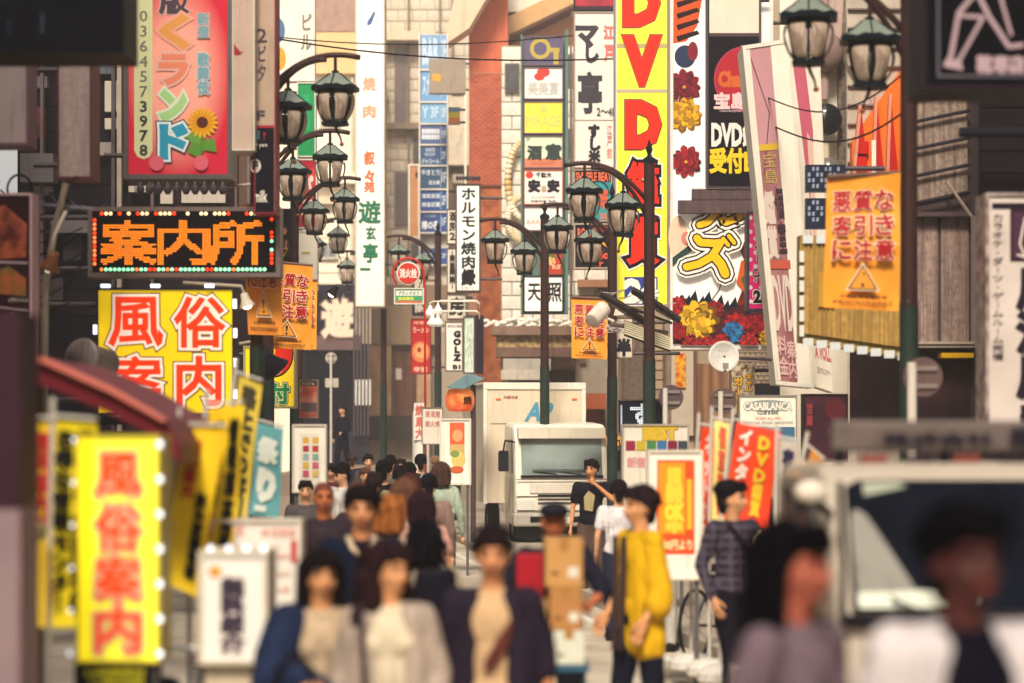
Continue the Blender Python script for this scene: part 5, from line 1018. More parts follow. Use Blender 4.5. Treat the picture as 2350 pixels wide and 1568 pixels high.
# spot lamps
def spot(label, px, py, d, rot, sz, c, lit=None, arm=((0, .6), (-.8, .5))):
    k = d/S; root = thing('spot_lamp', label, 'lamp', W(px, py, d))
    g = G().lathe((0,0,0), [(.02, .5*sz), (.22*sz, .45*sz), (.26*sz, .2*sz), (.3*sz, 0), (.5*sz, -.35*sz), (.52*sz, -.4*sz), (.47*sz, -.38*sz), (.25*sz, -.02)], 16)
    o = g.build('shade', mt(c, .35, var=.15), root, smooth=True); o.rotation_euler = rot
    o2 = G().ell((0,0,-.30*sz), (.32*sz, .32*sz, .26*sz), 14, 9).build('bulb', mt('#fff4d0', .3, emit=lit or .1, var=0), root, smooth=True); o2.rotation_euler = rot
    G().tube([(0,0,.2*sz), (arm[0][0], 0, arm[0][1]), (arm[1][0], 0, arm[1][1])], .02, 8).build('arm', mt('#b9aa98', .4), root, smooth=True)
    return root
spot('lit spot lamp with a black socket left of the white column sign', 766, 668, 44, (0, R(35), 0), .22, '#1a171c', 3, ((.05, .12), (-.6, .1)))
spot('white dome lamp shade hanging beside the first orange banner', 564, 690, 27, (0, R(-15), 0), .18, '#d8cfbc', 2.5, ((-.05, .16), (-.7, .2)))
spot('black spot lamp head pointing down above the yellow reception sign', 618, 830, 30, (R(20), R(-40), 0), .36, '#22202a', None, ((-.2, .25), (-.8, .15)))
spot('white oblong sign lamp over the black tenant sign', 625, 437, 30, (R(10), R(75), 0), .14, '#d6c6b6', None, ((-.2, .08), (-.8, .02)))
spot('bronze lit lamp on a long pipe at the far left', 118, 600, 23, (R(15), R(25), 0), .2, '#7a4a2c', 1.6, ((.03, .25), (.14, .48)))
# duct
root = thing('duct', 'round grey duct pipe with an open mouth on the left wall', 'duct', W(190, 822, 24)); k = 24/S
g = G(); g.lathe((0,0,0), [(44*k, -.04), (46*k, -.0), (36*k, .02), (35*k, .4), (33*k, .4), (33*k, -.0), (42*k, -.04)], 24, axis='y'); o = g.build('pipe', mt('#a3958f', .5, var=.3), root, smooth=True)
o.rotation_euler = (R(-8), 0, R(-28)); G().lathe((0,.3,0), [(.001, 0), (33*k, 0), (33*k, .02), (.001, .02)], 20, axis='y').build('inner', mt('#17151e', .6), root)
# awning lower left
root = thing('awning', 'sloping red awning edge seen from its side at the lower left', 'awning', W(60, 1000, 13)); k = 13/S
P = lambda x, y: ((x-60)*k, (1000-y)*k)
g = G().prism([P(62, 815), P(130, 828), P(280, 895), P(400, 965), P(432, 1020), P(428, 1065), P(404, 1028), P(382, 1003), P(268, 948), P(130, 888), P(62, 882)], -.3, 1.6, 'y'); g.build('cover', mt('#6e1a26', .5, var=.15), root)
g = G().prism([P(62, 812), P(130, 825), P(282, 892), P(402, 962), P(398, 970), P(280, 905), P(130, 838), P(62, 826)], -.36, -.301, 'y'); g.build('piping', mt('#d9786a', .45), root)
G().box(-1.2, .1, -2.0, .0, .5, .42).build('post', mt('#2c1522', .5, var=.2), root)
# pale box and pillar at the far left
root = thing('meter_box', 'pale yellowish box lamp at the left edge in front of the flags', 'box', W(62, 1245, 11.5)); k = 11.5/S
G().box(-28*k, -.05, 0, 28*k, .2, 42*k).build('box', mt('#cfcb98', .5), root, bevel=.02); G().box(-.02, .02, -W(62, 1245, 11.5).z, .02, .08, 0).build('post', mt('#3c2c3c', .5), root)
root = thing('pillar', 'mauve grey concrete pillar at the bottom left corner', 'pillar', W(10, 990, 9.5)); root.location.z = 0
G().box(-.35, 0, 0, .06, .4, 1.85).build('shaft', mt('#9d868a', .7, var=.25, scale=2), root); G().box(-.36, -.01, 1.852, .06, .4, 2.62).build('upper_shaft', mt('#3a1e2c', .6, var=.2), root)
# satellite dish
root = thing('satellite_dish', 'white satellite dish reading SONY under the flower sign', 'dish', W(1661, 818, 33)); k = 33/S
g = G(); g.lathe((0,0,0), [(.001, .07), (.12, .05), (.18, .02), (35*k, 0), (35.5*k, -.012), (35*k, -.016), (.17, .008), (.1, .036), (.001, .055)], 30, axis='y'); o = g.build('reflector', mt('#dcd8d0', .45, kind='mottle', h2='#c6c0b8', scale=3), root, smooth=True)
v_, f_ = glyph('SONY', .0); q = gbox('SONY'); G().add([(-.08 + (p[0]-q[0])*.16/(q[2]-q[0]), -.03, .055 + (p[1]-q[1])*.035/(q[3]-q[1])) for p in v_], f_).build('lettering', mt('#9a948e', .5, var=0), root)
g = G(); g.tube([(0, -.02, -.2), (0, -.2, -.21), (0, -.3, -.14)], .012); g.box(-.035, -.36, -.18, .035, -.26, -.10); g.build('receiver', mt('#8e8780', .5), root)
G().tube([(0, .06, 0), (.2, .12, -.02), (.9, .3, -.05)], .02).build('mount', mt('#3a3238', .5), root)
# floodlight racks and camera
root = thing('floodlight_rack', 'rack of tilted black and silver floodlights fixed across the lamp posts', 'floodlights', W(1450, 760, 35)); k = 35/S
FLm = G().box(-.2, -.06, -.03, .2, .06, .03).mesh('floodlight', mt('#332c34', .35, metal=.3)); FG = G().box(-.18, -.05, -.045, .18, .05, -.031).mesh('lamp_glass', mt('#a39a92', .2))
for i in range(5):
    for j, (x0_, y0_) in enumerate(((1402, 690), (1476, 682))):
        o = piece('floodlight', FLm, root, ((x0_-1450+i*15)*k, -.2+.1*i, (760-y0_-i*9)*k), (R(30), R(28), R(10))); piece('lamp_glass', FG, o, (0,0,0))
        p = o.location; g = G(); pr = Vector(p) + Vector((-.15, 0, .06))
        for q in range(5): pr2 = pr + Vector((random.uniform(0, .1), random.uniform(-.05, .05), random.uniform(-.03, .05))); g.cyl(pr, pr2, .008, n=5); pr = pr2
        g.build('wire', mt('#c9beb6', .4), o)
        o.children[-1].matrix_parent_inverse = o.matrix_basis.inverted()
g = G(); g.tube([((1400-1450)*k, -.1, (760-745)*k), ((1535-1450)*k, .3, (760-762)*k)], .03); g.tube([((1400-1450)*k, -.1, (760-690)*k), ((1545-1450)*k, .3, (760-740)*k)], .02); g.build('bar', mt('#6b5a54', .5), root)
p0, p1 = ((1432-1450)*k, (760-738)*k), ((1537-1450)*k, (760-775)*k)
for i in range(6):
    G().prism([(p0[0], p0[1]-i*.032), (p1[0], p1[1]-i*.032), (p1[0], p1[1]-i*.032-.022), (p0[0], p0[1]-i*.032-.022)], -.12, -.06, 'y').build('slat', mt('#d9cfae', .5) , root)
g = G().prism([(p0[0], p0[1]+.02), (p1[0], p1[1]+.02), (p1[0], p1[1]-.21), (p0[0], p0[1]-.21)], -.055, .02, 'y').build('slat_backing', mt('#7a5c3c', .6), root)
root = thing('security_camera', 'white cylindrical security camera on an arm over the small orange banner', 'camera', W(1372, 722, 38.5)); k = 38.5/S
o = G().lathe((0,0,0), [(.001, -.2), (.06, -.2), (.12, -.19), (.13, -.1), (.13, .18), (.001, .2)], 16, axis='y').build('housing', mt('#d5c8b8', .4, var=.2), root, smooth=False); o.rotation_euler = (R(35), 0, R(-40))
G().tube([(.05, .05, -.02), (.25, .05, -.1), (.25, .6, -.1)], .022).build('arm', mt('#cfc6ba', .4), root)
G().prism([(.25, -.02), (.55, .0), (.42, .12), (.30, .18)], -.05, -.03, 'y').build('plate', mt('#d9d0c2', .4), root)
g = G(); p = Vector((.12, -.05, -.3))
for i in range(40):
    p2 = Vector((random.uniform(.1, .5), random.uniform(-.12, .08), random.uniform(-.32, -.1))); g.cyl(p, p2, .007, n=4); p = p2
g.build('wires', mt('#b9aaa2', .5), root, kind='stuff')
# tea coloured lantern with little roof
root = thing('red_lantern', 'glowing orange red paper lantern under a small blue green sloping roof', 'lantern', W(1056, 918, 44)); k = 44/S
g = G(); prof = [(16*k, -20*k*1.2)]
for i in range(15):
    u = i/14; prof.append((34*k*(.62+.38*math.sin(math.pi*u)**.4) + (.006 if i % 2 else -.004), (-27 + 52*u)*k))
g.lathe((0,0,0), prof + [(16*k, 24*k)], 24); g.build('paper_shade', mt('#d9582c', .5, emit=.35, kind='mottle', h2='#e88a4a', scale=4), root, smooth=True)
v_, f_ = glyph('焼', .03); G().add([(.06 + p[0]*.16, -33*k-.004, -.07 + p[1]*.16) for p in v_], f_).build('lettering', mt('#b05038', .5), root)
g = G().prism([(-30*k, 28*k), (20*k, 60*k), (56*k, 50*k), (10*k, 24*k)], -.35, .35, 'y'); g.build('roof', mt('#6d8c92', .4, var=.15), root)
G().cyl((30*k, 0, -W(1056, 918, 44).z), (30*k, 0, 35*k), .05).build('post', mt('#4c3a3c', .5), root)
# overhead cables
root = thing('cables', 'bundle of thin dark cables strung between the left signs', 'cables', W(130, 540, 24))
for i in range(9):
    z0_ = .5 - i*.13 + random.uniform(-.05, .05); x1_ = random.uniform(.85, 1.08)
    G().tube([(-.8 + x1_*t + 0, -.1 + .3*t, z0_ - .22*math.sin(math.pi*t) - .12*t*(i % 3-1)) for t in [q/10 for q in range(11)]], random.choice((.008, .012, .02)), 6).build('cable', mt('#14121a', .5), root)
g = G()
for i in range(16):
    t = 2*math.pi*i/16; t2 = 2*math.pi*(i+1)/16; g.cyl((-.35+.12*math.cos(t), -.1, .45+.14*math.sin(t)), (-.35+.12*math.cos(t2), -.1, .45+.14*math.sin(t2)), .012, n=6)
g.build('cable_loop', mt('#1c1920', .5), root)
G().tube([(-.1, -.15, -2.5), (-.08, -.15, -.5), (.0, -.15, .0), (.12, -.15, .5)], .035).build('conduit', mt('#8a7a6c', .5, var=.3), root)
G().box(-1, -.02, .28, .35, .02, .31).build('rail', mt('#7c7a84', .4, metal=.4), root).rotation_euler = (0, R(5), 0)
# rest of small things: cone, box, bicycle
def bicycle(px, d, rz, label):
    root = thing('bicycle', label, 'bicycle', ((px-CX)*d/S, d, .0), rz); BK = mt('#1a1a22', .4)
    for x in (-.52, .52):
        g = G()
        for i in range(28):
            t, t2 = 2*math.pi*i/28, 2*math.pi*(i+1)/28; g.cyl((x+.33*math.cos(t), 0, .34+.33*math.sin(t)), (x+.33*math.cos(t2), 0, .34+.33*math.sin(t2)), .018, n=6)
        w_ = g.build('wheel', BK, root)
        g = G()
        for i in range(12): t = math.pi*i/6; g.cyl((x, 0, .34), (x+.32*math.cos(t), 0, .34+.32*math.sin(t)), .004, n=4)
        g.build('spokes', mt('#9a9aa0', .3, metal=.7), w_)
    g = G(); B_ = (-.05, 0, .3); Sd = (-.15, 0, .78); H = (.36, 0, .8); g.cyl(B_, Sd, .018); g.cyl(B_, H, .02); g.cyl(Sd, (.34, 0, .74), .016); g.cyl((-.52,0,.34), B_, .014); g.cyl((-.52,0,.34), Sd, .012); g.cyl((.52,0,.34), H, .016); g.cyl(H, (.34, 0, .98), .014); g.build('frame', mt('#2a2c3c', .35), root)
    G().ell((-.18, 0, .86), (.13, .08, .04)).build('saddle', BK, root, smooth=True)
    G().tube([(.22, -.26, 1.0), (.34, -.12, 1.0), (.36, 0, .98), (.34, .12, 1.0), (.22, .26, 1.0)], .013).build('handlebar', mt('#a9a9ac', .3, metal=.7), root)
    g = G()
    for i in range(9): z = .72 + i*.028; g.box(.42, -.16, z, .72, .16, z+.008)
    for i in range(9): y = -.16 + i*.04; g.box(.42, y-.003, .72, .426, y+.003, .95); g.box(.714, y-.003, .72, .72, y+.003, .95)
    g.build('basket', mt('#4a4650', .5), root)
    return root
bicycle(410, 12.5, R(70), 'dark bicycle standing behind the tall yellow sign and the light box')
bicycle(1650, 23, R(60), 'dark bicycle parked by the red flags on the right')
for (px, d, lab) in ((1085, 34, 'small black rubbish bag beside the white poster board'), (1140, 33, 'second black rubbish bag left of the box truck')):
    pass
# ------------------------------------------------------------------ vehicles
CR = mt('#e4dccb', .35, var=.06, coat=.3); GLASS = mt('#1b2430', .2, var=.2); BLK = mt('#17161c', .5); TYRE = mt('#121216', .8)
def wheel(root, x, y, r=.38, w=.22, tyre='wheel'):
    g = G(); pr = [(.16, -w/2), (r-.03, -w/2), (r, -w/2+.03), (r, w/2-.03), (r-.03, w/2), (.16, w/2)]
    vs = []; n = 24
    for rr_, yy in pr:
        for i in range(n): t = 2*math.pi*i/n; vs.append((x+yy, y+rr_*math.cos(t), r+rr_*math.sin(t)))
    g.add(vs, [(j*n+i, j*n+(i+1) % n, (j+1)*n+(i+1) % n, (j+1)*n+i) for j in range(5) for i in range(n)]); o = g.build('wheel', TYRE, root, smooth=False)
    G().cyl((x-w*.4, y, r), (x+w*.4, y, r), r*.52, n=18).build('rim', mt('#b6b0a6', .35, metal=.5), o)
def rrect(x0, z0, x1, z1, r, n=5):
    P = []
    for (cx_, cz, a) in ((x1-r, z1-r, 0), (x0+r, z1-r, 90), (x0+r, z0+r, 180), (x1-r, z0+r, 270)):
        for i in range(n+1): t = R(a + 90*i/n); P.append((cx_+r*math.cos(t), cz+r*math.sin(t)))
    return P
d = 44.0; root = thing('box_truck', 'cream delivery box truck coming towards us with AP on its cargo box', 'truck', ((1290-CX)*d/S, d, 0), .13)
g = G(); g.prism([(0, .42), (-.03, .95), (.03, 1.32), (.17, 2.02), (.42, 2.28), (1.5, 2.32), (1.62, 2.2), (1.62, .42)], -.86, .86, 'x'); g.build('cab', CR, root, bevel=.07)
o = G().prism([(-.012-.0, 1.35), (.145, 2.02), (.165, 2.02), (.02, 1.35)], -.74, .74, 'x').build('windscreen', mt('#8d9b96', .12, kind='mottle', h2='#4a5452', scale=.8), root)  # pale mottle paints reflected sky over the dark interior
G().prism([(-.02, 1.31), (-.016, 1.35), (.0, 1.35), (.0, 1.31)], -.76, .76, 'x').build('windscreen_seal', BLK, root)
G().prism([(.0, 2.02), (.02, 2.2), (.2, 2.22), (.18, 2.02)], -.8, .8, 'x').build('sun_visor', mt('#d6ccb8', .4), root)
g = G(); g.box(-.6, -.045, 1.02, .6, -.02, 1.2); g.build('grille_panel', mt('#d8cfbf', .4), root, bevel=.01)
for i in range(3): G().box(-.45, -.052, .98-i*.07, .45, -.03, 1.0-i*.07).build('grille_slat', BLK, root)
G().box(-.9, -.1, .42, .9, .2, .66).build('bumper', mt('#a8a094', .4), root, bevel=.04); G().box(-.6, -.112, .5, .6, -.095, .6).build('bumper_intake', BLK, root); G().box(-.8, .1, .2, .8, .3, .42).build('underside', BLK, root)
for zz in (.70, .96, 1.27): G().box(-.84, -.046, zz, .84, -.03, zz+.012).build('panel_gap', BLK, root)
G().box(-.18, -.115, .47, .18, -.101, .6).build('number_plate', mt('#d9dccf', .5), root)
for s in (-1, 1):
    G().prism(rrect(s*.68-.16, .72, s*.68+.16, .9, .04), -.06, -.01, 'y').build('headlight', mt('#d9d6cc', .1, coat=.5), root)
    m_ = G().tube([(s*.86, .1, 1.95), (s*1.05, -.02, 1.98), (s*1.08, -.02, 1.8)], .018, 6).build('mirror_arm', BLK, root); G().prism(rrect(s*1.08-.09, 1.42, s*1.08+.09, 1.8, .04), -.05, .03, 'y').build('mirror', mt('#22222a', .3), root)
    for y in (.75, 4.6): wheel(root, s*.72, y)
    G().prism([(.35, 1.38), (.42, 2.0), (1.2, 2.0), (1.2, 1.38)], s*.862, s*.875, 'x').build('side_window', GLASS, root)
    G().box(s*.875 if s > 0 else -.88, .3, .55, .88 if s > 0 else -.875, 1.35, 1.3).build('door_panel', mt('#c6bca8', .4), root)
g = G(); g.box(-.55, -.048, 1.44, .55, -.02, 1.455); g.tube([(-.1, -.03, 1.37), (-.5, .0, 1.41)], .008); g.tube([(.35, -.03, 1.37), (-.05, .0, 1.41)], .008); g.build('wiper', BLK, root)
g = G(); g.box(-1.0, 1.75, .8, 1.0, 5.6, 3.03); BO = len(bpy.data.objects); g.build('cargo_box', mt('#d8c9b0', .4, var=.1), root)
g = G()
for (a, b, c, e, f, h) in ((-1.03, 1.72, 2.94, 1.03, 1.8, 3.07), (-1.03, 1.72, .78, -.95, 1.8, 2.939), (.95, 1.72, .78, 1.03, 1.8, 2.939), (-1.03, 1.801, 3.03, 1.03, 6.32, 3.07)): g.box(a, b, c, e, f, h)
g.build('box_trim', mt('#e6dfd0', .35), root, bevel=.01)
k_ = 45.7/S
for (t, x0, y0, x1, y1, c, bv) in (('AP', -.18, 2.36, .30, 2.68, '#4c8fae', .04), ('冷蔵冷凍', -.62, 2.76, -.34, 2.82, '#9a4a3a', .02)):
    v_, f_ = glyph(t, bv); q = gbox(t); G().add([(x0 + (p[0]-q[0])*(x1-x0)/(q[2]-q[0]) + (p[1]-q[1])*.12*(1 if t == 'AP' else 0), 1.742 - p[2]*.01, y0 + (p[1]-q[1])*(y1-y0)/(q[3]-q[1])) for p in v_], f_).build('lettering', mt(c, .5, var=0), root)
for x in (-.72, .72):
    G().prism(rrect(x-.16, 2.3, x+.16, 2.52, .03), 1.73, 1.749, 'y').build('vent', mt('#d6c9b4', .4), root)
G().box(-.78, 1.735, 2.74, -.68, 1.749, 2.77).build('marker', mt('#d8642c', .4), root); G().box(.75, 1.735, 2.74, .85, 1.749, 2.77).build('marker', mt('#d8642c', .4), root)
for o in root.children:
    if o.name.split('.')[0] in ('cargo_box', 'box_trim', 'vent', 'marker') or (o.name.startswith('lettering')): o.location.x = -.26; o.scale.x = .95
# taxi / yellow cab edge behind the truck
d = 47; root = thing('yellow_van', 'yellow van half hidden to the right of the box truck', 'van', ((1392-CX)*d/S, d, 0), .10)
g = G(); g.prism([(0, .35), (-.02, .95), (.5, 1.95), (.8, 2.05), (4, 2.05), (4.1, .35)], -.75, .72, 'x'); g.build('body', mt('#d9962c', .35, coat=.4), root, bevel=.12)
G().prism([(.0, 1.05), (.43, 1.85), (.41, 1.87), (-.02, 1.06)], -.66, .62, 'x').build('windscreen', GLASS, root)
for s in (-.62, .62):
    for y in (.7, 3.2): wheel(root, s, y, .32)
# near white kei truck at the right
d = 10.6; k = d/S; root = thing('white_mini_truck', 'near white mini truck with wide windscreen and grey roof board at lower right', 'truck', ((2370-CX)*d/S, d, 0), .05)
X0 = -.86
g = G(); g.prism([(0, .3), (-.03, .75), (.02, 1.02), (.05, 1.36), (.40, 1.93), (.60, 2.0), (1.6, 2.0), (1.7, 1.9), (1.7, .3)], -.86, .86, 'x'); g.build('cab', mt('#b8ac9c', .3, var=.08, coat=.4), root, bevel=.08)
GL2 = mt('#0b101c', .32, var=.3, scale=1)
def wsq(x, z): # on the windscreen plane
    t = (z-1.36)/(1.93-1.36); return (x, .05+.35*t - .02, z)
def wsp(name, pts, m, off=0, th=.012):
    g = G(); a = [Vector(wsq(*p)) - Vector((0, off, 0)) for p in pts]; n = len(a); g.add([tuple(p) for p in a] + [(p.x, p.y+th, p.z) for p in a], [tuple(range(n)), tuple(range(n, 2*n))] + [(i, (i+1) % n, (i+1) % n+n, i+n) for i in range(n)])
    return g.build(name, m, root)
wsp('windscreen', [(-.79, 1.36), (.79, 1.36), (.76, 1.90), (.70, 1.93), (-.70, 1.93), (-.76, 1.90)], GL2)
wsp('dashboard_cloth', [(-.76, 1.375), (-.25, 1.375), (-.20, 1.39), (-.20, 1.43), (-.26, 1.455), (-.34, 1.46), (-.42, 1.445), (-.50, 1.45), (-.76, 1.44)], mt('#d3d8c8', .6), .004, .003)
wsp('sheet', [(-.76, 1.442), (-.50, 1.455), (-.535, 1.52), (-.58, 1.60), (-.63, 1.69), (-.68, 1.77), (-.715, 1.80), (-.745, 1.79), (-.757, 1.74)], mt('#85827a', .6), .004, .003)
wsp('windscreen_sticker', [(-.68, 1.86), (-.48, 1.90), (-.52, 1.92), (-.68, 1.92)], mt('#9aa08e', .6), .004, .003)
G().tube([wsq(-.83, 1.32), wsq(.83, 1.32)], .03, 8).build('windscreen_seal', BLK, root)
G().tube([(-.835, .02, 1.32), (-.815, .12, 1.55), (-.79, .34, 1.92)], .014, 6).build('pillar_seal', BLK, root)
g = G(); g.prism([(-.05, 1.14), (-.01, 1.30), (.05, 1.30), (.05, 1.14)], -.6, .6, 'x'); g.build('cowl', mt('#1a1820', .5), root)
g = G(); g.tube([(-.1, -.06, 1.27), (-.5, -.02, 1.36), (-.62, .03, 1.42)], .008); g.build('wiper', BLK, root)
for s in (-1, 1):
    G().prism(rrect(s*.64-.15, .66, s*.64+.15, .86, .05), -.07, -.02, 'y').build('headlight', mt('#d9d2c4', .1, coat=.6), root, bevel=.01)
    G().prism(rrect(s*.70-.08, .93, s*.70+.08, 1.03, .02), -.055, -.0, 'y').build('indicator', mt('#c98a3c', .2), root)
    G().prism([(.55, 1.25), (.65, 1.88), (1.4, 1.88), (1.4, 1.25)], s*.862, s*.876, 'x').build('side_window', GLASS, root)
    m_ = G().tube([(s*.84, .3, 1.78), (s*.98, .1, 1.86), (s*1.02, .08, 1.8)], .02, 6).build('mirror_arm', BLK, root)
    G().ell((s*.97, .06, 1.885), (.075, .04, .05)).build('mirror', mt('#ddd2c2', .35), root, smooth=True)
    for y in (.5, 2.6): wheel(root, s*.66, y, .29, .18)
G().box(-.84, -.11, .3, .84, .1, .52).build('bumper', mt('#c6baaa', .4), root, bevel=.04)
G().box(-.17, -.125, .34, .17, -.111, .5).build('number_plate', mt('#d9c85a', .5), root)
g = G(); g.prism([(-.06, .9), (-.03, 1.1), (-.02, 1.1), (-.03, .9)], -.5, .5, 'x'); g.build('front_panel', mt('#d6cbbb', .35), root, bevel=.006)
G().box(-.86, 1.75, .55, .86, 3.4, .8).build('load_bed', mt('#c6bbab', .5), root)
g = G(); g.prism([(.8, 2.05), (.78, 2.2), (.84, 2.2), (.88, 2.05)], -.74, .9, 'x'); g.build('roof_board', mt('#6e625e', .5, var=.2), root, bevel=.02)
g = G(); 
for x in (-.7, -.2, .3, .75): g.box(x-.02, .8, 1.98, x+.02, .86, 2.1)
g.build('board_bracket', BLK, root)
for i in range(7): G().box(-.62 + i*.22, .7, 2.005, -.50 + i*.22, .76, 2.04).build('marker_block', mt('#2c2028' if i % 2 else '#7a3a34', .5), root)
for (t, x0, x1, z0, z1) in (('株式会社', -.50, .02, 2.09, 2.14), ('横', .10, .24, 2.08, 2.17)):
    v_, f_ = glyph(t, .04); q = gbox(t); G().add([(x0 + (p[0]-q[0])*(x1-x0)/(q[2]-q[0]), .775 - p[2]*.01, z0 + (p[1]-q[1])*(z1-z0)/(q[3]-q[1])) for p in v_], f_).build('lettering', mt('#231f2a', .5, var=0), root)
# hand cart with boxes
CB = mt('#b98a55', .75, var=.12); 
d = 13.5; k = d/S; Xc = (1300-CX)*k
root = thing('hand_cart', 'blue flat hand cart loaded with cardboard boxes', 'cart', (Xc, d, 0))
zt = EYE + (HY-1530)*k
G().box(-.13, -.02, zt-.03, .13, .5, zt).build('platform', mt('#2c5a72', .5), root, bevel=.008)
for (x, y) in ((-.1, .05), (.1, .05), (-.1, .42), (.1, .42)): o = G().cyl((x, y, .04), (x, y, zt-.03), .012).build('leg', mt('#2c4656', .5), root); G().cyl((x-.015, y, .05), (x+.015, y, .05), .05).build('castor', BLK, root)
def boxp(label, x0, y0, x1, y1, c, dep=.36, dy=.0, dd=13.5, cat='box', name='cardboard_box', tape=True, rest=None):
    k = dd/S; r = thing(name, label, cat, W((x0+x1)/2, y1, dd), random.uniform(-.05, .05)); w_ = (x1-x0)/2*k; h_ = (y1-y0)*k
    G().box(-w_, dy, 0, w_, dy+dep, h_).build('carton', mt(c, .75, var=.1), r, bevel=.004)
    if tape: G().box(-.025, dy-.002, h_*.75, .025, dy+dep*.98, h_+.002).build('tape', mt('#a9763c', .4), r)
    if tape: G().box(w_*.2, dy-.003, h_*.2, w_*.75, dy-.0005, h_*.42).build('label', mt('#d9d2c2', .6), r); G().box(-w_*.7, dy-.003, h_*.25, -w_*.3, dy-.0005, h_*.32).build('print_mark', mt('#6a4628', .6), r)
    return r
zprev = 1524
boxp('white carton at the bottom of the stack on the cart', 1270, 1448, 1342, 1526, '#cfd0be')
boxp('brown cardboard box in the middle of the stack with a torn corner', 1262, 1348, 1336, 1447, '#b07c48')
boxp('large tan cardboard box on top of the stack', 1252, 1238, 1338, 1347, '#c08f55')
boxp('tall pale brown box standing beside the stack on the cart', 1222, 1380, 1258, 1527, '#b98c58')
boxp('red printed carton held beside the cardboard stack', 1185, 1275, 1246, 1390, '#a01624', .3, dd=14.0, name='red_carton', tape=False)

# overhead wires
for i, (x0_, z0_, y0_, x1_, z1_, y1_, rr_) in enumerate(((-6.5, 8.2, 24, 4.6, 8.6, 27, .012), (-6.5, 8.6, 26, 4.6, 9.2, 30, .009), (-7.5, 9.4, 40, 3.4, 9.0, 44, .014), (-8.2, 10.2, 46, 2.6, 10.8, 52, .012), (4.4, 5.8, 23, 3.6, 6.3, 33, .012), (4.3, 6.1, 23, 3.5, 6.7, 33, .01))):
    o = G().tube([(x0_+(x1_-x0_)*t, y0_+(y1_-y0_)*t, z0_+(z1_-z0_)*t - .5*math.sin(math.pi*t)) for t in [q/16 for q in range(17)]], rr_, 6).build('overhead_wire', mt('#1c191e', .6), None)
    o['label'] = ('thin dark wire across the street near the top, nearest', 'second thin wire across the street, just above the nearest', 'thin wire crossing before the white column sign', 'highest thin wire over the far street', 'lower wire along the right hand fronts', 'upper wire along the right hand fronts')[i]; o['category'] = 'wire'; o['group'] = 'overhead wires'
# ------------------------------------------------------------------ people
from mathutils import noise as mnoise
def remesh(g, name, m, vox, smooth=4, extra=None):
    me = bpy.data.meshes.new(name); me.from_pydata(g.v, [], g.f)
    bm = bmesh.new(); bm.from_mesh(me); bmesh.ops.recalc_face_normals(bm, faces=bm.faces); bm.to_mesh(me); bm.free()
    o = bpy.data.objects.new(name, me); col.objects.link(o)
    r = o.modifiers.new('r', 'REMESH'); r.mode = 'VOXEL'; r.voxel_size = vox; r.use_smooth_shade = True
    s = o.modifiers.new('s', 'SMOOTH'); s.iterations = smooth; s.factor = .6
    dg = bpy.context.evaluated_depsgraph_get(); me2 = bpy.data.meshes.new_from_object(o.evaluated_get(dg))
    bpy.data.objects.remove(o); bpy.data.meshes.remove(me)
    if name in ('top', 'coat', 'shirt', 'trousers', 'skirt', 'jacket', 'coat_skirt') and vox < .02:
        no = [tuple(v.normal) for v in me2.vertices]      # creases and folds
        for v, n_ in zip(me2.vertices, no):
            p = v.co; f = mnoise.noise(Vector((p.x*9, p.y*9, p.z*3.2))) * .022 + abs(mnoise.noise(Vector((p.x*16+3, p.y*16, p.z*9)))) * -.018
            v.co = p + Vector(n_) * max(f, -.002)
    if extra:
        bm = bmesh.new(); bm.from_mesh(me2)
        me3 = bpy.data.meshes.new('x'); me3.from_pydata(extra.v, [], extra.f); bm.from_mesh(me3); bmesh.ops.recalc_face_normals(bm, faces=bm.faces)
        bm.to_mesh(me2); bm.free(); bpy.data.meshes.remove(me3)
    me2.materials.clear(); me2.materials.append(m); me2.shade_smooth(); me2.name = name
    return me2
def hand(g, w, dirv, out, r=1.0, curl=.5):
    """palm, five bent fingers; w wrist, dirv along the hand, out = thumb side"""
    d_ = Vector(dirv).normalized(); o = Vector(out); o = (o - d_*o.dot(d_)).normalized(); n = d_.cross(o).normalized()
    w = Vector(w)
    P = lambda a, b, c: w + d_*a*r + o*b*r + n*c*r
    for b in (-.022, 0, .022): g.cap(P(.0, b*.7, 0), P(.075, b, 0), .019*r, .017*r, 8)
    for b, L in ((-.033, .058), (-.011, .074), (.011, .08), (.033, .07)):
        p1 = P(.085, b, 0); p2 = P(.085+L*.5, b*1.15, -.012*curl*2); p3 = P(.085+L*(1-.35*curl), b*1.15, -.05*curl)
        g.cap(p1, p2, .0095*r, .0085*r, 6); g.cap(p2, p3, .0085*r, .007*r, 6)
    g.cap(P(.02, .03, -.005), P(.055, .058, -.015), .012*r, .010*r, 6); g.cap(P(.055, .058, -.015), P(.088, .062, -.03), .010*r, .008*r, 6)
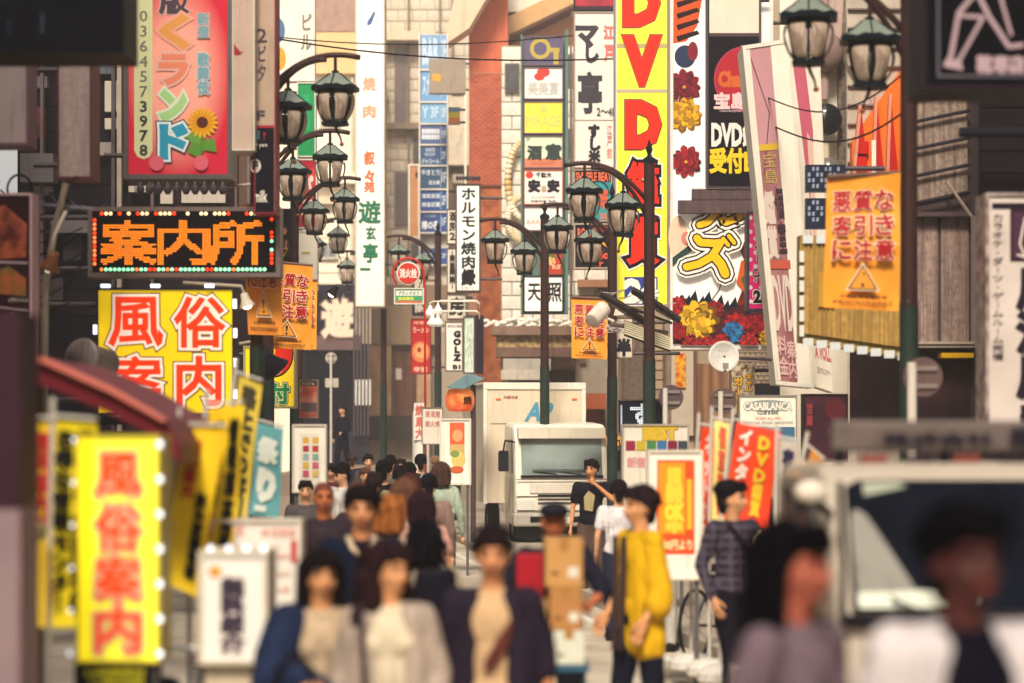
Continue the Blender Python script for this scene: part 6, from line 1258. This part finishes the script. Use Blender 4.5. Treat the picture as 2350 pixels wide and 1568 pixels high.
def person(label, px, d, yaw=0, h=1.70, top='#303040', sleeve='long', bottom='#22222c', skin='#d8a07a', hair='#1c1416', style='short', turn=0, tilt=0,
           arms=None, stride=.12, coat=None, vox=None, female=False, inner=None, skirt=False, topw=1.0, kind='plain', top2=None, lean=0, shoes='#1c1a1e', extra=None):
    root = thing('person', label, 'person', ((px-CX)*d/S, d, 0.0), yaw, 'people in the street')
    s = h/1.72; root.scale = (s, s, s); vox = vox or (.012 if d < 10 else (.016 if d < 20 else .024))
    SK = mt(skin, .5, var=.08); T = mt(top, .8, kind=kind, h2=top2, scale=5 if kind == 'plaid' else 6, var=.3, bump=.8)
    near = d < 22
    # skeleton
    A = {'a': [(-.175, 0, 1.41), (-.235, .03, 1.14), (-.25, -.05, .90)], 'b': [(.175, 0, 1.41), (.235, .03, 1.14), (.25, -.05, .90)]}
    if arms:
        for k_, v in arms.items(): A[k_] = [A[k_][0]] + [tuple(q) for q in v]
    if female: A['a'][0] = (-.155, 0, 1.40); A['b'][0] = (.155, 0, 1.40)
    hipx = .085
    legs = {}
    for nm, sx, st_ in (('a', -1, stride), ('b', 1, -stride)):
        legs[nm] = [(sx*hipx, 0, .90), (sx*.095, -st_*.6-.02, .49), (sx*.10, -st_*.9+(.06 if st_ < 0 else 0), .09)]
    g = G()
    for L_ in legs.values(): g.cap(L_[0], L_[1], .082, .056, 12); g.cap(L_[1], L_[2], .056, .038, 12); g.cap((L_[2][0], L_[2][1]+.02, .045), (L_[2][0]*1.15, L_[2][1]-.16, .03), .04, .032, 8)
    g.ell((0,0,.95), (.15,.10,.11)); g.ell((0,0,1.12), (.125,.09,.16)); g.ell((0,0,1.29), (.15,.10,.16)); g.cap((-.13,0,1.40), (.13,0,1.40), .048, .048)
    g.cap((0,.015,1.40), (0,-.005,1.55), .056, .052)
    hg = G()
    for nm, q in A.items():
        g.cap(q[0], q[1], .043, .036, 10); g.cap(q[1], q[2], .038, .026, 10)
        dv = Vector(q[2]) - Vector(q[1])
        if near: hand(hg, Vector(q[2]) + dv.normalized()*.005, dv, (0, -1, .2) if abs(dv.normalized().y) < .8 else ((1 if nm == 'a' else -1), 0, .5))
        else: g.ell(Vector(q[2]) + dv.normalized()*.07, (.035, .035, .06), 8, 6)
    # head (turned about the neck)
    M = Matrix.Translation((0, .0, 1.53)) @ Matrix.Rotation(turn, 4, 'Z') @ Matrix.Rotation(tilt, 4, 'X') @ Matrix.Translation((0, 0, -1.53))
    def H(gg):
        gg.v = [tuple(M @ Vector(v)) for v in gg.v]; return gg
    hd = G(); hd.ell((0, .015, 1.645), (.076, .094, .085), 18, 12); hd.ell((0, -.02, 1.60), (.066, .07, .085), 16, 10); hd.ell((0, -.045, 1.545), (.040, .045, .035), 12, 8)
    hd.cap((0, -.088, 1.635), (0, -.113, 1.592), .009, .014, 8); hd.cap((-.035, -.075, 1.65), (.035, -.075, 1.65), .018, .018, 8)
    for sx in (-1, 1): hd.ell((sx*.077, .012, 1.61), (.012, .02, .032), 10, 7); hd.ell((sx*.035, -.068, 1.59), (.026, .022, .026), 10, 7); hd.ell((sx*.014, -.102, 1.588), (.010, .012, .009), 8, 5)
    hd.ell((0, -.088, 1.560), (.026, .014, .012), 10, 6)
    H(hd); g.v, g.f = g.v, g.f; o_ = len(g.v); g.v += hd.v; g.f += [tuple(i+o_ for i in f) for f in hd.f]
    me = remesh(g, 'body', SK, min(vox, .013) if near else vox, 3, hg if near else None); o = bpy.data.objects.new('body', me); col.objects.link(o); o.parent = root
    # face
    if abs(math.degrees(yaw)) < 120:
        for sx in (-1, 1):
            H(G().ell((sx*.030, -.0905, 1.628), (.014, .006, .0065), 10, 6)).build('eye', mt('#1c1214', .2, var=0), root, smooth=True)
            H(G().cap((sx*.016, -.096, 1.650), (sx*.046, -.088, 1.652), .005, .004, 6)).build('eyebrow', mt(hair, .8), root)
        H(G().ell((0, -.101, 1.5615), (.024, .005, .007), 10, 6)).build('lips', mt('#8a3c34', .5), root, smooth=True)
    # hair
    HM = mt(hair, .6, var=.35, scale=14, bump=.8); hr = G()
    if style == 'cap':
        hr.ell((0, .03, 1.64), (.083, .09, .07), 14, 9)
        H(G().ell((0, .01, 1.69), (.092, .108, .055), 18, 10)).build('cap', mt('#20202c', .7), root, smooth=True); H(G().prism([(-.07,-.05),(.07,-.05),(.06,-.17),(0,-.19),(-.06,-.17)], 1.675, 1.685, 'z')).build('cap_brim', mt('#1a1a24', .7), root)
    elif style != 'buzz':
        hr.ell((0, .028, 1.668), (.086, .102, .086), 16, 10); hr.ell((0, -.045, 1.712), (.072, .052, .036), 14, 8)
        for sx in (-1, 1): hr.cap((sx*.074, .0, 1.68), (sx*.078, .03, 1.60), .022, .018)
        hr.cap((0, .09, 1.64), (0, .075, 1.54), .05, .04)
    else:
        hr.ell((0, .022, 1.66), (.081, .098, .082), 16, 10)
    if style not in ('cap', 'buzz'):
        rs = random.Random(int(px) % 97)
        for i in range(70):
            t = rs.uniform(-.25, 1.25)*math.pi; e = rs.uniform(-.15, 1.45); q_ = Vector((.083*math.cos(t)*math.cos(e), .03+.098*math.sin(t)*math.cos(e), 1.665+.084*math.sin(e)))
            hr.cap(q_, q_ + Vector((q_.x*.18 + rs.uniform(-.012, .012), (q_.y-.03)*.2 + rs.uniform(-.01, .01), rs.uniform(-.035, .012))), .018, .008, 6)
        for i in range(12):
            x_ = -.062 + i*.0113; hr.cap((x_, -.062, 1.735), (x_*1.12 + rs.uniform(-.01, .01), -.092, 1.672 + rs.uniform(-.012, .02)), .017, .008, 6)
    if style in ('bob', 'long', 'wavy'):
        for sx in (-1, 1):
            L_ = {'bob': 1.50, 'long': 1.22, 'wavy': 1.36}[style]
            hr.cap((sx*.078, -.01, 1.69), (sx*.092, .01, 1.60), .032, .036); hr.cap((sx*.092, .01, 1.60), (sx*(.085 if style == 'bob' else .11), .02, L_), .038, .036)
            hr.cap((sx*.06, .08, 1.66), (sx*.075, .085, L_), .055, .045)
        hr.cap((0, .085, 1.66), (0, .1, L_), .06, .05)
        if style != 'wavy': hr.cap((-.055, -.072, 1.70), (.055, -.072, 1.70), .026, .026); hr.cap((-.05, -.088, 1.675), (.05, -.088, 1.675), .014, .014)
        else:
            rs = random.Random(3)
            hr.ell((0, .09, 1.58), (.14, .09, .17), 14, 9); hr.ell((-.09, .05, 1.50), (.07, .09, .12)); hr.ell((.09, .05, 1.50), (.06, .08, .12))
            for i in range(46):
                t = rs.uniform(.25, 1.75)*math.pi; z = rs.uniform(1.38, 1.72); a_ = (.11 + (1.72-z)*.13); hr.ell((a_*math.sin(t)*1.05, .03 - .0 + a_*abs(math.cos(t))*.75*(1 if math.cos(t) < 0.3 else .2), z), (.036,.036,.045), 8, 6)
    if style == 'curly':
        rs = random.Random(5)
        for i in range(60):
            t = rs.uniform(0, 2*math.pi); e = rs.uniform(.1, 1.3); hr.ell((.10*math.cos(t)*math.cos(e), .03+.11*math.sin(t)*math.cos(e)*(1 if math.sin(t) > 0 else .6), 1.665+.085*math.sin(e)), (.022,.022,.022), 7, 5)
    if style == 'spiky':
        rs = random.Random(8)
        for i in range(50):
            t = rs.uniform(0, 2*math.pi); e = rs.uniform(.35, 1.4); p = Vector((.078*math.cos(t)*math.cos(e), .02+.09*math.sin(t)*math.cos(e), 1.675+.075*math.sin(e))); hr.cap(p, p + Vector((p.x*.25 + rs.uniform(-.01,.01), (p.y)*.2 - .012, .022)), .016, .006, 6)
    wisp = None
    if d < 18 and style not in ('cap', 'buzz'):
        wisp = G(); rs = random.Random(int(px))
        for i in range(150):
            t = rs.uniform(-.3, 1.3)*math.pi; e = rs.uniform(-.1, 1.4); n_ = Vector((math.cos(t)*math.cos(e), math.sin(t)*math.cos(e), math.sin(e))); q_ = Vector((n_.x*.088, .03+n_.y*.104, 1.668+n_.z*.088))
            q2 = q_ + Vector((n_.x*.02, n_.y*.02, -.01 + rs.uniform(-.02, .02))); q3 = q2 + Vector((n_.x*.006 + rs.uniform(-.012, .012), rs.uniform(-.012, .012), rs.uniform(-.05, -.01)))
            wisp.tube([q_, q2, q3], [.004, .003, .001], 4)
        H(wisp)
    H(hr); me = remesh(hr, 'hair', HM, max(.009, vox*.7), 2, wisp); o = bpy.data.objects.new('hair', me); col.objects.link(o); o.parent = root
    # trousers / skirt
    B = mt(bottom, .8, var=.2, scale=6, bump=.3); g = G()
    if skirt:
        g.ell((0,0,.98), (.17,.125,.12)); g.lathe((0,0,0), [(.16, 1.0), (.21, .8), (.25, .52), (.01, .5)], 18, sq=.75)
    else:
        g.ell((0,0,.95), (.165,.118,.13))
        for L_ in legs.values(): g.cap((L_[0][0], 0, .92), L_[1], .098, .075, 12); g.cap(L_[1], (L_[2][0], L_[2][1], .10), .075, .06, 12)
    me = remesh(g, 'skirt' if skirt else 'trousers', B, vox, 3); o = bpy.data.objects.new(me.name, me); col.objects.link(o); o.parent = root
    g = G()
    for L_ in legs.values(): g.cap((L_[2][0], L_[2][1]+.03, .05), (L_[2][0]*1.2, L_[2][1]-.17, .042), .05, .042, 10); g.box(L_[2][0]-.045, L_[2][1]-.21, 0, L_[2][0]+.045, L_[2][1]+.07, .02)
    g.build('shoes', mt(shoes, .5), root, smooth=False)
    # top
    w_ = topw; g = G(); fx = .92 if female else 1
    def torso(g, e=0, low=.86):
        g.ell((0, .0, 1.31), ((.168*fx+e)*w_, .125+e, .165), 18, 10); g.ell((0, 0, 1.12), ((.155*fx+e)*w_, .118+e, .2), 18, 10); g.ell((0, 0, low+.12), ((.172*fx+e)*w_, .125+e, .13), 18, 10)
        g.cap((-.135*fx, .01, 1.40), (.135*fx, .01, 1.40), .066+e, .066+e)
        if female: g.ell((-.07, -.08, 1.28), (.06, .05, .06)); g.ell((.07, -.08, 1.28), (.06, .05, .06))
    def sleeves(g, mode, e=0):
        for q in A.values():
            if mode == 'long': g.cap(q[0], q[1], .068+e, .055+e); g.cap(q[1], Vector(q[1]).lerp(Vector(q[2]), .93), .055+e, .042+e)
            elif mode == 'mid': g.cap(q[0], q[1], .068+e, .058+e); g.cap(q[1], Vector(q[1]).lerp(Vector(q[2]), .3), .058+e, .052+e)
            elif mode == 'short': g.cap(q[0], Vector(q[0]).lerp(Vector(q[1]), .62), .068+e, .062+e)
    if coat:      # open coat over an inner top
        torso(g); me = remesh(g, 'shirt', mt(inner or '#d8cfc2', .8, var=.15, scale=6, bump=.3), vox, 3); o = bpy.data.objects.new('shirt', me); col.objects.link(o); o.parent = root
        g = G(); lowc = {'long': .62, 'short': .88}[coat]
        for sx in (-1, 1):
            g.cap((sx*.10*w_, -.03, 1.40), (sx*.135*w_, -.055, lowc), .07, .075); g.cap((sx*.11*w_, .05, 1.38), (sx*.12*w_, .06, lowc), .08, .085); g.cap((sx*.135, .0, 1.40), (sx*.165*w_, 0, lowc), .07, .08)
        g.cap((0, .085, 1.40), (0, .10, lowc), .07, .075); g.cap((-.12, .03, 1.42), (.12, .03, 1.42), .055, .055)
        sleeves(g, sleeve, .004); me = remesh(g, 'coat', T, vox, 3); o = bpy.data.objects.new('coat', me); col.objects.link(o); o.parent = root
    else:
        torso(g); sleeves(g, sleeve); me = remesh(g, 'top', T, vox, 3); o = bpy.data.objects.new('top', me); col.objects.link(o); o.parent = root
    if extra: extra(root)
    if lean: root.rotation_euler = (lean, 0, yaw)
    return root
FH = R(8)
def strap(c, x0=-.12, x1=.14, z0=1.42, z1=.95, y=-.135):
    def f(root):
        pts = [(x0 + (x1-x0)*t, y - .02*math.sin(math.pi*t)*1 + (.06 if t in (0, 1) else 0), z0 + (z1-z0)*t) for t in [i/8 for i in range(9)]]
        G().tube(pts, .014, 6).build('strap', mt(c, .6), root, smooth=True)
    return f
def bag(label, root_p, loc, sz, c, name='handbag', cat='bag', rz=0):
    M = root_p.matrix_world if False else None
    r = thing(name, label, cat, loc, rz)
    x, y, z = sz
    G().prism([(-x, 0), (x, 0), (x*.8, z), (-x*.8, z)], -y, y, 'y').build('body', mt(c, .5, var=.2), r, bevel=min(x, y)*.35)
    G().tube([(-x*.5, 0, z*.9), (-x*.45, 0, z*1.4), (0, 0, z*1.65), (x*.45, 0, z*1.4), (x*.5, 0, z*.9)], .012, 6).build('handle', mt(c, .5), r, smooth=True)
    return r
X_ = lambda px, d: (px-CX)*d/S
# front row
d = 11.0
p = person('woman with black bob and fringe in a beige top, arms folded, at the bottom left', 738, d, R(8), 1.58, '#c3aa8c', 'mid', '#2a2230', style='bob', hair='#1a1216', skin='#d39668', turn=R(8), female=True, arms={'a': [(-.25, -.02, 1.14), (-.12, -.26, 1.12)], 'b': [(.24, .0, 1.12), (-.02, -.27, 1.10)]}, extra=strap('#5c6a94', .12, .02, 1.44, .9))
g = G(); g.cap((-.17, -.03, 1.40), (-.25, -.10, 1.12), .10, .11); g.cap((-.25, -.10, 1.12), (-.14, -.26, 1.15), .10, .075); g.cap((-.25, -.1, 1.15), (-.30, -.06, .86), .10, .09); g.cap((-.12, .05, 1.4), (-.14, .08, .9), .1, .1); g.cap((-.14, -.26, 1.16), (-.02, -.27, 1.10), .07, .06)
me = remesh(g, 'jacket', mt('#1c2a4a', .8, var=.3, scale=8, bump=.5), .014, 3); o = bpy.data.objects.new('denim_jacket', me); col.objects.link(o); o.parent = p
bag('large dark bag under the folded arms of the woman with the bob', p, (X_(690, d), d-.32, .62), (.17, .07, .34), '#211a24')
p = person('woman with wavy dark hair looking right in an open pale coat at the bottom centre', 895, 10.8, R(0), 1.62, '#b3a193', 'long', '#4a3840', style='wavy', hair='#2c1a1e', skin='#d39668', turn=R(38), female=True, coat='long', inner='#d2c3a8', arms={'b': [(.24, .02, 1.13), (.22, -.12, .92)]}, extra=strap('#3a2c38', -.13, -.10, 1.46, .8))
bag('dark shoulder bag at the hip of the woman with wavy hair', p, (X_(900, 10.45), 10.45, .74), (.12, .06, .16), '#3c2c34')
p = person('young man with short dark fringe in a beige vest and open navy cardigan', 1130, 11.2, R(-4), 1.67, '#2a2230', 'mid', '#12141f', style='spiky', hair='#20141a', skin='#cc8c62', coat='short', inner='#c4a27a', turn=R(4), arms={'b': [(.25, .06, 1.15), (.27, .03, .88)], 'a': [(-.24, .03, 1.13), (-.24, -.06, .88)]})
g = G().tube([(-.02, -.137, 1.08), (.0, -.14, 1.12), (.06, -.142, 1.22), (.10, -.128, 1.32)], [.01, .03, .03, .01], 8); g.v = [(v[0], -.137 + (v[1]+.137)*.15, v[2]) for v in g.v]; g.build('shirt_print', mt('#5a2a24', .7), p)
person('man with curly black hair in a navy V neck jumper walking towards us', 830, 13.9, R(3), 1.80, '#141c30', 'long', '#20202c', style='curly', hair='#161014', skin='#cc8c62', arms={'a': [(-.25, .05, 1.14), (-.27, -.02, .9)]}, extra=lambda r: G().tube([(-.075, -.06, 1.475), (-.05, -.11, 1.42), (0, -.14, 1.36), (.05, -.11, 1.42), (.075, -.06, 1.475)], .016, 8).build('collar', mt('#c9b39a', .7), r, smooth=True))
person('man with shaved reddish head in a dark jacket at the left of the crowd', 742, 18.5, R(-10), 1.74, '#33262f', 'long', '#1c1a26', style='buzz', hair='#7a4030', skin='#b5683f', turn=R(20), stride=.2)
person('woman with long orange brown hair behind the man in navy', 898, 17.5, R(160), 1.66, '#a88c78', 'long', '#5c4450', style='bob', hair='#a8622c', skin='#d8a07a', female=True)
p = person('woman seen from behind with straight black hair in a pale grey coat', 976, 14.2, R(175), 1.60, '#b5a490', 'long', '#8a7a70', style='bob', hair='#0c0a14', skin='#d8a07a', female=True, topw=1.05, skirt=True)
bag('black backpack hanging from the shoulder of the woman in pale grey', p, (X_(1000, 13.9), 13.9, 1.02), (.14, .08, .34), '#15131e', name='backpack')
person('woman in a pale pink top in front of the dark haired crowd', 968, 19.5, R(178), 1.64, '#e0a898', 'short', '#5a4450', style='bob', hair='#2c1620', female=True)
person('person with dark red hair and hood just beyond the pink top', 942, 24, R(170), 1.70, '#5c2a2c', 'long', '#2c2028', style='bob', hair='#4a1c1c', female=True)
person('person with black hair walking away left of the white poster board', 984, 25, R(185), 1.68, '#8c7068', 'long', '#282430', hair='#15101a')
person('man in a white shirt and navy trousers at the left side of the road', 788, 29, R(-30), 1.74, '#e2dcd8', 'short', '#181c34', hair='#1a1418', style='short', turn=R(-20), tilt=R(20), arms={'b': [(.24, -.02, 1.15), (.12, -.26, 1.1)]})
person('man in black walking away in the middle of the crowd', 880, 30, R(182), 1.76, '#121420', 'long', '#161824', hair='#120e14')
person('man in black with a bag beside the other man in black', 938, 31, R(190), 1.72, '#191a26', 'long', '#1c1a24', hair='#120e14')
person('person in dark grey with black hair farther along the left pavement', 896, 39, R(180), 1.74, '#6c5c54', 'long', '#2a2628', hair='#120e14')
person('person with black hair in dark clothes left of the pale haired person', 966, 38, R(180), 1.76, '#1d1f2c', 'long', '#1c1a24', hair='#100e14')
person('person with tan cropped hair in a pale blue shirt beside the white poster board', 1000, 37, R(180), 1.76, '#a9bcb4', 'short', '#5a5450', hair='#8c6a50', style='buzz')
person('woman in cream talking near the far lamp post', 920, 44, R(30), 1.62, '#cbb894', 'long', '#4a4440', hair='#20161a', style='bob', female=True)
person('man with dark hair facing us far down the left pavement', 845, 42, R(10), 1.72, '#4c4444', 'long', '#26222c', hair='#16121a')
person('person in grey green far down the street centre', 1040, 55, R(10), 1.7, '#7c8478', 'long', '#2a2a30', hair='#16121a')
# man standing on steps before the storefront
p = person('man in a dark suit standing above the crowd before the dark storefront', 786, 62, R(-40), 1.74, '#1b1a28', 'long', '#191824', hair='#2c1a18', arms={'b': [(.24, 0, 1.14), (.2, -.22, 1.05)]}); p.location.z = 1.05
r_ = thing('steps', 'pale stone platform below the dark storefront', 'steps', ((770-CX)*64/S, 61, 0)); G().box(-1.5, 0, 0, 2.4, 18, 1.05).build('platform', mt('#8d7c6c', .8, var=.2), r_); G().box(-1.5, -.35, 0, 2.4, -.003, .52).build('step', mt('#a39180', .8), r_)
# delivery man
person('delivery man in a dark cap bending behind the cardboard boxes', 1272, 14.6, R(0), 1.70, '#1e1d2c', 'mid', '#2c2a38', style='cap', hair='#1a1418', skin='#c0704a', topw=1.1, arms={'a': [(-.32, -.12, 1.20), (-.30, -.38, 1.02)], 'b': [(.30, -.12, 1.2), (.2, -.38, 1.14)]})
person('man in a black T shirt with a pale print scratching his face', 1357, 31, R(-8), 1.76, '#191822', 'short', '#5a463c', hair='#1c1418', skin='#cc8c62', turn=R(-12), stride=.02, arms={'b': [(.30, -.16, 1.24), (.08, -.20, 1.44)]},
       extra=lambda r: G().prism([(-.07, 1.12), (.03, 1.10), (.06, 1.3), (-.02, 1.36), (-.08, 1.28)], -.135, -.125, 'y').build('shirt_print', mt('#a8986c', .7), r))
hp = person('man in a bright yellow happi coat turned to the left', 1468, 15.8, R(-62), 1.76, '#e0ac10', 'mid', '#181a28', style='spiky', hair='#2a1c22', skin='#d39668', topw=1.08, stride=.1,
       arms={'a': [(-.20, .0, 1.12), (-.19, -.14, .92)], 'b': [(.215, .04, 1.12), (.22, -.10, .90)]},
       extra=lambda r: [G().cap((sx*.055, -.15, 1.42), (sx*.04, -.165, .72), .02, .02, 8).build('collar_band', mt('#3a2c30', .7), r, smooth=True) for sx in (-1, 1)])
g = G(); 
for sx in (-1, 1): g.cap((sx*.175, 0, 1.37), (sx*.215, .03, 1.04), .070, .085); g.cap((sx*.215, .03, 1.10), (sx*.22, -.0, 1.0), .08, .092); g.cap((sx*.07, 0, 1.3), (sx*.085, .01, .74), .11, .12)
me = remesh(g, 'coat_skirt', mt('#e0ac10', .8, var=.2, scale=6, bump=.3), .016, 3); o = bpy.data.objects.new('coat_skirt', me); col.objects.link(o); o.parent = hp
person('man in a pale blue shirt behind the yellow coat', 1512, 23.5, R(165), 1.68, '#9fb3b4', 'short', '#c3beb4', hair='#1c161c', arms={'b': [(-.24+.5, .05, 1.12), (.3, .0, .88)]})
person('person in a white shirt just left of the yellow coat', 1420, 25, R(180), 1.62, '#e6e0e2', 'short', '#1c2238', hair='#1c161c')
p = person('man in a dark checked shirt with a shoulder bag at the right pavement', 1682, 18, R(35), 1.75, '#2a2434', 'long', '#17131f', style='curly', hair='#16121a', skin='#cc946c', kind='plaid', top2='#4c4450', turn=R(25), arms={'a': [(-.26, .05, 1.14), (-.24, -.06, .9)]}, extra=strap('#2a1c22', -.12, .16, 1.44, 1.0))
bag('beige shoulder bag of the man in the checked shirt', p, (X_(1742, 17.8), 17.8, 1.0), (.1, .06, .26), '#cbb183')
person('woman in beige behind the man in the checked shirt', 1748, 20.5, R(170), 1.60, '#c6a87c', 'mid', '#5a4038', style='bob', hair='#2c1c1c', female=True)
# denser crowd on the left half of the street
CT = ['#2a2634', '#4a3c44', '#8c7a6c', '#c9b8a0', '#1c2236', '#6a3238', '#d8cfc4', '#38404c']
crowd = [(702, 26, 0, 'man in grey with short hair at the far left of the crowd', '#5a5254', 'short'), (722, 33, 180, 'person in cream with a black bob near the dotted menu board', '#c4b49c', 'bob'), (822, 22, 178, 'woman in dark plum with a black bob right behind the curly haired man', '#3a2834', 'bob'),
 (858, 25, 175, 'man in charcoal walking away with his back to us', '#26242e', 'short'),  (918, 28, 180, 'person in khaki with brown hair walking away', '#8a7c5c', 'short'),
 (1012, 29, 178, 'woman in pale green seen from behind beside the poster board', '#aab8a4', 'bob'), (838, 34, 10, 'man in a tan jacket facing us in the middle of the crowd', '#a88460', 'short'), (760, 36, 0, 'person in dark red top near the left pavement', '#6a2c30', 'short'),
   (1018, 47, 180, 'distant person in brown walking away', '#6c5444', 'short'), 
 (808, 46, 185, 'distant person in navy near the green lamp post', '#20283e', 'short'),  (930, 20, 172, 'woman in beige with reddish brown hair before the pink top', '#b49c84', 'bob')]
for i, (px_, d_, yw, lb, c_, st__) in enumerate(crowd):
    person(lb, px_, d_, R(yw), 1.60 + (i*37 % 17)/100, c_, 'long' if i % 3 else 'short', ('#22222e', '#2c3448', '#4a4040')[i % 3], style=st__, hair=('#1e181c', '#4a3028', '#6a4230', '#2a2020')[i % 4], female=st__ in ('bob', 'wavy'), stride=.1*(1 if i % 2 else -1), vox=.024)
# near right
person('woman with very long black hair in profile close to us at the lower right', 1822, 7.4, R(48), 1.84, '#6c5a64', 'long', '#1c1824', style='long', hair='#08060e', skin='#a05644', female=True, vox=.011, turn=R(8))
person('dark haired man very close to us at the right edge with a white open shirt', 2212, 6.4, R(12), 1.92, '#cfc6c8', 'mid', '#1c1824', style='spiky', hair='#07060c', skin='#4c2826', coat='short', inner='#0e0d18', vox=.011, turn=R(10))

# warm city haze
hz = G().box(-60, -30, -1.1, 60, 170, 30).build('haze', None or mt('#ffffff'), kind='stuff')
hm = bpy.data.materials.new('haze'); hm.use_nodes = True; n_ = hm.node_tree; n_.nodes.remove(n_.nodes['Principled BSDF'])
pv = n_.nodes.new('ShaderNodeVolumePrincipled'); pv.inputs['Color'].default_value = (.98, .93, .87, 1); pv.inputs['Density'].default_value = .0027; pv.inputs['Anisotropy'].default_value = .3
n_.links.new(pv.outputs[0], n_.nodes['Material Output'].inputs['Volume']); hz.data.materials.clear(); hz.data.materials.append(hm)
